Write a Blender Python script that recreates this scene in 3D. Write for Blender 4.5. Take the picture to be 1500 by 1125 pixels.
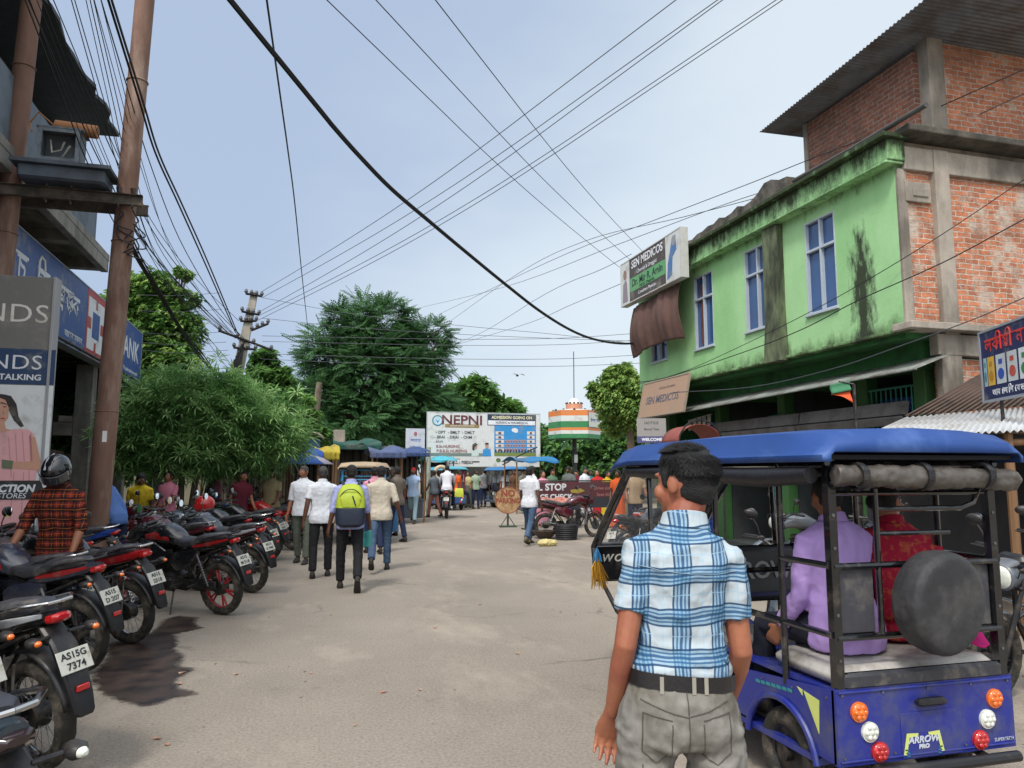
import bpy, math, random
import numpy as np
from mathutils import Vector, Matrix, noise as mnoise
random.seed(7); np.random.seed(7)
for o in list(bpy.data.objects): bpy.data.objects.remove(o)
scene = bpy.context.scene
R = math.radians
# ------------------------------------------------------------------ camera, sky, sun, exposure
F = 1100.0; TH = math.atan((691-562.5)/F); AZ = R(15.6); CH = 1.6
cam = bpy.data.objects.new('camera', bpy.data.cameras.new('camera'))
scene.collection.objects.link(cam)
cam.location = (0, 0, CH); cam.rotation_euler = (R(90)+TH, 0, -AZ)
cam.data.sensor_width = 36; cam.data.lens = 36*F/1500; cam.data.clip_start = .05; cam.data.clip_end = 2000
scene.camera = cam
SUN_EL = R(54); SUN_DIR_AZ = R(-142)        # sun stands behind the camera's left shoulder, veiled
w = bpy.data.worlds.new("World"); scene.world = w; w.use_nodes = True
nt = w.node_tree; N = nt.nodes; L = nt.links
for n in list(N): N.remove(n)
out = N.new('ShaderNodeOutputWorld'); bg = N.new('ShaderNodeBackground')
sky = N.new('ShaderNodeTexSky'); sky.sky_type = 'NISHITA'; sky.sun_disc = False
sky.sun_elevation = SUN_EL; sky.sun_rotation = SUN_DIR_AZ; sky.air_density = 1.0; sky.dust_density = 2.5; sky.ozone_density = 1.0
tc = N.new('ShaderNodeTexCoord'); mp = N.new('ShaderNodeMapping'); mp.inputs['Scale'].default_value = (1.3, 1.3, 3.2)
mp.inputs['Location'].default_value = (3.1, .4, .0)
nz = N.new('ShaderNodeTexNoise'); nz.inputs['Scale'].default_value = 1.1; nz.inputs['Detail'].default_value = 5; nz.inputs['Roughness'].default_value = .52
rq_ = N.new('ShaderNodeMapRange'); rq_.inputs[1].default_value = .28; rq_.inputs[2].default_value = 1.0; rq_.interpolation_type = 'SMOOTHSTEP'
rp = N.new('ShaderNodeMixRGB'); rp.inputs['Color1'].default_value = (4.3, 5.3, 7.0, 1); rp.inputs['Color2'].default_value = (7.2, 8.1, 8.8, 1)
mx = N.new('ShaderNodeMixRGB'); mx.inputs['Fac'].default_value = .85
sx_ = N.new('ShaderNodeSeparateXYZ'); ma = N.new('ShaderNodeMath'); ma.operation = 'MULTIPLY_ADD'; ma.inputs[1].default_value = 1.5
mb_ = N.new('ShaderNodeMath'); mb_.operation = 'MULTIPLY_ADD'; mb_.inputs[1].default_value = -.6; mc_ = N.new('ShaderNodeMath'); mc_.operation = 'ADD'; mc_.inputs[1].default_value = 0
L.new(tc.outputs['Generated'], sx_.inputs[0]); L.new(sx_.outputs['X'], ma.inputs[0]); L.new(nz.outputs['Fac'], ma.inputs[2]); L.new(sx_.outputs['Z'], mb_.inputs[0]); L.new(ma.outputs[0], mb_.inputs[2]); L.new(mb_.outputs[0], mc_.inputs[0])
L.new(tc.outputs['Generated'], mp.inputs['Vector']); L.new(mp.outputs['Vector'], nz.inputs['Vector'])
L.new(mc_.outputs[0], rq_.inputs[0]); L.new(rq_.outputs[0], rp.inputs['Fac']); L.new(rp.outputs['Color'], mx.inputs['Color2'])
# added sky glow around the sun, behind the camera, to raise ambient light
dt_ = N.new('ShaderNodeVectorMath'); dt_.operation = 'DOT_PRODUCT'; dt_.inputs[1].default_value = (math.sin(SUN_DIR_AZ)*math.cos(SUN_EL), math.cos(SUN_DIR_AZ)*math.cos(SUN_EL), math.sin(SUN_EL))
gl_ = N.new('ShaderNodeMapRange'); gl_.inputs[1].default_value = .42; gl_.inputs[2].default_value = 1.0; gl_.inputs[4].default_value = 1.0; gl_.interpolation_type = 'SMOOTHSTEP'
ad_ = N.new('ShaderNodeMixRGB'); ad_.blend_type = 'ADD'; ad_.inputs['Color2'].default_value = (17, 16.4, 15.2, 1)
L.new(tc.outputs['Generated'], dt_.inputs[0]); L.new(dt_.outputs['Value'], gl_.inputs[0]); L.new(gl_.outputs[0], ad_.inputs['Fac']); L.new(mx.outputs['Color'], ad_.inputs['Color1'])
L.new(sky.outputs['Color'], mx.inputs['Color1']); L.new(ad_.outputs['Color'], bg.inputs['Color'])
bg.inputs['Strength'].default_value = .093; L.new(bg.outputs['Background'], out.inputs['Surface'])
sun = bpy.data.lights.new('sun', 'SUN'); sun.energy = 2.05; sun.angle = R(10); sun.color = (1, .955, .89)
so = bpy.data.objects.new('sun', sun); scene.collection.objects.link(so)
sd = Vector((math.sin(SUN_DIR_AZ)*math.cos(SUN_EL), math.cos(SUN_DIR_AZ)*math.cos(SUN_EL), math.sin(SUN_EL)))
so.rotation_euler = sd.to_track_quat('Z', 'Y').to_euler(); so.location = (0, 0, 30)
scene.view_settings.view_transform = 'Standard'; scene.view_settings.look = 'None'
scene.view_settings.exposure = .32; scene.view_settings.gamma = 1
scene.cycles.max_bounces = 6; scene.cycles.transparent_max_bounces = 8
scene.cycles.use_denoising = True

# ------------------------------------------------------------------ measuring helpers
def ray(px, py):
    u = (px-750)/F; v = (562.5-py)/F
    f = math.cos(TH)-math.sin(TH)*v; up = math.sin(TH)+math.cos(TH)*v
    return (u*math.cos(AZ)+f*math.sin(AZ), -u*math.sin(AZ)+f*math.cos(AZ), up)
def gnd(px, py, z=0):
    r = ray(px, py); t = (z-CH)/r[2]; return Vector((r[0]*t, r[1]*t, z))
def atx(px, py, X):
    r = ray(px, py); t = X/r[0]; return Vector((X, r[1]*t, CH+r[2]*t))
def aty(px, py, Y):
    r = ray(px, py); t = Y/r[1]; return Vector((r[0]*t, Y, CH+r[2]*t))

# ------------------------------------------------------------------ objects, names, labels
COL = scene.collection
def tag(o, label=None, cat=None, group=None, kind=None):
    if label: o['label'] = label
    if cat: o['category'] = cat
    if group: o['group'] = group
    if kind: o['kind'] = kind
    return o
def empty(name, loc=(0, 0, 0), rz=0, label=None, cat=None, group=None, rx=0, ry=0, sc=1):
    o = bpy.data.objects.new(name, None); COL.objects.link(o); o.empty_display_size = .2
    o.location = loc; o.rotation_euler = (rx, ry, rz); o.scale = (sc, sc, sc)
    return tag(o, label, cat, group)
def copy_tree(o, parent=None):
    c = o.copy(); COL.objects.link(c)
    if parent is not None: c.parent = parent
    for ch in list(o.children): copy_tree(ch, c)
    return c

# ------------------------------------------------------------------ mesh builder
class MB:
    def __init__(s): s.v = []; s.f = []; s.m = []; s.mi = 0
    def add(s, vs, fs):
        b = len(s.v); s.v += [tuple(x) for x in vs]
        for f in fs: s.f.append([b+i for i in f]); s.m.append(s.mi)
    def mat(s, i): s.mi = i; return s
    def box(s, c, d, rz=0, rx=0, ry=0, ch=0):
        hx, hy, hz = d[0]/2, d[1]/2, d[2]/2
        M = Matrix.Rotation(rz, 3, 'Z') @ Matrix.Rotation(ry, 3, 'Y') @ Matrix.Rotation(rx, 3, 'X'); c = Vector(c)
        if ch <= 0:
            vs = [c+M@Vector((x*hx, y*hy, z*hz)) for z in (-1, 1) for y in (-1, 1) for x in (-1, 1)]
            s.add(vs, [(0, 2, 3, 1), (4, 5, 7, 6), (0, 1, 5, 4), (2, 6, 7, 3), (0, 4, 6, 2), (1, 3, 7, 5)])
        else:   # rounded outline in xy, chamfered top and bottom
            k = min(ch, hx*.9, hy*.9, hz*.9); rings = []
            for z, ins in ((-hz, k), (-hz+k, 0), (hz-k, 0), (hz, k)):
                a, b = hx-ins, hy-ins; q = k
                pts = [(a, -b+q), (a, b-q), (a-q, b), (-a+q, b), (-a, b-q), (-a, -b+q), (-a+q, -b), (a-q, -b)]
                rings.append([c+M@Vector((p[0], p[1], z)) for p in pts])
            s.rings(rings)
        return s
    def rings(s, rings, cap=True, closed=True):
        n = len(rings[0]); vs = [p for r in rings for p in r]; fs = []
        for i in range(len(rings)-1):
            for j in range(n if closed else n-1):
                k = (j+1) % n; fs.append((i*n+j, i*n+k, (i+1)*n+k, (i+1)*n+j))
        if cap and closed: fs.append(tuple(range(n-1, -1, -1))); fs.append(tuple(range((len(rings)-1)*n, len(rings)*n)))
        s.add(vs, fs); return s
    def tube(s, pts, r, n=8, cap=True, flat=1.0):
        pts = [Vector(p) for p in pts]; rs = r if isinstance(r, (list, tuple)) else [r]*len(pts)
        rings = []; up = None
        for i, p in enumerate(pts):
            t = (pts[min(i+1, len(pts)-1)]-pts[max(i-1, 0)])
            if t.length < 1e-7: t = Vector((0, 0, 1))
            t.normalize()
            if up is None:
                up = Vector((0, 0, 1)) if abs(t.z) < .9 else Vector((1, 0, 0))
            a = t.cross(up)
            if a.length < 1e-4: a = t.cross(Vector((0, 1, 0)))
            a.normalize(); b = a.cross(t).normalized(); up = b
            rings.append([p+a*math.cos(q)*rs[i]+b*math.sin(q)*rs[i]*flat for q in [2*math.pi*k/n for k in range(n)]])
        return s.rings(rings, cap)
    def bar(s, p, q, r, n=8): return s.tube([p, q], r, n)
    def limb(s, pts, rs, n=12):      # round-ended tapered tube
        pts = [Vector(p) for p in pts]
        d0 = (pts[0]-pts[1]).normalized(); d1 = (pts[-1]-pts[-2]).normalized()
        P = [pts[0]+d0*rs[0]*.95, pts[0]+d0*rs[0]*.6]+pts+[pts[-1]+d1*rs[-1]*.6, pts[-1]+d1*rs[-1]*.95]
        Q = [rs[0]*.3, rs[0]*.8]+list(rs)+[rs[-1]*.8, rs[-1]*.3]
        return s.tube(P, Q, n)
    def ball(s, c, r, nu=14, nv=9, M=None):
        if not isinstance(r, (list, tuple)): r = (r, r, r)
        c = Vector(c); rings = []
        for i in range(nv+1):
            a = math.pi*(i+.0)/nv; a = min(max(a, .06), math.pi-.06)
            ring = []
            for j in range(nu):
                b = 2*math.pi*j/nu
                p = Vector((r[0]*math.sin(a)*math.cos(b), r[1]*math.sin(a)*math.sin(b), -r[2]*math.cos(a)))
                if M is not None: p = M@p
                ring.append(c+p)
            rings.append(ring)
        return s.rings(rings)
    def cyl(s, c, ax, r, h, n=24, r2=None):
        c = Vector(c); a = Vector(ax).normalized()*h/2
        return s.tube([c-a, c+a], [r, r if r2 is None else r2], n)
    def torus(s, c, ax, Rr, r, n=32, m=10, squash=1.0, a0=0, a1=2*math.pi):
        c = Vector(c); ax = Vector(ax).normalized()
        u = ax.cross(Vector((0, 0, 1)));
        if u.length < .01: u = ax.cross(Vector((1, 0, 0)))
        u.normalize(); v = ax.cross(u); rings = []; full = abs(a1-a0-2*math.pi) < 1e-6
        k = n if full else n+1
        for i in range(k):
            t = a0+(a1-a0)*i/n; d = u*math.cos(t)+v*math.sin(t)
            rings.append([c+d*(Rr+r*math.cos(p))+ax*r*squash*math.sin(p) for p in [2*math.pi*j/m for j in range(m)]])
        if full: rings.append(rings[0])
        return s.rings(rings, cap=not full)
    def loft(s, secs, n=16, axis='y', e=2.5):
        """secs: (t, x, z, halfwidth, halfheight[, e]) superellipse rings along y (or z: (z, x, y, hw, hd))"""
        rings = []
        for q in secs:
            t, a, b, hw, hh = q[:5]; ee = q[5] if len(q) > 5 else e; ring = []
            for k in range(n):
                th = 2*math.pi*k/n; c, d = math.cos(th), math.sin(th)
                x = a+hw*math.copysign(abs(c)**(2/ee), c); y = b+hh*math.copysign(abs(d)**(2/ee), d)
                ring.append((x, t, y) if axis == 'y' else ((x, y, t) if axis == 'z' else (t, x, y)))
            rings.append(ring)
        return s.rings(rings)
    def prism(s, pts, y0, y1, axis='y'):
        n = len(pts)
        def P(p, t): return (p[0], t, p[1]) if axis == 'y' else ((t, p[0], p[1]) if axis == 'x' else (p[0], p[1], t))
        vs = [P(p, y0) for p in pts]+[P(p, y1) for p in pts]
        fs = [tuple(range(n)), tuple(range(2*n-1, n-1, -1))]+[(i, i+n, (i+1) % n+n, (i+1) % n) for i in range(n)]
        s.add(vs, fs); return s
    def sheet(s, fn, nu, nv):
        vs = [fn(i/nu, j/nv) for j in range(nv+1) for i in range(nu+1)]
        fs = [(j*(nu+1)+i, j*(nu+1)+i+1, (j+1)*(nu+1)+i+1, (j+1)*(nu+1)+i) for j in range(nv) for i in range(nu)]
        s.add(vs, fs); return s
    def build(s, name, mats, parent=None, smooth=True, ang=35, bevel=0, solid=0):
        me = bpy.data.meshes.new(name); me.from_pydata(s.v, [], s.f)
        if not isinstance(mats, (list, tuple)): mats = [mats]
        for m in mats: me.materials.append(m)
        if len(mats) > 1: me.polygons.foreach_set('material_index', s.m)
        me.update(); fixn(me)
        if smooth:
            me.polygons.foreach_set('use_smooth', [True]*len(me.polygons)); me.set_sharp_from_angle(angle=R(ang))
        o = bpy.data.objects.new(name, me); COL.objects.link(o)
        if parent is not None: o.parent = parent
        if solid: 
            m = o.modifiers.new('s', 'SOLIDIFY'); m.thickness = solid; m.offset = 0
        if bevel:
            m = o.modifiers.new('b', 'BEVEL'); m.width = bevel; m.segments = 2; m.limit_method = 'ANGLE'; m.angle_limit = R(40)
        return o
def each(mb, name, mats, parent=None, post=None, **k):
    """every loose piece of mb becomes a part of its own"""
    par = list(range(len(mb.v)))
    def fd(a):
        while par[a] != a: par[a] = par[par[a]]; a = par[a]
        return a
    for f in mb.f:
        for q in f[1:]: par[fd(q)] = fd(f[0])
    gr = {}
    for i, f in enumerate(mb.f): gr.setdefault(fd(f[0]), []).append(i)
    res = []
    for fs in gr.values():
        m = MB(); mp = {}
        for i in fs:
            for q in mb.f[i]:
                if q not in mp: mp[q] = len(m.v); m.v.append(mb.v[q])
            m.f.append([mp[q] for q in mb.f[i]]); m.m.append(mb.m[i])
        o = m.build(name, mats, parent, **k); res.append(o)
        if post is not None: o.location = post
    return res
import bmesh
def fixn(me):
    if len(me.polygons) > 60000: return
    bm = bmesh.new(); bm.from_mesh(me); bmesh.ops.recalc_face_normals(bm, faces=bm.faces); bm.to_mesh(me); bm.free()
def fuse(mb, name, mats, parent, voxel=.012, sm=3, disp=None):
    o = mb.build(name, mats, parent, smooth=False)
    m = o.modifiers.new('r', 'REMESH'); m.mode = 'VOXEL'; m.voxel_size = voxel; m.use_smooth_shade = True
    m = o.modifiers.new('m', 'SMOOTH'); m.iterations = sm; m.factor = .6
    if disp:
        t = bpy.data.textures.new('folds', 'CLOUDS'); t.noise_scale = disp[0]; t.noise_depth = 2
        d = o.modifiers.new('d', 'DISPLACE'); d.texture = t; d.strength = disp[1]; d.mid_level = .5; d.texture_coords = 'LOCAL'
    return o

# ------------------------------------------------------------------ materials
def lin(c):
    if isinstance(c, str):
        c = c.lstrip('#'); c = [int(c[i:i+2], 16)/255 for i in (0, 2, 4)]
        c = [x/12.92 if x <= .04045 else ((x+.055)/1.055)**2.4 for x in c]
    return tuple(c[:3])
_mc = {}
def mat(name, col, rough=.6, metal=0, var=.15, vs=6, bump=0, bs=60, col2=None, spec=.5, coat=0, sc=(1, 1, 1), stain=None, emis=0, trans=0):
    """principled material: base colour broken up by two noises, optional bump, optional dirt patches stain=(colour, amount, scale, stretch)"""
    key = (name, str(col), rough, metal, str(col2), var, bump, str(stain))
    if key in _mc: return _mc[key]
    m = bpy.data.materials.new(name); m.use_nodes = True; t = m.node_tree; b = t.nodes['Principled BSDF']
    c = lin(col); b.inputs['Roughness'].default_value = rough; b.inputs['Metallic'].default_value = metal
    b.inputs['Specular IOR Level'].default_value = spec; b.inputs['Coat Weight'].default_value = coat
    tc = t.nodes.new('ShaderNodeTexCoord'); mp = t.nodes.new('ShaderNodeMapping'); mp.inputs['Scale'].default_value = sc
    t.links.new(tc.outputs['Object'], mp.inputs['Vector'])
    nz = t.nodes.new('ShaderNodeTexNoise'); nz.inputs['Scale'].default_value = vs; nz.inputs['Detail'].default_value = 5; nz.inputs['Roughness'].default_value = .6
    t.links.new(mp.outputs['Vector'], nz.inputs['Vector'])
    rmp = t.nodes.new('ShaderNodeValToRGB'); rmp.color_ramp.elements[0].position = .3; rmp.color_ramp.elements[1].position = .7
    c2 = lin(col2) if col2 is not None else tuple(min(1, x*(1+var)) for x in c)
    c1 = c if col2 is not None else tuple(x*(1-var) for x in c)
    rmp.color_ramp.elements[0].color = (*c1, 1); rmp.color_ramp.elements[1].color = (*c2, 1)
    t.links.new(nz.outputs['Fac'], rmp.inputs['Fac']); last = rmp.outputs['Color']
    if stain:
        n2 = t.nodes.new('ShaderNodeTexNoise'); n2.inputs['Scale'].default_value = stain[2]; n2.inputs['Detail'].default_value = 6; n2.inputs['Roughness'].default_value = .65
        m2 = t.nodes.new('ShaderNodeMapping'); m2.inputs['Scale'].default_value = stain[3] if len(stain) > 3 else (1, 1, 1)
        t.links.new(tc.outputs['Object'], m2.inputs['Vector']); t.links.new(m2.outputs['Vector'], n2.inputs['Vector'])
        r2 = t.nodes.new('ShaderNodeValToRGB'); e = r2.color_ramp.elements; a = 1-stain[1]
        e[0].position = max(0, .28+.4*a-.1); e[1].position = min(1, .28+.4*a+.14); e[0].color = (0, 0, 0, 1); e[1].color = (.9, .9, .9, 1)
        t.links.new(n2.outputs['Fac'], r2.inputs['Fac'])
        mx = t.nodes.new('ShaderNodeMixRGB'); t.links.new(r2.outputs['Color'], mx.inputs['Fac']); t.links.new(last, mx.inputs['Color1'])
        mx.inputs['Color2'].default_value = (*lin(stain[0]), 1); last = mx.outputs['Color']
    t.links.new(last, b.inputs['Base Color'])
    if bump:
        n3 = t.nodes.new('ShaderNodeTexNoise'); n3.inputs['Scale'].default_value = bs; n3.inputs['Detail'].default_value = 4
        t.links.new(mp.outputs['Vector'], n3.inputs['Vector'])
        bp = t.nodes.new('ShaderNodeBump'); bp.inputs['Strength'].default_value = min(1, bump); bp.inputs['Distance'].default_value = .02
        t.links.new(n3.outputs['Fac'], bp.inputs['Height']); t.links.new(bp.outputs['Normal'], b.inputs['Normal'])
    if emis: b.inputs['Emission Color'].default_value = (*c, 1); b.inputs['Emission Strength'].default_value = emis
    if trans: b.inputs['Transmission Weight'].default_value = trans
    _mc[key] = m; return m
def brick_mat(name, ax, c1, c2, mort, patch=None, dark=None, bw=.235, bh=.078):
    m = bpy.data.materials.new(name); m.use_nodes = True; t = m.node_tree; b = t.nodes['Principled BSDF']; nn = t.nodes.new; ll = t.links.new
    b.inputs['Roughness'].default_value = .9; b.inputs['Specular IOR Level'].default_value = .2
    tc = nn('ShaderNodeTexCoord'); sp = nn('ShaderNodeSeparateXYZ'); cb = nn('ShaderNodeCombineXYZ')
    ll(tc.outputs['Object'], sp.inputs[0]); ll(sp.outputs['X' if ax == 'x' else 'Y'], cb.inputs['X']); ll(sp.outputs['Z'], cb.inputs['Y'])
    wn = nn('ShaderNodeTexNoise'); wn.inputs['Scale'].default_value = 7; wn.inputs['Detail'].default_value = 3; ll(tc.outputs['Object'], wn.inputs['Vector'])
    va = nn('ShaderNodeVectorMath'); va.operation = 'MULTIPLY_ADD'; va.inputs[1].default_value = (.06, .05, 0); ll(wn.outputs['Color'], va.inputs[0]); ll(cb.outputs[0], va.inputs[2])
    br = nn('ShaderNodeTexBrick'); br.inputs['Scale'].default_value = 1; br.inputs['Brick Width'].default_value = bw; br.inputs['Row Height'].default_value = bh
    br.inputs['Mortar Size'].default_value = .009; br.inputs['Mortar Smooth'].default_value = .35; br.inputs['Bias'].default_value = -.1
    br.inputs['Color1'].default_value = (*lin(c1), 1); br.inputs['Color2'].default_value = (*lin(c2), 1); br.inputs['Mortar'].default_value = (*lin(mort), 1)
    ll(va.outputs[0], br.inputs['Vector'])
    n1 = nn('ShaderNodeTexNoise'); n1.inputs['Scale'].default_value = 14; n1.inputs['Detail'].default_value = 5; ll(tc.outputs['Object'], n1.inputs['Vector'])
    hs = nn('ShaderNodeMixRGB'); hs.blend_type = 'OVERLAY'; hs.inputs['Fac'].default_value = .55; ll(br.outputs['Color'], hs.inputs['Color1']); ll(n1.outputs['Fac'], hs.inputs['Color2'])
    last = hs.outputs['Color']
    for cc, scl, p0, p1 in ([(patch, 2.1, .53, .64)] if patch else [])+([(dark, 1.2, .48, .7)] if dark else []):
        n2 = nn('ShaderNodeTexNoise'); n2.inputs['Scale'].default_value = scl; n2.inputs['Detail'].default_value = 9; n2.inputs['Roughness'].default_value = .72; ll(tc.outputs['Object'], n2.inputs['Vector'])
        r2 = nn('ShaderNodeValToRGB'); r2.color_ramp.elements[0].position = p0; r2.color_ramp.elements[1].position = p1; r2.color_ramp.elements[1].color = (.85, .85, .85, 1); ll(n2.outputs['Fac'], r2.inputs['Fac'])
        mx = nn('ShaderNodeMixRGB'); ll(r2.outputs['Color'], mx.inputs['Fac']); ll(last, mx.inputs['Color1']); mx.inputs['Color2'].default_value = (*lin(cc), 1); last = mx.outputs['Color']
    ll(last, b.inputs['Base Color'])
    ma = nn('ShaderNodeMath'); ma.operation = 'MULTIPLY_ADD'; ma.inputs[1].default_value = -1.0; ll(br.outputs['Fac'], ma.inputs[0]); ll(n1.outputs['Fac'], ma.inputs[2])
    bp = nn('ShaderNodeBump'); bp.inputs['Strength'].default_value = .9; bp.inputs['Distance'].default_value = .02; ll(ma.outputs[0], bp.inputs['Height']); ll(bp.outputs['Normal'], b.inputs['Normal'])
    return m

BLACK = mat('black_plastic', '#1b1b1e', .42, var=.25, stain=('#4d4740', .25, 5))
BLACKG = mat('gloss_black_paint', '#131417', .18, coat=.6, var=.2, stain=('#5a534a', .12, 7))
RUBBER = mat('tyre_rubber', '#26241f', .85, var=.3, vs=20, bump=.3, bs=90, stain=('#6b6256', .3, 9))
CHROME = mat('chrome', '#c8c8c8', .18, 1, var=.05, stain=('#5c5146', .2, 12))
STEEL = mat('grey_steel', '#7c7d80', .42, .85, var=.2, stain=('#4a4037', .25, 10))
DKMETAL = mat('dark_metal', '#38383a', .5, .7, var=.3, vs=20, stain=('#6a5e50', .25, 12))
VINYL = mat('seat_vinyl', '#33343a', .42, var=.18, vs=9, bump=.12, bs=220, stain=('#7d766c', .18, 8))
PLATE = mat('plate_white', '#b9b9b0', .45, var=.06, stain=('#8c8370', .2, 20))
REDL = mat('red_lens', '#b01c1c', .15, coat=.8, var=.2, vs=30)
ORANGEL = mat('orange_lens', '#e06a14', .15, coat=.8, var=.2, vs=30)
CLEARL = mat('clear_lens', '#cfd2c8', .12, coat=.8, var=.15, vs=40)
GLASSM = mat('mirror_glass', '#dfe6ee', .03, 1, var=.02)
WHITE = mat('white_paint', '#d8d8d4', .5, var=.06, stain=('#8e877a', .15, 4))
INK = mat('ink_black', '#1c1c20', .5, var=.05)
WOOD = mat('weathered_wood', '#7a5b3e', .85, var=.3, vs=8, bump=.3, bs=40, sc=(1, 1, .15))
CONC = mat('bare_concrete', '#a0978b', .92, var=.18, vs=3, bump=.35, bs=45, stain=('#5c574e', .36, 1.6, (1, 1, .35)))
CABLE = mat('cable_sheath', '#17181b', .6, var=.1)
TARN = mat('tarnished_wire', '#4e5258', .6, .2, var=.1)

# ------------------------------------------------------------------ lettering
FONTS = []
def text(s, size, loc, parent, m, rx=90, rz=0, off=0, ext=.0015, ax='CENTER', name='lettering', sx=1, sp=1, shear=0, ry=0):
    cu = bpy.data.curves.new(name, 'FONT'); cu.body = s; cu.size = size; cu.align_x = ax; cu.align_y = 'CENTER'
    cu.offset = off; cu.extrude = ext; cu.space_character = sp; cu.shear = shear; cu.resolution_u = 3
    cu.materials.append(m)
    o = bpy.data.objects.new(name, cu); COL.objects.link(o); o.parent = parent; o.location = loc
    o.rotation_euler = (R(rx), R(ry), R(rz)); o.scale = (sx, 1, 1); FONTS.append(o); return o
def finish_fonts():
    dg = bpy.context.evaluated_depsgraph_get()
    for o in FONTS:
        me = bpy.data.meshes.new_from_object(o.evaluated_get(dg)); me.name = o.name
        n = bpy.data.objects.new('tmp', me); COL.objects.link(n)
        n.parent = o.parent; n.location = o.location; n.rotation_euler = o.rotation_euler; n.scale = o.scale
        nm = o.name; bpy.data.objects.remove(o); n.name = nm
def cable(name, pts, r, label, group=None, cat='cable', m=None, sub=6, n=5):
    """one cable through world points, smoothed (Catmull-Rom)"""
    P = [Vector(p) for p in pts]; P = [P[0]*2-P[1]]+P+[P[-1]*2-P[-2]]; Q = []
    for i in range(1, len(P)-2):
        for k in range(sub):
            t = k/sub; a, b, c, d = P[i-1], P[i], P[i+1], P[i+2]
            Q.append(.5*((2*b)+(c-a)*t+(2*a-5*b+4*c-d)*t*t+(3*b-a-3*c+d)*t**3))
    Q.append(P[-2]); mb = MB(); mb.tube(Q, r, n); o = mb.build(name, m or CABLE)
    return tag(o, label, cat, group)
def sagline(a, b, sag, n=8):
    a = Vector(a); b = Vector(b)
    return [a.lerp(b, i/n)-Vector((0, 0, sag*4*(i/n)*(1-i/n))) for i in range(n+1)]
# ================================================================== PEOPLE
SKIN = mat('brown_skin', '#8a5a42', .5, var=.1, vs=14, bump=.05, bs=300, spec=.4)
SKIN_D = mat('dark_skin', '#5c3a2a', .5, var=.12, vs=14, spec=.4)
SKIN_L = mat('light_brown_skin', '#a8745a', .5, var=.08, vs=14, spec=.4)
HAIR = mat('black_hair', '#0b0a0b', .6, var=.35, vs=60, bump=.6, bs=260)
GREYHAIR = mat('greying_hair', '#3a3634', .6, var=.4, vs=60, bump=.5, bs=220)
SOLE = mat('dark_sole', '#2a2622', .8, var=.2)
_cl = {}
def cloth(name, col, col2=None, var=.12, sc=(1, 1, .35), bump=.45, rough=.88, stain=None):
    return mat(name, col, rough, col2=col2, var=var, vs=7, bump=bump, bs=11, sc=sc, spec=.15, stain=stain)
def plaid(name, base, bands, cell, lines=.012, obj_rot=0):
    """woven check: bands of colour along object x and z; bands=[(offset fraction, half width fraction, colour, strength)]"""
    m = bpy.data.materials.new(name); m.use_nodes = True; t = m.node_tree; b = t.nodes['Principled BSDF']; nn = t.nodes.new; ll = t.links.new
    b.inputs['Roughness'].default_value = .85; b.inputs['Specular IOR Level'].default_value = .15
    tc = nn('ShaderNodeTexCoord'); n0 = nn('ShaderNodeTexNoise'); n0.inputs['Scale'].default_value = 5; n0.inputs['Detail'].default_value = 2; ll(tc.outputs['Object'], n0.inputs['Vector'])
    va = nn('ShaderNodeVectorMath'); va.operation = 'MULTIPLY_ADD'; va.inputs[1].default_value = (.045, .045, .045); ll(n0.outputs['Color'], va.inputs[0]); ll(tc.outputs['Object'], va.inputs[2])
    sp = nn('ShaderNodeSeparateXYZ'); ll(va.outputs[0], sp.inputs[0]); last = None
    col = nn('ShaderNodeRGB'); col.outputs[0].default_value = (*lin(base), 1); last = col.outputs[0]
    for axis, size in (('X', cell[0]), ('Z', cell[1])):
        dv = nn('ShaderNodeMath'); dv.operation = 'DIVIDE'; dv.inputs[1].default_value = size; ll(sp.outputs[axis], dv.inputs[0])
        ad = nn('ShaderNodeMath'); ad.operation = 'ADD'; ad.inputs[1].default_value = 50.3; ll(dv.outputs[0], ad.inputs[0])
        fr = nn('ShaderNodeMath'); fr.operation = 'FRACT'; ll(ad.outputs[0], fr.inputs[0])
        for off, hw, c, st in bands:
            su = nn('ShaderNodeMath'); su.operation = 'SUBTRACT'; su.inputs[1].default_value = off; ll(fr.outputs[0], su.inputs[0])
            ab = nn('ShaderNodeMath'); ab.operation = 'ABSOLUTE'; ll(su.outputs[0], ab.inputs[0])
            mr = nn('ShaderNodeMapRange'); mr.inputs[1].default_value = hw*.8; mr.inputs[2].default_value = hw*1.15; mr.inputs[3].default_value = st; mr.inputs[4].default_value = 0; ll(ab.outputs[0], mr.inputs[0])
            mx = nn('ShaderNodeMixRGB'); mx.blend_type = 'MIX'; ll(mr.outputs[0], mx.inputs['Fac']); ll(last, mx.inputs['Color1']); mx.inputs['Color2'].default_value = (*lin(c), 1); last = mx.outputs['Color']
    ll(last, b.inputs['Base Color'])
    n3 = nn('ShaderNodeTexNoise'); n3.inputs['Scale'].default_value = 9; n3.inputs['Detail'].default_value = 3; n3.inputs['Distortion'].default_value = .6; ll(tc.outputs['Object'], n3.inputs['Vector'])
    bp = nn('ShaderNodeBump'); bp.inputs['Strength'].default_value = .7; bp.inputs['Distance'].default_value = .02; ll(n3.outputs['Fac'], bp.inputs['Height']); ll(bp.outputs['Normal'], b.inputs['Normal'])
    return m

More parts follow.
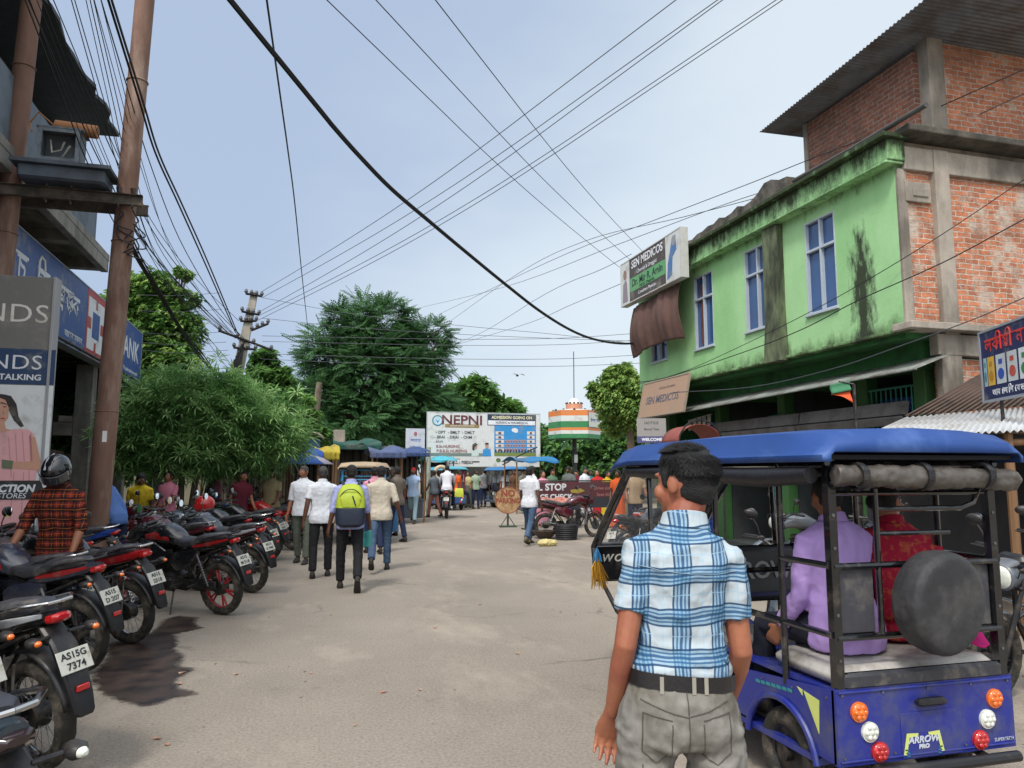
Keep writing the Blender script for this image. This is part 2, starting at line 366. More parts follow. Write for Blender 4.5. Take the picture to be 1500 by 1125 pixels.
def hand(mb, wrist, d, pn, side, s=1.0, curl=30, spread=1.0, n=8, thumb_curl=25):
    """palm, four unequal jointed fingers and a thumb. d along the hand, pn palm side, side towards the thumb"""
    d = d.normalized(); pn = (pn-d*pn.dot(d)).normalized(); side = d.cross(pn) if side > 0 else pn.cross(d); side.normalize()
    w = Vector(wrist)
    rings = []
    for t, hw, ht in ((-.01, .024, .019), (.015, .028, .018), (.045, .037, .016), (.075, .041, .0145), (.092, .038, .012)):
        c = w+d*t*s; rings.append([c+side*hw*s*math.cos(a)+pn*ht*s*math.sin(a) for a in [2*math.pi*k/12 for k in range(12)]])
    mb.rings(rings)
    for i, (lat, ln, rr) in enumerate(((.030, .072, .0094), (.010, .080, .0098), (-.010, .074, .0094), (-.029, .058, .0084))):
        p = w+d*.080*s+side*lat*s; a = R(curl*(.55+.12*i)); dd = (d+side*lat*.9*spread).normalized(); P = [p]; rs = [rr*s*1.05]
        for k, fr in enumerate((.45, .31, .24)):
            q = dd*math.cos(a)+pn*math.sin(a); p = p+q*ln*fr*s; P.append(p); rs.append(rr*s*(1-.12*(k+1))); a += R(curl*(.75 if k == 0 else .6))
        mb.limb(P, rs, n)
    p = w+d*.022*s+side*.026*s; q1 = (d*.62+side*.62+pn*.42).normalized(); q2 = (d*.95+side*.12+pn*(.25+thumb_curl/60)).normalized(); q3 = (d*.9-side*.15+pn*(.3+thumb_curl/45)).normalized()
    P = [p, p+q1*.04*s, p+q1*.04*s+q2*.032*s, p+q1*.04*s+q2*.032*s+q3*.026*s]
    mb.limb(P, [.0125*s, .0115*s, .0098*s, .0082*s], n)

def person(label, loc, yaw, h=1.70, skin=SKIN, hair=HAIR, shirt=None, trouser=None, shoe=None, sleeve='short', tuck=False,
           legL=(0, 0), legR=(0, 0), armL=(0, 6, 8, 0), armR=(0, 6, 8, 0), lean=0, pelvis=None, head=(0, 0), fat=1.0, group='people in the street',
           vox=.014, hairlen='short', skirt=None, hips=None, disp=None, belt=None, foot=(0, 0), hs=.93, sw=1.0, eyes=True, collar=True, twist=0, sidel=0, barefoot=False, curl=32, hd=True, name='person', cat='person'):
    k = h/1.70; root = empty(name, loc, R(yaw), label, cat, group)
    def leg(side, q):
        hip = Vector((side*.09, 0, 0)); s, b = R(q[0]), R(q[1]); ab = R(q[2]) if len(q) > 2 else R(2)
        kn = hip+Vector((side*math.sin(ab)*.44, math.sin(s)*.44*math.cos(ab), -math.cos(s)*.44*math.cos(ab)))
        an = kn+Vector((side*math.sin(ab)*.15*0, math.sin(s-b)*.415, -math.cos(s-b)*.415)); return hip, kn, an
    LL, RL = leg(-1, legL), leg(1, legR)
    pz = pelvis if pelvis is not None else (-min(LL[2].z, RL[2].z)+.075)*k
    O = Vector((0, 0, pz))
    up = Matrix.Rotation(-R(lean), 3, 'X') @ Matrix.Rotation(R(sidel), 3, 'Y') @ Matrix.Rotation(R(twist), 3, 'Z')
    U = lambda v: O+(up @ Vector(v))*k
    D = lambda v: O+Vector(v)*k
    def arm(side, q):
        sh = Vector((side*.172*sw*((fat-1)*.5+1), -.005, .452)); s, ab, el, inw = [R(x) for x in q[:4]]
        d1 = Vector((side*math.sin(ab), math.sin(s)*math.cos(ab), -math.cos(s)*math.cos(ab))); e = sh+d1*.285
        d2 = Vector((side*math.sin(ab-inw), math.sin(s+el)*math.cos(ab-inw), -math.cos(s+el)*math.cos(ab-inw))); wr = e+d2*.245
        pn = Vector((-side*.9, .35, .1)) if len(q) < 5 else Vector(q[4])
        return sh, e, wr, d2, pn
    LA, RA = arm(-1, armL), arm(1, armR)
    hy, hp = R(head[0]), R(head[1]); HM = Matrix.Rotation(hy, 3, 'Z') @ Matrix.Rotation(hp, 3, 'X')
    hc = Vector((0, .014, .672)); nb = Vector((0, -.005, .56))
    H = lambda v: U(hc+Vector((0, math.sin(-hp)*.03, 0))+HM @ (Vector(v)*hs)); rq = lambda l: [x*k*hs for x in l]
    # body: one continuous skin mesh
    b = MB(); rr = lambda l: [x*k for x in l]
    def tors(pad=0, z0=-.1, z1=.56, f=1.0, flare=0):
        prof = [(-.10, .150, .108, -.005), (-.04, .168, .118, -.012), (.03, .165, .118, -.012), (.10, .150, .108, -.002), (.17, .142, .102, .004), (.25, .148, .106, .008), (.33, .160, .112, .008),
                (.40, .170, .112, .002), (.445, .172, .104, -.004), (.48, .156, .09, -.008), (.51, .118, .076, -.01), (.54, .078, .064, -.008), (.565, .062, .058, -.004)]
        rings = []
        for z, a, d, y in prof:
            if z < z0-1e-6 or z > z1+1e-6: continue
            belly = math.exp(-((z-.14)/.12)**2); a2 = a*(1+(f-1)*.9)*(1+(sw-1)*min(1, max(0, (z-.1)/.25)) if z < .50 else sw)+pad; d2 = d*(1+(f-1)*(1+belly))+pad; 
            if flare and z < .1: a2 += flare*(.1-z)/.2; d2 += flare*(.1-z)/.2
            T = U if z > .06 else (lambda v, z=z: (D(v)*(1-max(0, (z+.04)/.1)) + U(v)*max(0, (z+.04)/.1)) if z > -.04 else D(v))
            rings.append([T((a2*math.copysign(abs(math.cos(q))**.85, math.cos(q)), y+d2*math.copysign(abs(math.sin(q))**.85, math.sin(q)), z)) for q in [2*math.pi*i/20 for i in range(20)]])
        return rings
    b.rings(tors(-.02, -.1, .56, fat))
    b.limb([U((0, -.012, .50)), U((0, -.004, .57)), H((0, -.015, -.06))], rr([.066, .057, .055*hs+.003]))
    # head: skull, face, jaw, nose, brow, ears
    RM = up @ HM
    b.ball(H((0, -.012, .012)), rq([.076, .097, .100]), 18, 12, RM)
    b.ball(H((0, .022, -.035)), rq([.062, .066, .072]), 14, 10, RM)
    b.ball(H((0, .048, -.078)), rq([.036, .036, .030]), 10, 8, RM)
    b.limb([H((0, .082, .012)), H((0, .098, -.022))], rq([.009, .014]), 8)
    b.ball(H((0, .088, -.052)), rq([.024, .014, .010]), 10, 6, RM)
    b.ball(H((0, .078, .028)), rq([.05, .014, .009]), 10, 6, RM)
    for s in (-1, 1):
        b.ball(H((s*.080, -.008, -.008)), rq([.009, .019, .031]), 10, 8, RM @ Matrix.Rotation(s*R(-14), 3, 'Z'))
        b.ball(H((s*.045, .06, -.03)), rq([.022, .022, .026]), 8, 6, RM)
    af = fat**.7
    for side, A in ((-1, LA), (1, RA)):
        sh, e, wr, d2, pn = A; mid = e.lerp(wr, .3)
        b.limb([U(sh), U(sh.lerp(e, .5)), U(e), U(mid), U(wr)], rr([.036*af, .042*af, .037*af, .038*af, .024]), 12)
        if hd: hand(b, U(wr), up @ d2, up @ pn, side, k*1.08, curl)
    for side, Q in ((-1, LL), (1, RL)):
        hip, kn, an = Q
        b.limb([D(hip), D(kn), D(kn.lerp(an, .35)), D(an)], rr([.07, .05, .052, .033]), 10)
        if barefoot or shoe is None: pass
    fuse(b, 'body', skin, root, vox*.6, 4 if vox < .008 else 2)
    # eyes and mouth
    if eyes and vox <= .02:
        for s in (-1, 1):
            e_ = MB(); e_.ball(H((s*.031, .079, .008)), rq([.013, .009, .008]), 10, 6, RM); eo = e_.build('eye', mat('eye_white', '#cfc8bf', .3), root)
            e_ = MB(); e_.ball(H((s*.031, .0865, .008)), rq([.006, .003, .006]), 8, 6, RM); e_.build('iris', mat('dark_iris', '#17100c', .2), eo)
    # hair
    hb = MB()
    if hairlen in ('short', 'cap'):
        hb.ball(H((0, -.019, .034)), rq([.0815, .100, .088]), 20, 12, RM)
        hb.ball(H((0, -.036, -.014)), rq([.0705, .076, .066]), 16, 10, RM)
        hb.ball(H((0, .018, .066)), rq([.062, .066, .052]), 14, 10, RM)
        for s in (-1, 1): hb.ball(H((s*.066, .018, .014)), rq([.014, .026, .036]), 8, 6, RM)
        ho = fuse(hb, 'hair', hair, root, .006 if vox < .013 else .01, 1, (.02, .006))
    else:
        hb.ball(H((0, -.022, .02)), rq([.088, .100, .106]), 16, 10, RM)
        if hairlen == 'long': hb.limb([H((0, -.07, .0)), U((0, -.10, .56)), U((0, -.125, .36))], rr([.08, .075, .05]))
        if hairlen == 'bun': hb.ball(H((0, -.125, -.01)), rq([.05, .05, .05]))
        ho = fuse(hb, 'hair', hair, root, .008, 2)
        
    # shirt
    if shirt is not None:
        s_ = MB(); s_.rings(tors(.012, .10 if tuck else -.10, .545, fat, 0 if tuck else .02))
        fr = {'short': .66, 'long': 1.9, 'elbow': 1.25, 'none': .12, 'half': 1.0}[sleeve]
        for side, A in ((-1, LA), (1, RA)):
            sh, e, wr, d2, pn = A
            if fr <= 1: P = [sh, sh.lerp(e, fr*.5), sh.lerp(e, fr)]; Q = [.058*af, .057*af, .055*af]
            else: P = [sh, sh.lerp(e, .6), e, e.lerp(wr, (fr-1)*.5), e.lerp(wr, fr-1)]; Q = [.060*af, .057*af, .051*af, .049*af, .040*af]
            s_.tube([U(p) for p in [sh+Vector((-side*.05, 0, .01))]+P], rr([.055]+Q), 14)
        fuse(s_, 'shirt', shirt, root, vox, 2, disp)
        if collar:
            c = MB(); c.rings([[U((.066*x*math.cos(q), -.006+.062*x*math.sin(q), z+.012*math.sin(q)*-1)) for q in [2*math.pi*i/20 for i in range(20)]] for x, z in ((1.25, .525), (1.04, .575), (1.0, .577), (1.1, .53))], cap=False)
            c.build('collar', shirt, root)
    # trousers or skirt
    if trouser is not None:
        t_ = MB(); t_.rings(tors(.012 if tuck else .006, -.1, .10, fat))
        for Q in (LL, RL):
            hip, kn, an = Q; hoff = Vector((0, 0, -.02))
            t_.tube([D(hip+Vector((0, -.008, .05))), D(hip+hoff), D(hip.lerp(kn, .45)), D(kn), D(kn.lerp(an, .4)), D(kn.lerp(an, .93))], rr([.07, .096, .084, .066, .064, .060]), 14)
        fuse(t_, 'trousers', trouser, root, vox, 3, disp)
        if belt:
            bl = MB(); q = tors(.023, .09, .11, fat); r0 = [v for v in q[0]]
            z0 = [U((0, 0, z)) - U((0, 0, .10)) for z in (.066, .110)]
            cen = sum(r0, Vector())/len(r0); r1 = [cen+(v-cen)*1.015 for v in r0]
            bl.rings([[v+z0[0] for v in r0], [v+z0[0] for v in r1], [v+z0[1] for v in r1], [v+z0[1] for v in r0]], cap=False); bl.build('belt', belt, root)
    if skirt is not None:
        s_ = MB(); rings = []
        for z, a, d in ((.14, .15, .115), (0, .18, .14), (-.2, .19, .16), (-.5, .20, .18), (-.83, .23, .2)):
            rings.append([D((a*(1+.05*math.sin(7*q))*math.cos(q), d*(1+.05*math.sin(9*q))*math.sin(q), z)) for q in [2*math.pi*i/36 for i in range(36)]])
        s_.rings(rings); s_.build('skirt', skirt, root)
    # feet / shoes
    for i, Q in enumerate((LL, RL)):
        hip, kn, an = Q; fp = R(foot[i]); f = MB(); a = D(an)
        fw = Vector((0, math.cos(fp), math.sin(fp))); upv = Vector((0, -math.sin(fp), math.cos(fp)))
        rings = []
        for t, hw, z0, z1 in ((-.062, .022, -.055, .0), (-.045, .034, -.072, .03), (0, .037, -.074, .045), (.05, .038, -.074, .012), (.10, .045, -.074, -.018), (.15, .042, -.074, -.035), (.185, .028, -.070, -.045), (.2, .01, -.065, -.052)):
            c = a+fw*t*k; rings.append([c+Vector((hw*k*math.cos(q), 0, 0))+upv*k*((z0+z1)/2+(z1-z0)/2*math.sin(q)) for q in [2*math.pi*j/14 for j in range(14)]])
        f.rings(rings); so_ = f.build('shoe' if shoe is not None else 'foot', shoe if shoe is not None else skin, root)
        if shoe is not None:
            sl = MB(); pr = [(-.064, .02), (-.04, .038), (.05, .040), (.10, .047), (.16, .043), (.2, .018)]; rg = []
            for t, hw in pr:
                c = a+fw*t*k; rg.append([c+Vector((x*hw*k, 0, 0))+upv*k*z for x, z in ((-1, -.080), (1, -.080), (1, -.064), (-1, -.064))])
            sl.rings(rg); sl.build('sole', SOLE, so_)
    root['_H'] = [float(x) for v in (H((0, 0, 0)), U((0, -.12, .30))) for x in v]
    return root, U, D, H
def gp(px, py): v = gnd(px, py); return (v.x, v.y, 0)
# ================================================================== MOTORCYCLES
def wheel(root, y, r=.30, w=.045, alloy=False, rimcol=None, front=False):
    c = (0, y, r); wr = MB()
    # tyre with shoulder profile and tread blocks
    prof = [(-.52, .0), (-.9, .25), (-1, .55), (-.82, .85), (-.4, .98), (0, 1.0), (.4, .98), (.82, .85), (1, .55), (.9, .25), (.52, 0)]
    n = 48; rings = []
    for i in range(n):
        a = 2*math.pi*i/n; tr = .004*(i % 2)
        rings.append([(w*p[0], y+math.cos(a)*((r-.085)+.085*p[1]-(tr if abs(p[0]) > .3 else 0)), r+math.sin(a)*((r-.085)+.085*p[1]-(tr if abs(p[0]) > .3 else 0))) for p in prof])
    rings.append(rings[0]); wr.rings(rings, cap=False)
    whl = empty_part('front_wheel' if front else 'rear_wheel', root)
    wr.build('tyre', RUBBER, whl)
    rm = MB(); rm.torus(c, (1, 0, 0), r-.085, .012, 40, 8, 2.0)
    rim = rm.build('rim', rimcol or (BLACK if alloy else CHROME), whl)
    sp = MB()
    if alloy:
        for i in range(6):
            a = 2*math.pi*i/6+.3
            for da in (-.13, .13):
                sp.bar((0.0, y+.045*math.cos(a), r+.045*math.sin(a)), (0, y+(r-.09)*math.cos(a+da), r+(r-.09)*math.sin(a+da)), .012, 6)
    else:
        for i in range(32):
            a = 2*math.pi*i/32; s = .03 if i % 2 else -.03; da = .35 if (i//2) % 2 else -.35
            sp.bar((s, y+.035*math.cos(a+da), r+.035*math.sin(a+da)), (0, y+(r-.09)*math.cos(a), r+(r-.09)*math.sin(a)), .0022, 4)
    sp.build('spokes', (rimcol or BLACK) if alloy else STEEL, whl)
    hb = MB(); hb.cyl(c, (1, 0, 0), .055 if front else .075, .09, 24); hb.cyl(c, (1, 0, 0), .015, .20, 10)
    if front: hb.mat(1).cyl((.055, y, r), (1, 0, 0), .12, .004, 28)
    hb.build('hub', [DKMETAL, STEEL], whl)
    return whl
def empty_part(name, parent):
    o = bpy.data.objects.new(name, None); COL.objects.link(o); o.parent = parent; o.empty_display_size = .05; return o
def motorcycle(label, loc, yaw, paint, accent=None, tail=None, alloy=True, rim=None, cowl=False, plate='AS15', plate2='7', spoke_guard=True, group='motorcycles parked in the left row', lean=7, seatm=None, steer=18, cat='motorcycle', rack=False, mir=True, sc=1, box=None, pl=True):
    R0 = empty('motorcycle', loc, R(yaw), label, cat, group, ry=R(-lean), sc=sc)
    accent = accent or paint; tail = tail or paint; seatm = seatm or VINYL
    wheel(R0, -.64, .30, .052, alloy, rim); 
    # frame
    f = MB(); 
    f.tube([(0, .40, .86), (0, .20, .80), (0, -.1, .70), (0, -.5, .72), (0, -.80, .79)], .018)
    f.tube([(0, .42, .84), (0, .38, .55), (0, .25, .28), (0, -.1, .25), (0, -.2, .30)], .02)
    for s in (-1, 1):
        f.tube([(s*.05, -.15, .68), (s*.10, -.35, .62), (s*.09, -.75, .76)], .012); f.tube([(s*.06, -.15, .3), (s*.09, -.3, .5), (s*.10, -.42, .66)], .014)
        f.bar((s*.06, -.12, .34), (s*.24, -.12, .34), .012); f.bar((s*.12, -.4, .36), (s*.27, -.4, .36), .011)
    f.build('frame', DKMETAL, R0)
    e = MB(); e.box((0, .10, .36), (.22, .30, .20), ch=.04); e.box((.13, .02, .34), (.07, .22, .16), ch=.03); e.box((-.13, .04, .34), (.07, .24, .16), ch=.03)
    e.cyl((.165, .0, .34), (1, 0, 0), .07, .02); e.cyl((-.165, .08, .34), (1, 0, 0), .06, .02)
    for i in range(8): e.box((0, .17+i*.006, .46+i*.024), (.17-.004*i, .16, .010))
    e.box((0, .20, .56), (.11, .10, .20)); e.box((0, .21, .67), (.13, .13, .05), ch=.015)
    e.build('engine', DKMETAL, R0)
    x = MB(); x.tube([(.05, .27, .60), (.07, .36, .52), (.10, .33, .32), (.13, .15, .24), (.14, -.2, .27)], .019, 10)
    x.mat(1).tube([(.14, -.2, .27), (.15, -.28, .285), (.16, -.42, .31), (.17, -.78, .37), (.17, -.80, .372)], [.022, .040, .045, .044, .025], 14)
    x.build('exhaust', [STEEL, CHROME if rim is None else BLACK], R0)
    sw = MB()
    for s in (-1, 1):
        sw.tube([(s*.07, -.14, .32), (s*.085, -.64, .30)], .019)
    sw.box((-.085, -.40, .36), (.03, .50, .09), rx=R(2), ch=.012); sw.build('swingarm', DKMETAL, R0)
    for s in (-1, 1):
        k = MB(); k.bar((s*.115, -.56, .34), (s*.125, -.42, .70), .012)
        for i in range(9): k.torus((s*(.117+.0008*i), -.545+.0105*i, .38+.028*i), (0, .3, 1), .024, .006, 14, 6)
        k.build('shock_absorber', CHROME if not cowl else ORANGEL if False else STEEL, R0)
    # tank, side panels, seat, tail
    t = MB(); t.loft([(.43, 0, .84, .05, .05), (.40, 0, .86, .10, .08), (.28, 0, .90, .145, .10), (.10, 0, .90, .15, .11), (-.05, 0, .84, .115, .085), (-.13, 0, .81, .07, .05)], 20, e=2.6)
    if cowl:
        for s in (-1, 1): t.loft([(.52, s*.12, .72, .02, .05), (.40, s*.155, .72, .035, .14), (.20, s*.15, .68, .03, .14), (.05, s*.13, .66, .02, .06)], 12)
    t.mat(1).cyl((0, .22, 1.0), (0, .1, 1), .035, .015, 18); t.build('fuel_tank', [paint, CHROME], R0)
    if accent is not paint:
        a_ = MB()
        for s in (-1, 1): a_.loft([(.36, s*.137, .87, .006, .03), (.18, s*.151, .89, .006, .045), (0, s*.128, .85, .006, .02)], 8)
        a_.build('tank_stripe', accent, R0)
    sp_ = MB()
    for s in (-1, 1): sp_.loft([(.02, s*.08, .60, .03, .06), (-.10, s*.105, .60, .035, .12), (-.28, s*.11, .64, .03, .10), (-.42, s*.10, .70, .02, .03)], 12, e=3)
    sp_.build('side_panel', paint, R0)
    se = MB(); se.loft([(.0, 0, .83, .07, .03), (-.06, 0, .825, .11, .045), (-.22, 0, .80, .135, .050), (-.36, 0, .815, .125, .052), (-.42, 0, .845, .12, .055), (-.60, 0, .875, .112, .05), (-.74, 0, .895, .09, .04), (-.79, 0, .90, .05, .02)], 18, e=2.8)
    se.build('seat', seatm, R0)
    tl = MB(); tl.loft([(-.25, 0, .74, .10, .03), (-.45, 0, .775, .115, .055), (-.65, 0, .81, .10, .05), (-.82, 0, .85, .07, .04), (-.90, 0, .875, .04, .02)], 16, e=3)
    if accent is not paint:
        tl.mat(1)
        for s in (-1, 1): tl.loft([(-.35, s*.112, .775, .008, .012), (-.6, s*.103, .815, .008, .025), (-.84, s*.066, .865, .006, .012)], 8)
    tl.build('tail_cowl', [tail, accent], R0)
    ll_ = MB(); ll_.loft([(-.86, 0, .845, .06, .03), (-.905, 0, .85, .055, .026), (-.925, 0, .853, .03, .012)], 14, e=3); ll_.build('tail_lamp', REDL, R0)
    gr = MB()
    for s in (-1, 1): gr.tube([(s*.12, -.48, .83), (s*.15, -.58, .88), (s*.14, -.78, .925), (s*.06, -.90, .935), (0, -.905, .935)], .011)
    gr.build('grab_rail', CHROME if not cowl else BLACK, R0)
    # rear fender with mud flap, plate, indicators
    fd = MB()
    def ff(u, v):
        a = R(75+u*92); x = (v-.5)*2; rr_ = .345+.02*math.cos(x*1.3); 
        return (x*.062, -.64-math.cos(R(180)-a)*rr_*-1 if False else -.64+rr_*math.cos(a), .30+rr_*math.sin(a))
    fd.sheet(ff, 14, 6); fd.build('inner_fender', BLACK, R0, solid=.006)
    mf = MB(); rings = []
    for y, z, hw in ((-.80, .80, .06), (-.90, .72, .065), (-.985, .58, .068), (-1.03, .46, .062), (-1.05, .38, .055), (-1.05, .36, .04)):
        rings.append([(-hw, y-.012, z), (-hw*.8, y-.028, z), (hw*.8, y-.028, z), (hw, y-.012, z), (hw, y+.01, z), (-hw, y+.01, z)])
    mf.rings(rings); mf.build('rear_fender', BLACK if not rack else DKMETAL, R0)
    if pl:
        p = MB(); p.box((0, 0, 0), (.175, .006, .12), ch=.0); po = p.build('number_plate', PLATE, R0, bevel=.003); po.location = (0, -1.0, .635); po.rotation_euler = (R(-24), 0, 0)
        text(plate, .048, (0, -.0045, .027), po, INK, off=.0012, ext=.0005); text(plate2, .05, (0, -.0045, -.028), po, INK, off=.0012, ext=.0005)
        rf = MB(); rf.box((0, 0, 0), (.07, .014, .035), ch=.005); q = rf.build('reflector', REDL, R0); q.location = (0, -1.055, .50)
    for s in (-1, 1):
        i_ = MB(); i_.mat(0).bar((s*.05, -.88, .76), (s*.13, -.90, .76), .009); i_.loft([(-.95, s*.155, .76, .02, .018), (-.93, s*.155, .76, .032, .026), (-.89, s*.155, .76, .03, .024), (-.86, s*.155, .76, .012, .01)], 12)
        i_.mat(1).loft([(-.952, s*.155, .76, .018, .016), (-.965, s*.155, .76, .014, .012), (-.972, s*.155, .76, .006, .005)], 12); i_.build('indicator', [BLACK, ORANGEL], R0)
    if spoke_guard and not cowl:
        g = MB(); g.tube([(-.20, -.46, .70), (-.21, -.50, .30), (-.21, -.78, .30), (-.20, -.82, .66)], .008)
        for i in range(5): g.bar((-.205, -.53+-.055*i, .30), (-.20, -.52-.055*i, .70), .004, 5)
        g.bar((-.1, -.46, .70), (-.20, -.46, .70), .007); g.build('saree_guard', STEEL, R0)
    # front assembly, turned a little
    FR = empty_part('front_fork', R0); FR.location = (0, .42, 0); FR.rotation_euler = (0, 0, R(steer))
    k = MB()
    for s in (-1, 1):
        k.tube([(s*.085, .22, .30), (s*.085, .06, .72)], .020, 10); k.tube([(s*.085, .06, .72), (s*.085, -.02, .92)], .015, 10)
    k.box((0, .03, .80), (.20, .06, .03), ch=.01); k.box((0, -.01, .92), (.20, .07, .025), ch=.008); ko = k.build('fork_tubes', DKMETAL, FR)
    fw = wheel(FR, .22, .30, .042, alloy, rim, True)
    ff_ = MB()
    def f2(u, v):
        a = R(25+u*120); x = (v-.5)*2; q = .335+.02*math.cos(x*1.4); return (x*.055, .22+q*math.cos(a), .30+q*math.sin(a))
    ff_.sheet(f2, 14, 6); ff_.build('front_fender', paint, FR, solid=.005)
    hl = MB(); hl.loft([(-.0, 0, .87, .06, .06), (.06, 0, .875, .095, .09), (.14, 0, .875, .10, .095), (.15, 0, .875, .09, .085)], 18, e=2.3); hl.loft([(.02, 0, .98, .07, .015), (.08, 0, .97, .08, .03), (.14, 0, .95, .06, .015)], 14)
    hl.mat(1).loft([(.15, 0, .875, .085, .08), (.165, 0, .875, .07, .066), (.175, 0, .875, .03, .03)], 18, e=2.3); hl.build('headlight', [paint, CLEARL], FR)
    ins = MB(); ins.box((0, 0, 1.0), (.20, .08, .05), rx=R(-25), ch=.02); ins.build('instrument_panel', BLACK, FR)
    h = MB(); h.tube([(-.36, -.13, 1.02), (-.22, -.06, 1.03), (-.10, -.01, .97), (.10, -.01, .97), (.22, -.06, 1.03), (.36, -.13, 1.02)], .012, 10)
    h.mat(1)
    for s in (-1, 1):
        h.tube([(s*.24, -.07, 1.03), (s*.36, -.13, 1.02)], .018, 10); h.tube([(s*.20, -.01, 1.03), (s*.37, -.075, 1.02)], .006, 6); h.box((s*.21, -.05, 1.03), (.05, .04, .04), ch=.01)
    h.tube([(.2, -.02, 1.02), (.14, .14, .96), (.05, .12, .7), (.09, .2, .35)], .005, 6); h.tube([(-.2, -.02, 1.02), (-.13, .12, .95), (-.03, .05, .75)], .005, 6)
    h.build('handlebar', [STEEL, BLACK], FR)
    if mir:
        for s in (-1, 1):
            m_ = MB(); m_.tube([(s*.22, -.05, 1.04), (s*.25, -.03, 1.13), (s*.30, -.03, 1.20)], .006, 6)
            m_.ball((s*.31, -.03, 1.22), (.062, .022, .042), 16, 8, Matrix.Rotation(R(s*12), 3, 'Z')); mo = m_.build('mirror', BLACK, FR)
            g = MB(); g.cyl((s*.31, -.056, 1.22), (0, 1, .0), .046, .004, 22); go = g.build('mirror_glass', GLASSM, mo)
    if cowl:
        c = MB(); c.loft([(.02, 0, .93, .11, .08), (.12, 0, .90, .13, .11), (.24, 0, .86, .09, .08), (.30, 0, .83, .03, .03)], 18, e=2.4)
        c.mat(1).loft([(.16, 0, .94, .06, .05), (.28, 0, .87, .05, .045), (.31, 0, .85, .02, .02)], 12); c.build('front_cowl', [paint, CLEARL], FR)
    st = MB(); st.bar((-.10, -.02, .30), (-.26, -.12, .03), .010); st.build('side_stand', DKMETAL, R0)
    if rack:
        g = MB(); g.tube([(-.26, .30, .30), (-.27, .34, .62), (-.15, .36, .66), (.15, .36, .66), (.27, .34, .62), (.26, .30, .30)], .012); g.build('leg_guard', CHROME, R0)
    return R0

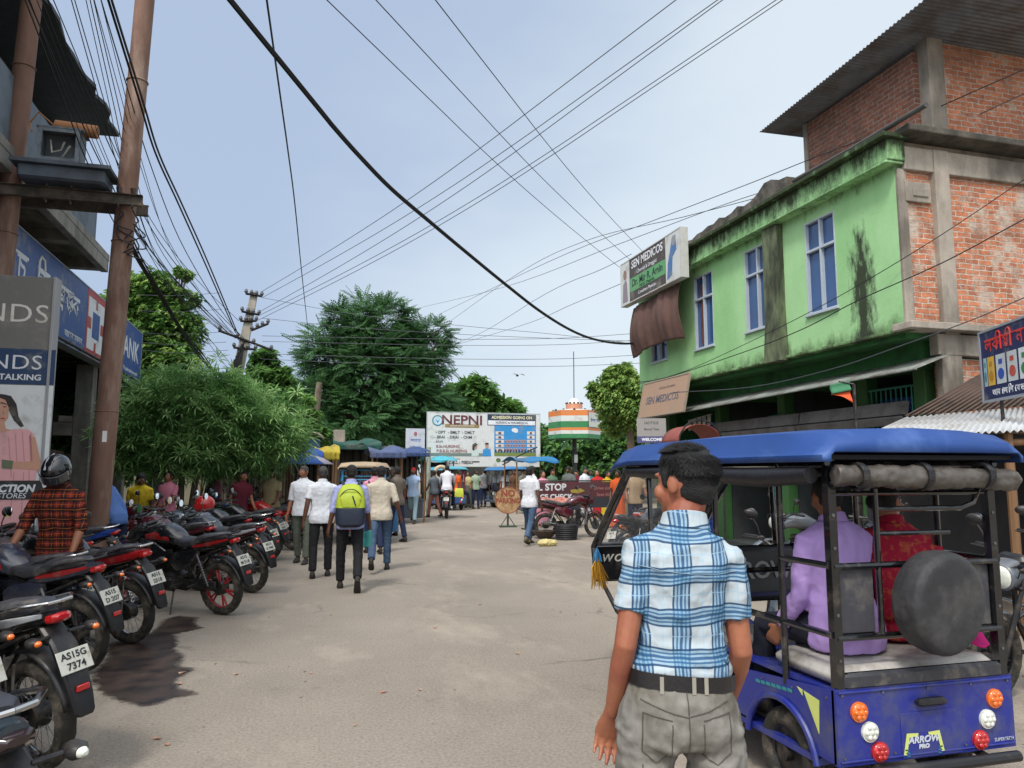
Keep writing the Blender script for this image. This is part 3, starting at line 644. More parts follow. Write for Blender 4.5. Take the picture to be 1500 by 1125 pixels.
# ================================================================== ELECTRIC RICKSHAWS (three wheels, open sides)
def e_rickshaw(label, loc, yaw, body, roofm, frame, hero=False, group='electric rickshaws on the road', stripes=None, roof_light=None, curtain=True, lw=.04):
    R0 = empty('electric_rickshaw', loc, R(yaw), label, 'rickshaw', group)
    GREYC = mat('grey_rexine_curtain', '#4c4742', .42, var=.2, vs=5, bump=.3, bs=16, stain=('#4f4a44', .3, 6))
    # roof: crowned shell with turned down rim
    r = MB(); W = .575; y0, y1 = -.12, 2.52; rings = []
    secs = [(y0, .0, .0), (y0+.02, .06, .0), (y0+.10, .115, .0), (y0+.45, .13, 0), (1.2, .135, 0), (2.0, .125, -.0), (2.30, .10, -.02), (y1, .02, -.06)]
    for y, hgt, dz in secs:
        ring = []; wid = W*(1 if y < 2.2 else (.96 if y < 2.4 else .86)); wid -= .03 if y == y0 else 0
        for q, zz in ((-1, -.10), (-1.0, -.035), (-.965, .0), (-.86, .75), (-.5, .92), (0, 1), (.5, .92), (.86, .75), (.965, .0), (1, -.035), (1, -.10)):
            ring.append((q*wid, y, 1.69+dz+(hgt*zz if zz > 0 else zz*.45)))
        rings.append(ring)
    r.rings(rings, cap=False, closed=False); r.build('roof', roofm, R0, solid=.012, ang=50)
    u = MB(); u.box((0, 1.15, 1.668), (1.08, 2.45, .02)); u.build('roof_lining', mat('dark_lining', '#17171d', .8), R0)
    # tub
    t = MB(); t.box((0, .0, .46), (1.0, .03, .33)); 
    for s in (-1, 1):
        pts = [(0, .30), (0, .62), (.75, .54), (.92, .50), (.92, .30), (.72, .30)]+[(.41+.27*math.cos(a), .22+.25*math.sin(a)) for a in [R(x) for x in (20, 45, 70, 90, 110, 135, 160)]]+[(.13, .30)]
        n = len(pts); t.prism(pts, s*.50-.012*s, s*.50, 'x')
        t.tube([(s*.505, .41+.28*math.cos(R(x)), .22+.26*math.sin(R(x))) for x in range(5, 180, 12)], .016, 8)
        t.box((s*.46, 1.65, .30), (.08, 1.5, .12), ch=.02)
    t.box((0, 1.3, .27), (.98, 2.35, .03)); t.box((0, .47, .60), (.96, .90, .02)); t.box((0, .93, .44), (.96, .02, .32))
    for s in (-1, 1): t.box((s*.33, 2.15, .42), (.26, .28, .22), ch=.05)
    t.build('body', body, R0, ang=30)
    hinge = MB(); hinge.tube([(-.49, -.018, .612), (.49, -.018, .612)], .006, 8); hinge.tube([(-.49, -.018, .315), (.49, -.018, .315)], .005, 8)
    hinge.build('panel_edge', body, R0)
    if hero:
        hd = MB(); hd.box((0, -.035, .545), (.16, .045, .035), ch=.012); hd.build('tailgate_handle', BLACK, R0)
        hd = MB(); hd.box((.01, -.0175, .40), (.34, .004, .20)); hd.build('pressed_panel', body, R0, bevel=.002)
    else:
        text('E', .01, (0, -.02, .5), R0, body, name='panel_mark') if False else None
    for s in (-1, 1):
        for i, (dx, z, m) in enumerate(((0, .525, ORANGEL), (.052, .435, CLEARL), (.10, .345, REDL))):
            l = MB(); x = s*(.385-dx); l.cyl((x, -.020, z), (0, 1, 0), .044, .012, 28); l.ball((x, -.022, z), (.041, .018, .041), 20, 8)
            for k in range(6):
                a = k*math.pi/3; l.ball((x+.024*math.cos(a), -.035, z+.024*math.sin(a)), (.011, .007, .011), 8, 6)
            l.ball((x, -.037, z), (.011, .007, .011), 8, 6); l.build('tail_lamp', m, R0)
    bp = MB(); bp.tube([(-.46, -.06, .27), (.46, -.06, .27)], .025, 10); bp.bar((-.3, -.06, .27), (-.3, .1, .29), .018); bp.bar((.3, -.06, .27), (.3, .1, .29), .018); bp.build('bumper', BLACK, R0)
    # wheels
    for x, y, nm in ((-.44, .41, 'rear_wheel'), (.44, .41, 'rear_wheel'), (0, 2.62, 'front_wheel')):
        wh = empty_part(nm, R0); m = MB(); m.torus((x, y, .215), (1, 0, 0), .165, .05, 36, 12, 1.0); m.build('tyre', RUBBER, wh)
        m = MB(); m.torus((x, y, .215), (1, 0, 0), .125, .014, 30, 8, 2); m.cyl((x, y, .215), (1, 0, 0), .12, .03, 26); m.cyl((x, y, .215), (1, 0, 0), .04, .11, 16); m.build('rim', DKMETAL, wh)
    # posts and rails
    p = MB(); B = lambda a, b, r_=.016: p.tube([a, b], r_, 8)
    for s in (-1, 1):
        p.box((s*.465, .01, 1.14), (.042, .042, 1.04)); B((s*.49, .36, .56), (s*.49, .36, 1.66), .017); B((s*.49, .98, .45), (s*.49, .98, 1.66), .017); B((s*.49, 1.78, .32), (s*.49, 1.86, 1.66), .018)
        B((s*.48, 2.36, .33), (s*.45, 2.30, 1.66), .019) if False else None
        p.tube([(s*.46, 2.92, .70), (s*.47, 2.96, .98), (s*.46, 2.62, 1.32), (s*.45, 2.24, 1.66)], .024, 8)
        B((s*.49, 0, 1.17), (s*.49, .36, 1.17)); B((s*.49, 0, .86), (s*.49, .36, .86)); p.tube([(s*.50, .36, .86), (s*.51, .62, .86), (s*.51, .70, .80), (s*.51, .72, .54)], .018, 8)
        B((s*.49, .98, 1.02), (s*.49, 1.45, 1.02)); B((s*.49, 1.45, 1.02), (s*.49, 1.45, .32)); B((s*.49, -.02, 1.64), (s*.46, 2.2, 1.64), .016)
    B((-.47, .0, 1.165), (.47, .0, 1.165)); B((-.47, -.0, .845), (.47, 0, .845)); B((-.22, 0, .845), (-.22, 0, 1.52), .014)
    p.tube([(-.22, 0, 1.425), (.28, 0, 1.425), (.36, 0, 1.45), (.40, 0, 1.52), (.46, 0, 1.60)], .013, 8); B((-.47, 0, 1.50), (.42, 0, 1.50), .012); B((-.22, 0, 1.31), (.20, 0, 1.31), .012)
    B((-.47, .0, 1.64), (.47, 0, 1.64)); B((-.47, 1.0, 1.02), (.47, 1.0, 1.02)); p.build('frame', frame, R0)
    # rear cushion bench, mid seat, back rests
    VS = mat('white_rexine', '#a9a5a0', .5, var=.12, bump=.2, bs=25, stain=('#6d675e', .3, 5))
    s_ = MB(); s_.box((0, .26, .665), (.93, .50, .09), ch=.035); s_.build('seat', [VS], R0, ang=60)
    se = MB(); se.box((0, .0, .655), (.90, .045, .075), ch=.015); se.build('seat_edge', VINYL, R0)
    PB = mat('dark_backrest', '#3c3c42', .6, var=.15, bump=.25, bs=18, stain=('#6a655d', .2, 6))
    for x0, x1 in ((-.445, -.235), (.24, .445)):
        q = MB(); q.box(((x0+x1)/2, .025, 1.005), (x1-x0, .018, .30), ch=.008); q.build('back_panel', PB, R0)
    q = MB(); q.box((0, 1.32, .56), (.92, .34, .10), ch=.03); q.box((0, 1.32, .42), (.9, .32, .2)); q.build('front_seat', mat('grey_cushion', '#75726f', .6, var=.15, bump=.2, bs=20), R0)
    q = MB(); q.box((0, 1.50, .93), (.86, .09, .36), ch=.035); q.build('seat_back', mat('charcoal_rexine', '#3a3c3f', .5, var=.12, bump=.2, bs=20), R0)
    q = MB(); q.box((.41, 1.50, .93), (.10, .10, .38), ch=.03); q.box((-.41, 1.50, .93), (.10, .10, .38), ch=.03); q.box((0, 1.45, .80), (.74, .02, .025)); q.build('seat_piping', mat('navy_rexine', '#1d2350', .5), R0)
    if hero:
        text('ARROW', .155, (.06, 1.448, .95), R0, mat('grey_letter_paint', '#8d9294', .5), off=.003)
    if curtain:
        c = MB(); c.tube([(-.50, -.075, 1.585), (-.25, -.085, 1.578), (0, -.085, 1.572), (.25, -.085, 1.57), (.54, -.07, 1.555), (.56, -.07, 1.555)], [.048, .052, .055, .05, .052, .03], 14)
        pass
        fuse(c, 'rolled_curtain', GREYC, R0, .01, 2, (.06, .03))
        c = MB(); [c.tube([(s*.545, .03, 1.585), (s*.55, .4, 1.57), (s*.55, .9, 1.58), (s*.545, 1.25, 1.59), (s*.53, 2.1, 1.60)], [.04, .05, .04, .05, .035], 12) for s in (-1, 1)]; each(c, 'side_curtain', mat('black_rexine', '#1c1b20', .5, bump=.4, bs=14), R0)
        c = MB()
        for x in (-.38, -.02, .34): c.torus((x, -.085, 1.578), (1, 0, 0), .06, .008, 20, 6, 2.5); c.box((x, -.145, 1.585), (.035, .012, .05), ch=.004)
        each(c, 'curtain_strap', BLACK, R0)
    # front: black nose panel, windshield, handlebar, fork
    n_ = MB(); n_.box((0, 2.985, .84), (.90, .04, .30), ch=.015); n_.build('nose_panel', BLACKG, R0)
    if hero: text('WORLD', .085, (-.20, 2.96, .88), R0, PLATE, off=.002, sx=1.1, sp=1.3, shear=.25)
    gl = MB()
    gl.sheet(lambda u, v: (-.44+.88*u, 2.965-.70*v*(1-.0)+.10*math.sin(v*3.14), .99+.66*v), 8, 10)
    GLS = bpy.data.materials.get('windshield_glass') or bpy.data.materials.new('windshield_glass')
    GLS.use_nodes = True; b = GLS.node_tree.nodes['Principled BSDF']; b.inputs['Base Color'].default_value = (.85, .9, .9, 1); b.inputs['Alpha'].default_value = .16; b.inputs['Roughness'].default_value = .03
    gl.build('windshield', GLS, R0)
    gs = MB(); gs.tube([(-.43, 2.94, .99), (-.425, 2.62, 1.30), (-.42, 2.27, 1.64)], .018, 8, flat=.4); gs.tube([(.43, 2.94, .99), (.425, 2.62, 1.30), (.42, 2.27, 1.64)], .018, 8, flat=.4); gs.bar((-.43, 2.95, 1.0), (.43, 2.95, 1.0), .014); gs.build('windshield_trim', STEEL, R0)
    fk = MB()
    for s in (-1, 1): fk.tube([(s*.07, 2.62, .215), (s*.075, 2.50, .62), (s*.05, 2.40, .92)], .017); fk.tube([(s*.20, 2.92, .72), (s*.18, 2.76, .45), (s*.15, 2.60, .30)], .015); fk.tube([(s*.40, 2.96, .70), (s*.38, 2.70, .50), (s*.33, 2.30, .32)], .018)
    fk.tube([(-.32, 2.22, 1.0), (-.15, 2.34, .98), (.15, 2.34, .98), (.32, 2.22, 1.0)], .014); fk.build('front_fork', BLACK, R0)
    fd = MB(); fd.sheet(lambda u, v: (.07*(2*v-1), 2.62+.25*math.cos(R(10+u*150)), .215+.25*math.sin(R(10+u*150))), 12, 4); fd.build('front_fender', BLACK, R0, solid=.008)
    hl = MB(); hl.ball((0, 3.03, .86), (.09, .05, .09)); hl.build('headlight', CLEARL, R0)
    return R0
# ================================================================== GROUND
def ground_mat(name, a, b, c, rough=.93):
    m = bpy.data.materials.new(name); m.use_nodes = True; t = m.node_tree; P = t.nodes['Principled BSDF']; nn = t.nodes.new; ll = t.links.new
    P.inputs['Roughness'].default_value = rough; P.inputs['Specular IOR Level'].default_value = .25
    tc = nn('ShaderNodeTexCoord')
    def noise_(sc, det=6, ro=.65, st=(1, 1, 1)):
        mp = nn('ShaderNodeMapping'); mp.inputs['Scale'].default_value = st; ll(tc.outputs['Object'], mp.inputs['Vector'])
        n = nn('ShaderNodeTexNoise'); n.inputs['Scale'].default_value = sc; n.inputs['Detail'].default_value = det; n.inputs['Roughness'].default_value = ro; ll(mp.outputs['Vector'], n.inputs['Vector']); return n
    def ramp(n, p0, p1, c0=(0, 0, 0, 1), c1=(1, 1, 1, 1)):
        r = nn('ShaderNodeValToRGB'); r.color_ramp.elements[0].position = p0; r.color_ramp.elements[1].position = p1; r.color_ramp.elements[0].color = c0; r.color_ramp.elements[1].color = c1; ll(n, r.inputs['Fac']); return r
    base = ramp(noise_(.35, 8).outputs['Fac'], .32, .68, (*lin(a), 1), (*lin(b), 1))
    g = noise_(48, 6, .8); gr = ramp(g.outputs['Fac'], .36, .62, (.52, .51, .50, 1), (1.08, 1.08, 1.08, 1))
    m1 = nn('ShaderNodeMixRGB'); m1.blend_type = 'MULTIPLY'; m1.inputs['Fac'].default_value = .8; ll(base.outputs['Color'], m1.inputs['Color1']); ll(gr.outputs['Color'], m1.inputs['Color2'])
    d = ramp(noise_(.9, 8, .7, (1, .45, 1)).outputs['Fac'], .52, .74); m2 = nn('ShaderNodeMixRGB'); ll(d.outputs['Color'], m2.inputs['Fac']); ll(m1.outputs['Color'], m2.inputs['Color1']); m2.inputs['Color2'].default_value = (*lin(c), 1)
    v = nn('ShaderNodeTexVoronoi'); v.inputs['Scale'].default_value = 22; ll(tc.outputs['Object'], v.inputs['Vector'])
    vr = ramp(v.outputs['Distance'], .035, .07, (1, 1, 1, 1), (0, 0, 0, 1)); mk = ramp(noise_(1.6, 4).outputs['Fac'], .5, .62)
    mm = nn('ShaderNodeMixRGB'); mm.blend_type = 'MULTIPLY'; mm.inputs['Fac'].default_value = 1; ll(vr.outputs['Color'], mm.inputs['Color1']); ll(mk.outputs['Color'], mm.inputs['Color2'])
    m3 = nn('ShaderNodeMixRGB'); ll(mm.outputs['Color'], m3.inputs['Fac']); ll(m2.outputs['Color'], m3.inputs['Color1']); m3.inputs['Color2'].default_value = (*lin('#5a4c40'), 1)
    dk = ramp(noise_(2.6, 7, .75).outputs['Fac'], .60, .80); m4 = nn('ShaderNodeMixRGB'); ll(dk.outputs['Color'], m4.inputs['Fac']); ll(m3.outputs['Color'], m4.inputs['Color1']); m4.inputs['Color2'].default_value = (*lin('#6b6259'), 1)
    w0 = noise_(2.2, 3); wa = nn('ShaderNodeVectorMath'); wa.operation = 'MULTIPLY_ADD'; wa.inputs[1].default_value = (.5, .5, 0); ll(w0.outputs['Color'], wa.inputs[0]); ll(tc.outputs['Object'], wa.inputs[2])
    cv = nn('ShaderNodeTexVoronoi'); cv.feature = 'DISTANCE_TO_EDGE'; cv.inputs['Scale'].default_value = .55; ll(wa.outputs[0], cv.inputs['Vector']); ck = ramp(cv.outputs['Distance'], .004, .012, (1, 1, 1, 1), (0, 0, 0, 1))
    cm = ramp(noise_(.5, 3).outputs['Fac'], .52, .60, (0, 0, 0, 1), (.55, .55, .55, 1)); c2_ = nn('ShaderNodeMixRGB'); c2_.blend_type = 'MULTIPLY'; c2_.inputs['Fac'].default_value = 1; ll(ck, c2_.inputs['Color1']) if False else ll(ck.outputs['Color'], c2_.inputs['Color1']); ll(cm.outputs['Color'], c2_.inputs['Color2'])
    m5 = nn('ShaderNodeMixRGB'); ll(c2_.outputs['Color'], m5.inputs['Fac']); ll(m4.outputs['Color'], m5.inputs['Color1']); m5.inputs['Color2'].default_value = (*lin('#5c544b'), 1); m4 = m5
    ll(m4.outputs['Color'], P.inputs['Base Color'])
    bp = nn('ShaderNodeBump'); bp.inputs['Strength'].default_value = .55; bp.inputs['Distance'].default_value = .012; ll(g.outputs['Fac'], bp.inputs['Height'])
    g2 = noise_(3.5, 5); b2 = nn('ShaderNodeBump'); b2.inputs['Strength'].default_value = .25; b2.inputs['Distance'].default_value = .05; ll(g2.outputs['Fac'], b2.inputs['Height']); ll(bp.outputs['Normal'], b2.inputs['Normal']); ll(b2.outputs['Normal'], P.inputs['Normal'])
    return m
g = MB(); g.add([(-400, -300, -.02), (400, -300, -.02), (400, 600, -.02), (-400, 600, -.02)], [(0, 1, 2, 3)])
tag(g.build('ground', ground_mat('dusty_earth', '#857a6b', '#958a7a', '#7c7163')), kind='structure')
ROADM = ground_mat('worn_asphalt', '#8c8378', '#a0968a', '#a79c8d')
def road_edge(side, y):
    return side+.35*math.sin(y*.37+side)+.18*math.sin(y*1.31+2*side)
g = MB(); g.sheet(lambda u, v: ((road_edge(-3.2, -20+90*v)*(1-u)+road_edge(7.6, -20+90*v)*u) + (0 if v < .42 else (v-.42)*26*(1-.45*u)), -20+90*v, 0), 12, 160)
tag(g.build('road', ROADM), kind='structure')
# wet oily patch by the bikes
pts = []
for px, py in ((140, 985), (135, 1000), (150, 1018), (185, 1030), (205, 1036), (240, 1030), (262, 1022), (292, 1016), (262, 1008), (258, 996), (285, 981), (262, 975), (270, 962), (256, 950), (262, 938), (255, 930), (300, 920), (285, 914), (290, 905), (262, 902), (240, 908), (225, 925), (200, 935), (150, 945), (158, 962)):
    p = gnd(px, py); pts.append((p.x, p.y))
def inside_dist(x, y):
    ins = False; dm = 9; n = len(pts)
    for i in range(n):
        (x1, y1), (x2, y2) = pts[i], pts[(i+1) % n]
        if (y1 > y) != (y2 > y) and x < (x2-x1)*(y-y1)/(y2-y1)+x1: ins = not ins
        t = max(0, min(1, ((x-x1)*(x2-x1)+(y-y1)*(y2-y1))/((x2-x1)**2+(y2-y1)**2))); dm = min(dm, math.hypot(x-x1-t*(x2-x1), y-y1-t*(y2-y1)))
    return dm if ins else -dm
x0, x1, y0, y1 = min(p[0] for p in pts)-.3, max(p[0] for p in pts)+.3, min(p[1] for p in pts)-.3, max(p[1] for p in pts)+.3
g = MB(); g.sheet(lambda u, v: (x0+(x1-x0)*u, y0+(y1-y0)*v, .004), 90, 110)
wet = bpy.data.materials.new('wet_stain'); wet.use_nodes = True; t_ = wet.node_tree; P_w = t_.nodes['Principled BSDF']; P_w.inputs['Roughness'].default_value = .38
at_ = t_.nodes.new('ShaderNodeAttribute'); at_.attribute_name = 'wetness'; n_1 = t_.nodes.new('ShaderNodeTexNoise'); n_1.inputs['Scale'].default_value = 9; n_1.inputs['Detail'].default_value = 7; n_1.inputs['Roughness'].default_value = .7
c_1 = t_.nodes.new('ShaderNodeTexCoord'); t_.links.new(c_1.outputs['Object'], n_1.inputs['Vector']); a_1 = t_.nodes.new('ShaderNodeMath'); a_1.operation = 'MULTIPLY_ADD'; a_1.inputs[1].default_value = .22; t_.links.new(n_1.outputs['Fac'], a_1.inputs[0]); t_.links.new(at_.outputs['Fac'], a_1.inputs[2])
r_1 = t_.nodes.new('ShaderNodeMapRange'); r_1.inputs[1].default_value = .09; r_1.inputs[2].default_value = .16; r_1.inputs[4].default_value = .93; t_.links.new(a_1.outputs[0], r_1.inputs[0]); t_.links.new(r_1.outputs[0], P_w.inputs['Alpha'])
n_2 = t_.nodes.new('ShaderNodeTexNoise'); n_2.inputs['Scale'].default_value = 5; n_2.inputs['Detail'].default_value = 8; t_.links.new(c_1.outputs['Object'], n_2.inputs['Vector']); q_1 = t_.nodes.new('ShaderNodeValToRGB'); q_1.color_ramp.elements[0].position = .35; q_1.color_ramp.elements[1].position = .7; q_1.color_ramp.elements[0].color = (*lin('#272120'), 1); q_1.color_ramp.elements[1].color = (*lin('#54443a'), 1); t_.links.new(n_2.outputs['Fac'], q_1.inputs['Fac']); t_.links.new(q_1.outputs['Color'], P_w.inputs['Base Color'])
g = g.build('puddle', wet, smooth=False); at = g.data.attributes.new('wetness', 'FLOAT', 'POINT'); at.data.foreach_set('value', [inside_dist(v.co.x, v.co.y) for v in g.data.vertices]); tag(g, kind='structure')
# loose litter and pebbles
g = MB(); rr_ = random.Random(5)
for i in range(1500):
    x = rr_.uniform(-3, 6); y = 2.6+abs(rr_.gauss(0, 7)); s = rr_.uniform(.002, .006)*(2.2 if rr_.random() < .06 else 1); g.ball((x, y, s*.4), (s, s*rr_.uniform(.6, 1.3), s*.6), 6, 4)
tag(g.build('gravel', mat('pebbles', '#857a6c', .9, var=.35, vs=3)), kind='stuff', label='small loose pebbles scattered over the road')

# ================================================================== walls with openings
def holed(mb, ax, c0, th, u0, u1, z0, z1, holes):
    """wall slab on plane ax=c0..c0+th from u0..u1, z0..z1 with rectangular holes (ua, ub, za, zb)"""
    def bx(a, b, p, q):
        if b-a < 1e-4 or q-p < 1e-4: return
        if ax == 'x': mb.box((c0+th/2, (a+b)/2, (p+q)/2), (abs(th), b-a, q-p))
        else: mb.box(((a+b)/2, c0+th/2, (p+q)/2), (b-a, abs(th), q-p))
    u = u0
    for ua, ub, za, zb in sorted(holes):
        bx(u, ua, z0, z1); bx(ua, ub, z0, za); bx(ua, ub, zb, z1); u = ub
    bx(u, u1, z0, z1)

# ================================================================== GREEN AND BRICK BUILDING, right
GX = 8.0
GREEN = None
def green_mat():
    m = bpy.data.materials.new('mossy_green_plaster'); m.use_nodes = True; t = m.node_tree; P = t.nodes['Principled BSDF']; nn = t.nodes.new; ll = t.links.new
    P.inputs['Roughness'].default_value = .88; P.inputs['Specular IOR Level'].default_value = .2; tc = nn('ShaderNodeTexCoord')
    def noise_(sc, det, ro, st):
        mp = nn('ShaderNodeMapping'); mp.inputs['Scale'].default_value = st; ll(tc.outputs['Object'], mp.inputs['Vector'])
        n = nn('ShaderNodeTexNoise'); n.inputs['Scale'].default_value = sc; n.inputs['Detail'].default_value = det; n.inputs['Roughness'].default_value = ro; ll(mp.outputs['Vector'], n.inputs['Vector']); return n.outputs['Fac']
    def ramp(n, p0, p1, c0=(0, 0, 0, 1), c1=(1, 1, 1, 1)):
        r = nn('ShaderNodeValToRGB'); r.color_ramp.elements[0].position = p0; r.color_ramp.elements[1].position = p1; r.color_ramp.elements[0].color = c0; r.color_ramp.elements[1].color = c1; ll(n, r.inputs['Fac']); return r.outputs['Color']
    base = ramp(noise_(.9, 6, .6, (1, 1, .6)), .3, .72, (*lin('#86b87c'), 1), (*lin('#a8d19c'), 1))
    sp = nn('ShaderNodeSeparateXYZ'); ll(tc.outputs['Object'], sp.inputs[0])
    def zmask(z0, z1):   # 1 at z1 fading to 0 at z0
        mr = nn('ShaderNodeMapRange'); mr.inputs[1].default_value = z0; mr.inputs[2].default_value = z1; mr.inputs[3].default_value = 0; mr.inputs[4].default_value = .5; ll(sp.outputs['Z'], mr.inputs[0]); return mr.outputs[0]
    last = base
    # moss grown down from the cornice and up from the ledge, and one long streak
    ya = (atx(1262, 400, GX).y); yn = nn('ShaderNodeMath'); yn.operation = 'SUBTRACT'; yn.inputs[1].default_value = ya; ll(sp.outputs['Y'], yn.inputs[0])
    yb = nn('ShaderNodeMath'); yb.operation = 'ABSOLUTE'; ll(yn.outputs[0], yb.inputs[0]); ym = nn('ShaderNodeMapRange'); ym.inputs[1].default_value = .05; ym.inputs[2].default_value = .42; ym.inputs[3].default_value = .42; ym.inputs[4].default_value = 0; ll(yb.outputs[0], ym.inputs[0])
    zt = nn('ShaderNodeMapRange'); zt.inputs[1].default_value = 5.6; zt.inputs[2].default_value = 4.8; zt.inputs[3].default_value = 0; zt.inputs[4].default_value = 1; ll(sp.outputs['Z'], zt.inputs[0])
    yz = nn('ShaderNodeMath'); yz.operation = 'MULTIPLY'; ll(ym.outputs[0], yz.inputs[0]); ll(zt.outputs[0], yz.inputs[1])
    for mk, sc, st, lo, hi, colr in ((zmask(5.65, 6.35), 6.5, (1, 1, .35), .64, .92, '#39432f'), (zmask(3.95, 3.5), 3.0, (1, 1, .5), .72, 1.0, '#4a5a3c'), (yz.outputs[0], 8, (1, 1, .35), .66, .88, '#3a4233'), (zmask(9, 8.9), 2.0, (1, 1, .12), 1.0, 1.22, '#5c8a52')):
        s = nn('ShaderNodeMath'); s.operation = 'ADD'; ll(noise_(sc, 9, .75, st), s.inputs[0]); ll(mk, s.inputs[1])
        mx = nn('ShaderNodeMixRGB'); ll(ramp(s.outputs[0], lo, hi), mx.inputs['Fac']); ll(last, mx.inputs['Color1']); mx.inputs['Color2'].default_value = (*lin(colr), 1); last = mx.outputs['Color']
    ll(last, P.inputs['Base Color'])
    bp = nn('ShaderNodeBump'); bp.inputs['Strength'].default_value = .3; bp.inputs['Distance'].default_value = .02; ll(noise_(11, 6, .7, (1, 1, 1)), bp.inputs['Height']); ll(bp.outputs['Normal'], P.inputs['Normal'])
    return m
GREEN = green_mat()
MOSS = mat('black_moss_plaster', '#4a5140', .95, col2='#75805f', vs=3.5, bump=.5, bs=30, sc=(1, 1, .3), stain=('#23261e', .5, 4, (1, 1, .3)))
BRICK = brick_mat('orange_brick_x', 'x', '#c07c5c', '#9c624b', '#bdb2a4', patch='#bab0a2', dark='#80604f')
BRICKD = brick_mat('old_brick_y', 'y', '#7b5244', '#94604d', '#8f8b82', dark='#544840')
SLATE = mat('weathered_parapet', '#55504a', .95, col2='#7c746a', vs=5, bump=.8, bs=25, stain=('#2f302a', .5, 3))
RB = empty('brick_and_green_building', (GX, 8.4, 0), 0, 'two storey green plastered building with bare orange brick side wall', 'building')
def L(o): o.location = Vector(o.location)-Vector((GX, 8.4, 0)); return o
def bp_(mb, name, m, parent=None, **k):
    o = mb.build(name, m, parent or RB, **k)
    if parent is None: o.location = (-GX, -8.4, 0)
    return o
wins = []
for tl, tr, bl in (((1180, 325), (1221, 308), (1184, 462)), ((1091, 366), (1126, 352), (1094, 487)), ((1016, 407), (1043, 395), (1019, 513)), ((955, 452), (976, 443), (955, 532))):
    y1 = atx(*bl, GX).y; y0 = atx(tr[0], tr[1], GX).y; z1 = atx(*tr, GX).z; z0 = atx(*bl, GX).z; wins.append((y0, y1, z0, z1))
f = MB(); holed(f, 'x', GX, .18, 8.42, 16.9, 3.58, 6.28, wins); bp_(f, 'front_wall', GREEN, smooth=False)
f = MB(); f.box((11, 16.82, 4.95), (5.64, .16, 2.66)); f.box((13.9, 12.6, 4.95), (.16, 8.2, 2.66)); f.box((11, 12.6, 6.30), (5.7, 8.3, .10)); pass; each(f, 'floor_slab', CONC, RB, (-GX, -8.4, 0), smooth=False)
FRM = mat('pale_window_paint', '#a9b3bd', .6, var=.06, vs=12)
GLB = mat('blue_window_glass', '#34527e', .12, var=.18, vs=1.0, spec=.8)
for i, (y0, y1, z0, z1) in enumerate(wins):
    fr = MB(); t = .026; x = GX+.03; mid = z0+(z1-z0)*.68
    for a, b, p, q in ((y0, y1, z0, z0+t), (y0, y1, z1-t, z1), (y0, y0+t, z0+t, z1-t), (y1-t, y1, z0+t, z1-t), ((y0+y1)/2-.018, (y0+y1)/2+.018, z0+t, z1-t), (y0+t, y1-t, mid-.022, mid+.022)):
        fr.box((x+(.004 if (a, b) == ((y0+y1)/2-.018, (y0+y1)/2+.018) else 0), (a+b)/2, (p+q)/2), (.07, b-a, q-p))
    fo = bp_(fr, 'window', FRM, bevel=.004); fo['label'] = ['pale framed window nearest the brick corner', 'pale framed window left of the mossy drain', 'pale framed window with one half ajar', 'pale framed window under the brown cloth'][i]
    gl = MB(); gl.box((GX+.07, (y0+y1)/2, (z0+z1)/2), (.012, y1-y0-.02, z1-z0-.02)); gl.build('window_glass', GLB, fo, smooth=False)
    sl = MB(); sl.box((GX+.0, (y0+y1)/2, z0-.02), (.10, y1-y0+.06, .035)); sl.build('window_sill', FRM, fo, bevel=.004)
    if i == 2:
        q = MB(); q.box((GX+.052, y1-.24, z0+.72), (.03, .05, 1.3)); q.build('open_sash', mat('red_wood', '#6e4036', .7), fo)
ya, yb = atx(1152, 420, GX).y, atx(1125, 420, GX).y
f = MB(); f.loft([(3.50, GX-.05, (ya+yb)/2, .12, (yb-ya)/2), (4.3, GX-.04, (ya+yb)/2, .10, (yb-ya)*.42), (5.9, GX-.04, (ya+yb)/2, .10, (yb-ya)*.42)], 16, axis='z', e=8); bp_(f, 'mossy_drain_column', MOSS)
cn = MB()   # cornice with upper band and lower lip
cn.box((GX-.05, 12.56, 6.12), (.30, 8.5, .30)); cn.box((GX-.10, 12.56, 6.31), (.42, 8.62, .07)); cn.box((GX-.07, 12.56, 5.945), (.30, 8.46, .04)); bp_(cn, 'cornice', GREEN, smooth=False, bevel=.012)
ld = MB(); ld.box((GX+.0, 12.6, 3.55), (.14, 8.7, .05)); bp_(ld, 'ledge', GREEN, smooth=False, bevel=.01)
# brick side facing the camera
sb = MB(); sb.box((11.0, 8.50, 4.75), (5.96, .20, 2.26)); sb.box((11.3, 8.50, 1.6), (5.3, .20, 3.16)); bp_(sb, 'side_wall', BRICK, smooth=False)
pl_ = MB()
pl_.box((8.08, 8.42, 4.75), (.15, .10, 2.26)); pl_.box((8.73, 8.37, 3.1), (.26, .12, 6.2)); pl_.box((8.05+3, 8.40, 6.03), (5.9, .14, .34)); pl_.box((11.2, 8.38, 3.36), (5.5, .16, .30)); pl_.box((10.9, 8.30, 3.58), (6.1, .36, .10)); pl_.box((8.55, 8.37, 1.7), (.10, .13, 3.4))
pl_.box((8.33, 8.375, 5.55), (.44, .05, .30)); pl_.box((8.36, 8.345, 5.54), (.26, .03, .12))
each(pl_, 'concrete_beam', CONC, RB, (-GX, -8.4, 0), smooth=False, bevel=.012)
cc = MB(); cc.box((11.12, 8.30, 6.37), (6.3, .42, .10)); bp_(cc, 'roof_ledge', mat('dark_ledge', '#5d5850', .95, var=.25, vs=4, bump=.4, bs=25, stain=('#33332c', .45, 3)), smooth=False, bevel=.015)
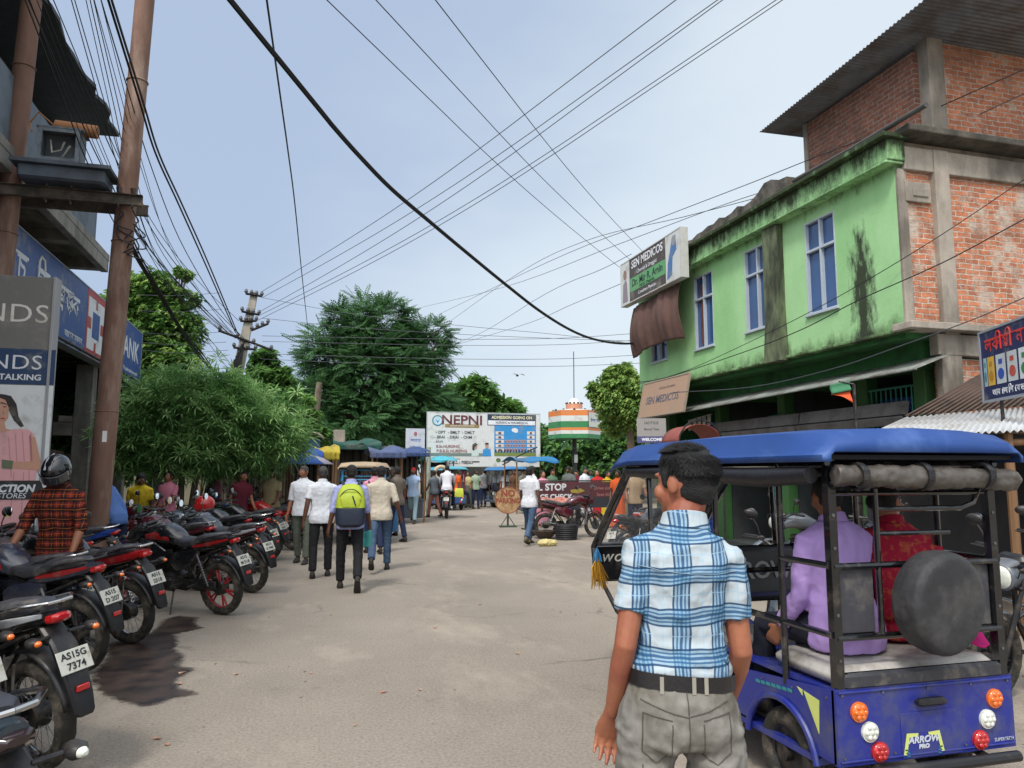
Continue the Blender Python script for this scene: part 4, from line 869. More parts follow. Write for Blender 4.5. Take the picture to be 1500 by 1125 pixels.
# third storey
f = MB(); f.box((8.62, 9.75, 7.1), (.14, 2.45, 1.40)); bp_(f, 'upper_side_wall', BRICKD, smooth=False)
f = MB(); f.box((11.6, 8.50, 7.3), (5.4, .18, 1.75)); bp_(f, 'upper_front_wall', BRICK, smooth=False)
f = MB(); f.box((8.78, 8.46, 7.2), (.28, .26, 1.6)); f.box((8.62, 10.98, 7.1), (.20, .10, 1.42)); each(f, 'upper_pillar', CONC, RB, (-GX, -8.4, 0), smooth=False, bevel=.01)
def corr(mb, P00, P10, P01, P11, pitch=.076, amp=.012, nv=1):
    """corrugated sheet; ridges run from the P00-P10 edge to the P01-P11 edge"""
    P00, P10, P01, P11 = [Vector(p) for p in (P00, P10, P01, P11)]; n = max(8, int((P10-P00).length/pitch*6)); nrm = (P10-P00).cross(P01-P00).normalized()
    if nrm.z < 0: nrm = -nrm
    mb.sheet(lambda u, v: (P00*(1-u)+P10*u)*(1-v)+(P01*(1-u)+P11*u)*v+nrm*amp*math.sin(u*n/6*2*math.pi), n, nv); return mb
TIN = mat('galvanised_tin', '#a5a8aa', .5, .35, var=.12, vs=3, stain=('#6f6258', .25, 3, (1, .3, 1)))
f = corr(MB(), (7.95, 11.5, 7.82), (7.95, 7.2, 7.98), (14.2, 11.5, 7.9), (14.2, 7.2, 8.06)); bp_(f, 'tin_roof', mat('rusty_grey_tin', '#6e7074', .6, .3, var=.2, vs=3, stain=('#54483f', .35, 2)), solid=.004)
# old parapet, ragged top
f = MB(); prof = []; yy = 11.0; a_ = [(11.0, 6.35)]; rp_ = random.Random(3)
for i in range(26): a_.append((11.0+i*.225, 6.82-.02*i*.4+rp_.uniform(-.05, .05)+(.12 if 1 < i < 4 else 0)))
a_.append((16.7, 6.35)); f.prism(a_, 8.12, 8.34, 'x'); bp_(f, 'parapet', SLATE, smooth=False)
# ground floor: green strip, tin awning, recessed shop fronts
f = MB(); f.box((11, 12.65, 3.50), (5.9, 8.40, .10)); f.box((8.55, 12.65, 3.25), (.16, 8.1, .40)); f.box((9.3, 16.75, 1.6), (1.9, .14, 3.2)); f.box((9.4, 12.6, 3.12), (1.7, 8.1, .06)); bp_(f, 'shop_lintel', mat('dark_green_plaster', '#2f6a34', .9, var=.2, vs=2, stain=('#1d3a20', .4, 2)), smooth=False)
f = MB(); corr(f, (7.9, 16.7, 2.86), (7.9, 8.15, 2.98), (8.5, 16.7, 3.12), (8.5, 8.15, 3.2), .08, .008); f.bar((7.9, 16.7, 2.85), (7.9, 8.15, 2.97), .012); bp_(f, 'awning', mat('tin_awning', '#8a8f88', .6, .3, var=.2, vs=2, stain=('#5d5247', .3, 3)), solid=.004)
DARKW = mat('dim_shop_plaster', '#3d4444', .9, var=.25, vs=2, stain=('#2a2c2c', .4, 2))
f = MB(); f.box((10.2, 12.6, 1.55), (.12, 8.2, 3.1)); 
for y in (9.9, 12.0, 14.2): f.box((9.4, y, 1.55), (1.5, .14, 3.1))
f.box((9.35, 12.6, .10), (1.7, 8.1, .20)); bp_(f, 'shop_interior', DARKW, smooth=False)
f = MB()
for y in (8.75, 9.9, 12.0, 14.2, 16.5): f.box((8.62, y, 1.62), (.22, .22, 3.0))
each(f, 'shop_pillar', mat('shop_green_shaded', '#33592f', .7, var=.2, vs=3, stain=('#2f5a2a', .3, 3)), RB, (-GX, -8.4, 0), bevel=.01)  # pillar green darkened to carry the shade under the awning
SHB = mat('blue_shutter', '#27449a', .5, var=.18, vs=3, stain=('#1a2a58', .25, 3)); SHG = mat('green_shutter', '#1f6a58', .55, var=.2, vs=3)
for y0, y1, m, x in ((8.9, 9.78, SHB, 8.75), (12.15, 13.1, SHG, 9.0), (14.4, 15.5, SHB, 9.0)):
    f = MB(); n = 22
    for k in range(n): f.box((x, (y0+y1)/2, .25+k*.115), (.03, y1-y0, .105), ry=.12)
    bp_(f, 'shutter', m, smooth=False)
f = MB()
for i in range(7): f.bar((8.66, 8.95+.0*i, 2.2), (8.66, 8.95, 2.9), .01)
for i in range(9): f.bar((8.52, 8.9+i*.1, 2.15), (8.52, 8.9+i*.1, 2.85), .012)
f.bar((8.52, 8.85, 2.15), (8.52, 9.75, 2.15), .02); f.bar((8.52, 8.85, 2.85), (8.52, 9.75, 2.85), .02); bp_(f, 'window_grille', SHG)
SB = mat('grey_sign_box', '#6d6b69', .7, var=.12, vs=4, stain=('#4a4744', .3, 3))
for y0, y1 in ((8.9, 11.3), (11.35, 14.1)):
    f = MB(); f.box((8.42, (y0+y1)/2, 2.52), (.06, y1-y0, .2), ry=R(12)); f.box((8.34, (y0+y1)/2, 2.34), (.05, y1-y0, .12), ry=R(-28)); bp_(f, 'shop_sign_box', SB, smooth=False)
# goods in the shops: shelves with packets (one shelf unit each)
rg_ = random.Random(11)
def shelf(x, y, w_, h_, label, rz=-90, cols=('#c9c4b8', '#d8d4c8', '#a8342c', '#d6b13a', '#3b5ea0', '#4f8a4a', '#8a5d8a')):
    r0 = empty('shop_shelf', (x, y, .20), R(rz), label, 'shelf', 'shelves in the green building shops'); f = MB()
    for s in (-1, 1): f.box((s*w_/2, .15, h_/2), (.03, .30, h_))
    for k in range(5): f.box((0, .15, .02+k*(h_-.04)/4), (w_-.03, .30, .02))
    f.box((0, .31, h_/2), (w_, .01, h_)); f.build('rack', mat('shelf_paint', '#5b5a56', .6), r0)
    for ci in range(4):
        f = MB()
        for k in range(4):
            x_ = -w_/2+.08
            while x_ < w_/2-.08:
                b_ = rg_.uniform(.06, .14)
                if rg_.randrange(4) == ci: hh = rg_.uniform(.10, .26); f.box((x_+b_/2, .13+rg_.uniform(-.02, .02), .035+k*(h_-.04)/4+hh/2), (b_*.92, .18, hh), ch=.0)
                x_ += b_
        c = cols[(ci*2+int(x*7+y*3)) % len(cols)]; f.build('packets', mat('packet_'+c.strip('#'), c, .5, var=.2, vs=20), r0)
    return r0
shelf(9.9, 10.9, 1.6, 2.1, 'dim shelf of packets between the first two green pillars'); shelf(9.9, 13.1, 1.7, 2.1, 'dim shelf of packets behind the teal shutter')
shelf(9.9, 15.3, 1.6, 2.0, 'dim shelf of packets in the farthest shop')

# ================================================================== SIGN BOARDS
def board(name, label, cat, loc, rz, w_, h_, m, th=.04, rx=0, ry=0, group=None, edge=None, pole=None):
    r0 = empty(name, loc, R(rz), label, cat, group, rx=R(rx), ry=R(ry)); f = MB(); f.box((0, 0, h_/2), (w_, th, h_)); f.build('panel', m, r0, bevel=.004)
    if edge:
        f = MB(); y = -.002; t = .025
        for a, b, p, q in ((-w_/2-t, w_/2+t, -t, 0), (-w_/2-t, w_/2+t, h_, h_+t), (-w_/2-t, -w_/2, 0, h_), (w_/2, w_/2+t, 0, h_)): f.box(((a+b)/2, y, (p+q)/2), (b-a, th+.02, q-p))
        f.build('border', edge, r0)
    return r0
def patch(parent, pts, m, y, name='panel_field', th=.002):
    f = MB(); f.prism(pts, y-th, y, 'y'); return f.build(name, m, parent, smooth=False)
def rect(x0, z0, x1, z1): return [(x0, z0), (x1, z0), (x1, z1), (x0, z1)]
def oval(cx, cz, a, b, n=24, rot=0): return [(cx+a*math.cos(t)*math.cos(rot)-b*math.sin(t)*math.sin(rot), cz+a*math.cos(t)*math.sin(rot)+b*math.sin(t)*math.cos(rot)) for t in [2*math.pi*i/n for i in range(n)]]
def pm(name, c, r_=.5, **k): return mat(name, c, r_, var=.04, stain=k.pop('stain', ('#8a8578', .12, 3)), **k)
# --- bank sign on the left building
y0, y1, z0, z1 = 9.2, 22.7, 4.02, 5.42
bs = board('bank_sign', 'long blue bank sign with Assamese letters on left building', 'sign', (-4.5, (y0+y1)/2, z0), 90, y1-y0, z1-z0, pm('bank_blue', '#244a8c'), th=.22, edge=pm('sign_trim', '#8f99a8'))
yc = (y0+y1)/2; FY = -.112
def bx_(px, py): p = atx(px, py, -4.38); return p.y-yc, p.z-z0
WT = pm('white_letter', '#d5d8dc')
def ben(s, size, x, z, par, m, y, adv=.80, bar=True):
    """Assamese letters set one by one; e = left hook vowel, i = arched vowel before the letter, I = arched vowel after"""
    x0 = x; k = size
    for ch in s:
        if ch == ' ': x += k*.35; continue
        if ch in 'eiI':
            f = MB(); w_ = .045*k; zt = z+.34*k
            if ch == 'e': P = [(x+.20*k, zt), (x+.06*k, zt-.10*k), (x+.02*k, zt-.35*k), (x+.08*k, zt-.62*k), (x+.20*k, zt-.60*k)]; A_ = .24*k
            elif ch == 'i': P = [(x+.50*k, zt+.02*k), (x+.42*k, zt+.26*k), (x+.2*k, zt+.30*k), (x+.06*k, zt+.16*k), (x+.06*k, zt-.66*k)]; A_ = .16*k
            else: P = [(x-.35*k, zt+.02*k), (x-.28*k, zt+.26*k), (x-.05*k, zt+.30*k), (x+.08*k, zt+.16*k), (x+.08*k, zt-.66*k)]; A_ = .18*k
            f.tube([(p[0], y, p[1]) for p in P], w_, 6, flat=1); f.build('lettering', m, par); x += A_; continue
        text(ch, k, (x+adv*k/2, y, z), par, m, off=.008*k); x += adv*k
    if bar: f = MB(); f.box(((x0+x)/2, y, z+.335*k), (x-x0, .006, .07*k)); f.build('lettering', m, par, smooth=False)
a, b = bx_(20, 378); ben('ইচ', .70, a-.45, .78, bs, WT, FY); ben('iড', .70, a+1.1, .78, bs, WT, FY); ben('এফ', .70, a+2.1, .78, bs, WT, FY)
a, b = bx_(105, 455); ben('eবঙক', .56, a-.95, .80, bs, WT, FY)
a, b = bx_(110, 485); ben('আমাৰ সকলৰ', .17, a-.6, .2, bs, WT, FY)
a0 = bx_(127, 470)[0]; a1 = bx_(153, 490)[0]
patch(bs, rect(a0, .0, a1, 1.4), pm('bank_red', '#a52a2c'), FY); cx = (a0+a1)/2; s = (a1-a0)/2*.86
patch(bs, rect(cx-s, .7-.55, cx+s, .7+.55), WT, FY-.003); patch(bs, rect(cx-s*.45, .7-.28, cx+s*.45, .7+.28), pm('bank_blue', '#244a8c'), FY-.006)
for q in (rect(cx-s*.12, .15, cx+s*.12, .34), rect(cx-s*.12, 1.06, cx+s*.12, 1.25), rect(cx-s, .58, cx-s*.6, .82), rect(cx+s*.6, .58, cx+s, .82)): patch(bs, q, pm('bank_red', '#a52a2c'), FY-.006)
a, b = bx_(187, 530); text('BANK', .74, (a+.15, FY, .74), bs, WT, off=.012, sx=1.15); text('We understand your world', .15, (a+.4, FY, .2), bs, WT)
# --- left building
LB = empty('bank_building', (-5, 16, 0), 0, 'grey concrete bank building with jutting balcony slabs above blue sign', 'building')
def lb(mb, name, m, **k): o = mb.build(name, m, LB, **k); o.location = (5, -16, 0); return o
PLAS = mat('dirty_grey_plaster', '#77746e', .92, col2='#8f8b84', vs=2, bump=.3, bs=20, stain=('#3f3d38', .4, 1.6, (1, 1, .35)))
f = MB(); f.box((-7.0, 12.9, 5.1), (4.2, 19.4, 1.5)); f.box((-7.4, 12.2, 7.5), (4.6, 8.8, 2.2)); each(f, 'upper_wall', mat('blue_grey_wall', '#6f7a86', .85, var=.15, vs=2, stain=('#43474c', .35, 1.5)), LB, (5, -16, 0), smooth=False)
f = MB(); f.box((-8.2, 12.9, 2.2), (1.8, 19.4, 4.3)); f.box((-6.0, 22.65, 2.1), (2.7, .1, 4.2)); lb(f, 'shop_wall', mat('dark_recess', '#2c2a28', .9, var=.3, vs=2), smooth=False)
f = MB()
f.box((-5.6, 9.0, 5.92), (3.4, 15.2, .14)); 
for i, y in enumerate((16.45, 14.6, 12.7, 10.8, 8.9)): f.box((-5.6, y, 5.76), (3.2, .24, .24))
f.box((-3.98, 9.0, 5.78), (.14, 15.2, .30)); lb(f, 'balcony_slab', PLAS, smooth=False, bevel=.01)
f = MB(); f.box((-4.02, 9.6, 6.5), (.08, 12.4, 1.02)); f.box((-4.9, 15.83, 6.5), (1.7, .08, 1.02)); lb(f, 'balcony_parapet', mat('faded_blue_grey', '#65707c', .8, var=.2, vs=2, stain=('#3c4046', .3, 2)), smooth=False)
f = MB(); rp_ = random.Random(9); top = [(-8.0, 3.0)]+[(-3.85+rp_.uniform(-.10, .06), 3.0+i*.35) for i in range(40)]+[(-8.0, 16.9)]
f.prism([(x, y) for x, y in top], 8.55, 8.62, 'z'); lb(f, 'torn_roof_sheet', mat('dark_torn_tin', '#34383d', .7, .2, var=.25, vs=3, bump=.4, bs=9), smooth=False)
f = MB()
for y in (5, 18.9, 22.3): f.box((-4.75, y, 2.0), (.35, .35, 4.0))
each(f, 'column', PLAS, LB, (5, -16, 0), smooth=False, bevel=.01)
f = MB()
for i in range(9): f.bar((-4.3, 13.2+i*.9, 4.05), (-7.2, 13.2+i*.9, 4.05), .03)
f.bar((-4.3, 10, 4.02), (-4.3, 22, 4.02), .03); f.box((-6.2, 12.9, 4.13), (3.2, 19.2, .04)); lb(f, 'sign_brackets', DKMETAL)
f = MB(); f.box((-5.6, 15.2, 1.05), (.1, 2.2, 1.9)); f.box((-5.6, 19.2, 1.05), (.1, 2.6, 2.1)); each(f, 'counter', mat('brown_counter', '#4d3d31', .7, var=.3), LB, (5, -16, 0), smooth=False)
# --- clothing hoarding (grey totem with poster)
hb_ = board('shop_hoarding', 'tall grey clothing hoarding with poster of woman in pink', 'hoarding', (-3.92, 10.0, 0), 0, 2.04, 3.9, pm('hoarding_grey', '#6c6a67'), th=.18)
f = MB(); f.box((1.025, 0, 1.95), (.03, .22, 3.92)); f.build('side_trim', pm('trim_grey', '#8f8f92'), hb_, bevel=.004)
HY = -.092
def hx(px, py): p = aty(px, py, 9.9); return p.x+3.92, p.z
a, z = hx(-28, 457); text('TRENDS', .31, (a+.04, HY, z), hb_, pm('pale_letter', '#d2cfc8'), off=-.001, sx=1.12, sp=1.05)
z0_, z1_ = hx(40, 563)[1], hx(40, 511)[1]; xr = hx(80, 540)[0]
patch(hb_, rect(-1.0, z0_, xr, z1_), pm('navy_band', '#16355a'), HY)
a, z = hx(-14, 530); text('TRENDS', .24, (a+.02, HY-.003, z), hb_, WT, off=-.001, sx=1.12, sp=1.05); a, z = hx(6, 552); text('GET THEM TALKING', .095, (a-.1, HY-.003, z), hb_, WT, off=.002, sx=1.1)
zb = hx(40, 790)[1]; patch(hb_, rect(-1.0, .35, xr, z0_-.01), pm('poster_pale', '#d0d3d4'), HY)
def P_(l): return [hx(*q) for q in l]
patch(hb_, P_([(8, 578), (16, 580), (24, 592), (27, 610), (35, 624), (30, 626), (20, 616), (12, 600), (-14, 600), (-22, 620), (-28, 610), (-18, 586), (-6, 576)]), pm('poster_hair', '#241c1c'), HY-.003)
patch(hb_, P_([(-10, 588), (-2, 582), (8, 586), (13, 598), (12, 612), (4, 622), (-4, 620), (-11, 606)]), pm('poster_skin', '#c08f78'), HY-.006, th=.0025)
patch(hb_, P_([(-6, 618), (6, 618), (9, 628), (20, 630), (0, 640), (-20, 630), (-8, 628)]), pm('poster_skin', '#c08f78'), HY-.0085)
patch(hb_, P_([(-30, 630), (5, 634), (22, 628), (42, 629), (50, 636), (56, 680), (52, 700), (42, 790), (-40, 790), (-48, 650)]), pm('poster_pink', '#d8a0a2'), HY-.011)
patch(hb_, P_([(44, 640), (52, 640), (61, 682), (57, 689), (10, 685), (10, 676), (44, 676)]), pm('poster_skin', '#c08f78'), HY-.014)
patch(hb_, P_([(3, 673), (20, 675), (18, 687), (3, 686)]), pm('poster_bracelet', '#5f6b52'), HY-.017)
patch(hb_, P_([(46, 634), (48, 676), (46, 676), (43, 640)]), pm('poster_fold', '#a5686f'), HY-.015)
patch(hb_, P_([(-2, 591), (3, 589), (11, 592), (11, 593), (3, 591)]), INK, HY-.009); patch(hb_, P_([(4, 599), (6.5, 606), (3.5, 607.5), (3, 606.5), (5, 605.5)]), pm('poster_shadow', '#9a6c5a'), HY-.009)
for q in ((12, 640, 16, 700), (22, 636, 24, 676), (32, 632, 35, 676), (-4, 645, -2, 676), (20, 692, 14, 760), (34, 692, 30, 770), (42, 690, 40, 780)): patch(hb_, P_([(q[0], q[1]), (q[0]+1.6, q[1]), (q[2]+1.6, q[3]), (q[2], q[3])]), pm('poster_fold_b', '#bd8288'), HY-.0125, th=.001)
patch(hb_, oval(*hx(4, 613), .025, .009), pm('poster_lips', '#9c3a3a'), HY-.009); patch(hb_, oval(*hx(7, 596), .018, .006), INK, HY-.009)
patch(hb_, [(-1.0, hx(0, 732)[1]), (xr+.02, hx(0, 732)[1]), (xr-.06, hx(0, 704)[1]), (-1.0, hx(0, 704)[1])], pm('poster_black', '#1e1f22'), HY-.018)
a, z = hx(24, 716); text('NEW COLLECTION', .115, (a-.32, HY-.021, z), hb_, WT, off=.005, shear=.2); a, z = hx(14, 726); text('NOW IN STORES', .085, (a-.16, HY-.021, z-.005), hb_, WT, shear=.2)
# --- medical shop signs on the green building
z0, z1 = 5.68, 6.72; sm = board('medical_shop_sign', 'large medical shop sign high on the corner of green building', 'sign', (7.52, 15.15, 5.62), -90, 3.0, 1.02, pm('sign_brown', '#4a4038'), th=.16, edge=pm('sign_edge', '#b9b9b4'), ry=0)
Y = -.083
patch(sm, rect(-1.5, 0, -1.02, 1.02), pm('sign_white', '#c6c8c4'), Y); patch(sm, rect(.84, 0, 1.5, 1.02), pm('sign_white', '#c6c8c4'), Y); patch(sm, rect(-1.0, .22, .82, .55), pm('sign_green', '#5f9a62'), Y)
text('SEN MEDICOS', .27, (-.09, Y-.003, .86), sm, WT, off=.006, sx=.95); text('Chemist & Druggist', .13, (-.09, Y-.003, .64), sm, WT)
text('Dr. Mir R. Amin', .24, (-.09, Y-.005, .41), sm, pm('sign_dkgreen', '#123f2c'), off=.004); text('M.B.B.S. (Medicine)', .10, (-.09, Y-.005, .27), sm, pm('sign_dkgreen', '#123f2c')); text('Consultant Physician', .11, (-.09, Y-.003, .12), sm, WT)
patch(sm, [(.9, .05), (1.12, .12), (1.16, .5), (1.34, .62), (1.30, .95), (1.14, .90), (1.04, .62), (.94, .4)], pm('sign_figure_blue', '#4a6fa0'), Y-.003); patch(sm, oval(1.22, .84, .09, .11), pm('sign_figure_grey', '#8d8f92'), Y-.006)
patch(sm, [(-1.42, .05), (-1.12, .05), (-1.16, .5), (-1.22, .6), (-1.38, .5)], pm('sign_figure_grey2', '#8a7f85'), Y-.003); patch(sm, oval(-1.27, .72, .09, .12), pm('sign_figure_skin', '#8f6a5c'), Y-.006)
tp = MB()
def tf(u, v):
    a_ = u*2.35+14.02; w_ = .03*math.sin(u*13+v*2)+.014*math.sin(u*47+v)+.012*math.sin(u*29-v*5); return (7.62-.12*math.sin(v*3.1)+w_, a_+.12*math.sin(v*2.2)*(u-.5), 5.60-1.22*v-.10*math.sin(u*3.1)*v*-1-.08*u)
tp.sheet(tf, 60, 24); o = tp.build('hanging_cloth', mat('brown_cloth', '#5d443c', .9, var=.2, vs=3, bump=.4, bs=12), solid=.008); tag(o, 'brown cloth hanging in folds below the upper medical sign', 'cloth')
s2 = board('small_medical_sign', 'faded pinkish tin board tilted under green building end', 'sign', (7.62, 15.1, 2.86), -90, 2.15, .80, pm('faded_pink_board', '#a5876f'), th=.03, edge=pm('wood_edge', '#9a8b78'), rx=-12)
text('SEN MEDICOS', .24, (-.02, -.02, .36), s2, pm('faded_letter', '#5f5f6a'), off=.003, sx=1.05); text('All kinds of medicine', .09, (.15, -.02, .62), s2, pm('faded_letter2', '#8a7a6a'))
# banner below, red arched canopy
s3 = board('paper_banner', 'pale printed paper banner hanging below the pinkish board', 'banner', aty(955, 649, 14.2), -22, .60, .52, pm('banner_pale', '#85817e'), th=.01, rx=-8)
patch(s3, rect(-.3, 0, .3, .14), pm('banner_purple', '#3b3568'), -.006); text('WELCOME', .085, (0, -.009, .07), s3, WT, off=.003); text('NOTICE', .08, (0, -.008, .42), s3, INK); text('Blood Test', .07, (0, -.008, .29), s3, INK)
# --- Assamese goods sign, right
FARP = aty(1437, 490, 6.9); dd = Vector((-.39, -.92, 0)); wd = 1.7
s4 = board('goods_sign', 'navy sign with red Assamese name above white tin roof', 'sign', (FARP.x+dd.x*wd/2, FARP.y+dd.y*wd/2, aty(1440, 587, 6.9).z), math.degrees(math.atan2(dd.y, dd.x)), wd, FARP.z-aty(1440, 587, 6.9).z, pm('navy_sign', '#1c2450'), th=.03, edge=pm('sign_trim2', '#8a8f98'))
H4 = FARP.z-aty(1440, 587, 6.9).z
ben('লকIমI নাৰায়ন'.replace('া', '|').replace('|', ''), .22*H4/.8, -wd/2+.10, H4*.78, s4, pm('red_letter', '#c8322c'), -.019)
ben('আৰ eজ iপ eৰড', .10, -.62, H4*.09, s4, WT, -.019, bar=False)
for i, (c1, c2, w_) in enumerate((('#8fb0b8', '#4a7a80', .07), ('#c9a13a', '#a87a20', .15), ('#b9bfc0', '#2b4ba0', .20), ('#b9bfc0', '#b04a3a', .2), ('#c9cfd0', '#3f7a4a', .2), ('#d0c8b0', '#8a3a6a', .2))):
    x = -.80+sum((.09, .19, .24, .24, .24)[:i]); patch(s4, rect(x, H4*.20, x+w_, H4*.62), pm('goods_a%d' % i, c1), -.018); patch(s4, oval(x+w_/2, H4*.34, w_*.32, H4*.08), pm('goods_b%d' % i, c2), -.021); patch(s4, rect(x+w_*.3, H4*.48, x+w_*.7, H4*.55), pm('goods_c%d' % i, c2), -.021)
f = MB(); f.bar((-.6, .05, -.9), (-.6, .05, H4), .02); f.bar((.5, .05, -.9), (.5, .05, H4), .02); f.build('support_posts', DKMETAL, s4)
# --- roadside stall with white corrugated roof, right
ST = empty('roadside_stall', (7.2, 7.0, 0), 0, 'low roadside stall with white corrugated roof at right edge', 'stall')
def st_(mb, name, m, **k): o = mb.build(name, m, ST, **k); o.location = (-7.2, -7.0, 0); return o
A0 = aty(1262, 642, 5.9); A1 = aty(1500, 631, 5.9); dx = (A1-A0)/(A1.x-A0.x); B0 = aty(1327, 612, 7.6); B1 = aty(1500, 597, 7.6); dB = (B1-B0)/(B1.x-B0.x)
f = corr(MB(), A0, A0+dx*5, B0, B0+dB*5, .09, .014); st_(f, 'corrugated_roof', mat('white_tin', '#b4b7b9', .55, .1, var=.1, vs=2, stain=('#857a6c', .22, 3, (.3, 1, 1))), solid=.004)
C0 = B0+Vector((.0, .03, .0)); C1 = aty(1440, 545, 8.1)
f = corr(MB(), C0+Vector((0, 0, .02)), C0+dB*5+Vector((0, 0, .02)), (C1.x, C1.y, C1.z), (C1.x+4, C1.y, C1.z+.2), .12, .01); st_(f, 'brown_roof', mat('brown_rust_tin', '#5b4a41', .75, .2, var=.2, vs=3, stain=('#3e342e', .35, 3)), solid=.004)
f = MB()
for x, y in ((6.9, 6.0), (9.2, 6.0), (6.7, 7.6), (9.2, 7.6)): f.bar((x, y, 0), (x, y, 2.0), .045)
f.bar((6.5, 6.0, 1.88), (10, 6.0, 2.0), .035); st_(f, 'post', WOOD)
f = MB(); f.box((8.6, 7.9, 1.05), (3.6, .06, 2.1)); f.box((10.3, 6.8, 1.05), (.06, 2.2, 2.1)); st_(f, 'back_wall', mat('dark_stall_board', '#2b2a2c', .85, var=.3, vs=3), smooth=False)
# --- flag scrap on a post, fluttering
f = MB(); f.bar((0, 0, 0), (0, 0, 2.75), .022, 8); p = atx(1258, 700, 7.0); r0 = empty('flag_post', (p.x, p.y, 0), 0, 'dark post with small green and orange cloth flag', 'flag')
f.bar((0, 0, 2.75), (-.12, .14, 2.80), .010); f.build('post', DKMETAL, r0)
f = MB(); f.sheet(lambda u, v: (-.03-.16*u, .03+.19*u+.015*math.sin(v*5), 2.80-.04*u-.13*v), 8, 6); f.build('green_cloth', mat('flag_green', '#3f7d5a', .8, var=.1), r0, solid=.003)
f = MB(); f.sheet(lambda u, v: (-.02-.16*u*(1-.5*v), .03+.19*u*(1-.5*v)+.02*math.sin(v*4+1), 2.67-.04*u-.17*v*(1-u*.8)), 8, 6); f.build('orange_cloth', mat('flag_orange', '#d2562a', .8, var=.1), r0, solid=.003)
# long pipe lying on the roof
p0 = atx(1163, 265, 7.9); p1 = atx(1357, 153, 7.9); f = MB(); f.tube([p0, p0.lerp(p1, .5)-Vector((0, 0, .02)), p1], .04, 10); tag(f.build('roof_pipe', mat('grey_pipe', '#4b4946', .7, var=.2)), 'long grey pipe slanting across the green building cornice', 'pipe')

# litter: scraps lying about
rl = random.Random(8); f = MB()
for px, py in ((565, 1008), (560, 845), (800, 780), (640, 925), (268, 990), (262, 1003), (230, 1080), (250, 1085), (345, 985), (480, 905), (700, 880), (620, 1010), (520, 1060), (760, 960), (450, 990), (815, 900)):
    p = gnd(px+rl.uniform(-6, 6), py+rl.uniform(-6, 6), .006); a = rl.uniform(0, 3); s = rl.uniform(.012, .035); d = Vector((math.cos(a), math.sin(a), 0))*s; e = Vector((-math.sin(a), math.cos(a), 0))*s*rl.uniform(.3, .8)
    f.add([p-d-e, p+d-e+Vector((0, 0, .006)), p+d*.8+e, p-d*.7+e*1.2+Vector((0, 0, .008))], [(0, 1, 2, 3)])
tag(f.build('litter', mat('paper_scraps', '#b9a48c', .8, col2='#a86a52', vs=2), smooth=False, solid=.002), kind='stuff', label='scraps of paper and leaf littering the road')
# bunting and red arched hood beyond the near rickshaw roof
p = aty(1026, 634, 12.6); r0 = empty('arched_hood', (p.x, 12.6, 0), R(-8), 'faded red arched hood behind the near rickshaw roof', 'hood'); f = MB()
f.sheet(lambda u, v: (.42*math.cos(math.pi*(1-u)), 1.0*v, p.z-.18+.34*math.sin(math.pi*u)), 14, 4); f.build('hood', mat('faded_red_hood', '#8a4a40', .7, var=.2, bump=.2, bs=20), r0, solid=.01); f = MB()
f.torus((0, 0, p.z-.18), (0, 1, 0), .42, .018, 24, 6, 1, 0, 2*math.pi); f.bar((-.42, 0, 0), (-.42, 0, p.z-.18), .02); f.bar((.42, 0, 0), (.42, 0, p.z-.18), .02); f.build('frame', DKMETAL, r0)
a, b = atx(1008, 616, 8.35), atx(1043, 606, 8.35); f = MB()
for i in range(5):
    q = a.lerp(b, i/5); w_ = (b-a)/5*.8; f.add([q, q+w_, q+w_*.8-Vector((0, 0, .22)), q+w_*.1-Vector((0, 0, .24))], [(0, 1, 2, 3)])
f.tube([a, b], .006); tag(f.build('bunting', mat('white_cloth_scrap', '#aaa9a4', .8), solid=.003), 'row of white cloth scraps strung under the green overhang', 'bunting')
f = MB(); rc = random.Random(6)
for i in range(60): f.box((-5.6+rc.uniform(-.8, .5), rc.uniform(11.5, 21), rc.uniform(.2, 2.9)), (rc.uniform(.1, .5), rc.uniform(.1, .6), rc.uniform(.1, .5)), rz=rc.uniform(0, 1))
o = f.build('stored_clutter', mat('dim_clutter', '#4a4640', .8, col2='#7a7064', vs=2), LB, smooth=False); o.location = (5, -16, 0); o['kind'] = 'stuff'
# ================================================================== FOLIAGE
def leafmat(name, a, b, tr=.4):
    m = bpy.data.materials.new(name); m.use_nodes = True; t = m.node_tree; P = t.nodes['Principled BSDF']; nn = t.nodes.new; ll = t.links.new
    P.inputs['Roughness'].default_value = .55; P.inputs['Specular IOR Level'].default_value = .3
    tc = nn('ShaderNodeTexCoord'); n = nn('ShaderNodeTexNoise'); n.inputs['Scale'].default_value = 1.3; n.inputs['Detail'].default_value = 6; n.inputs['Roughness'].default_value = .8; ll(tc.outputs['Object'], n.inputs['Vector'])
    r = nn('ShaderNodeValToRGB'); r.color_ramp.elements[0].position = .36; r.color_ramp.elements[1].position = .64; r.color_ramp.elements[0].color = (*lin(a), 1); r.color_ramp.elements[1].color = (*lin(b), 1); ll(n.outputs['Fac'], r.inputs['Fac']); ll(r.outputs['Color'], P.inputs['Base Color'])
    T = nn('ShaderNodeBsdfTranslucent'); ll(r.outputs['Color'], T.inputs['Color']); M = nn('ShaderNodeMixShader'); M.inputs[0].default_value = tr
    o = t.nodes['Material Output']; ll(P.outputs[0], M.inputs[1]); ll(T.outputs[0], M.inputs[2]); ll(M.outputs[0], o.inputs['Surface']); return m
def leaf(p, d, u, l, w_, droop=.0):
    """two folded quads of one leaf: returns 6 verts, 2 faces"""
    d = np.array(d, float); u = np.array(u, float); p = np.array(p, float); s = np.cross(d, u); s /= (np.linalg.norm(s)+1e-9)
    a, b, c = p, p+d*l*.5+s*w_*.5, p+d*l*.5-s*w_*.5; e = p+d*l-np.array((0, 0, droop)); return [a, b, e, c]
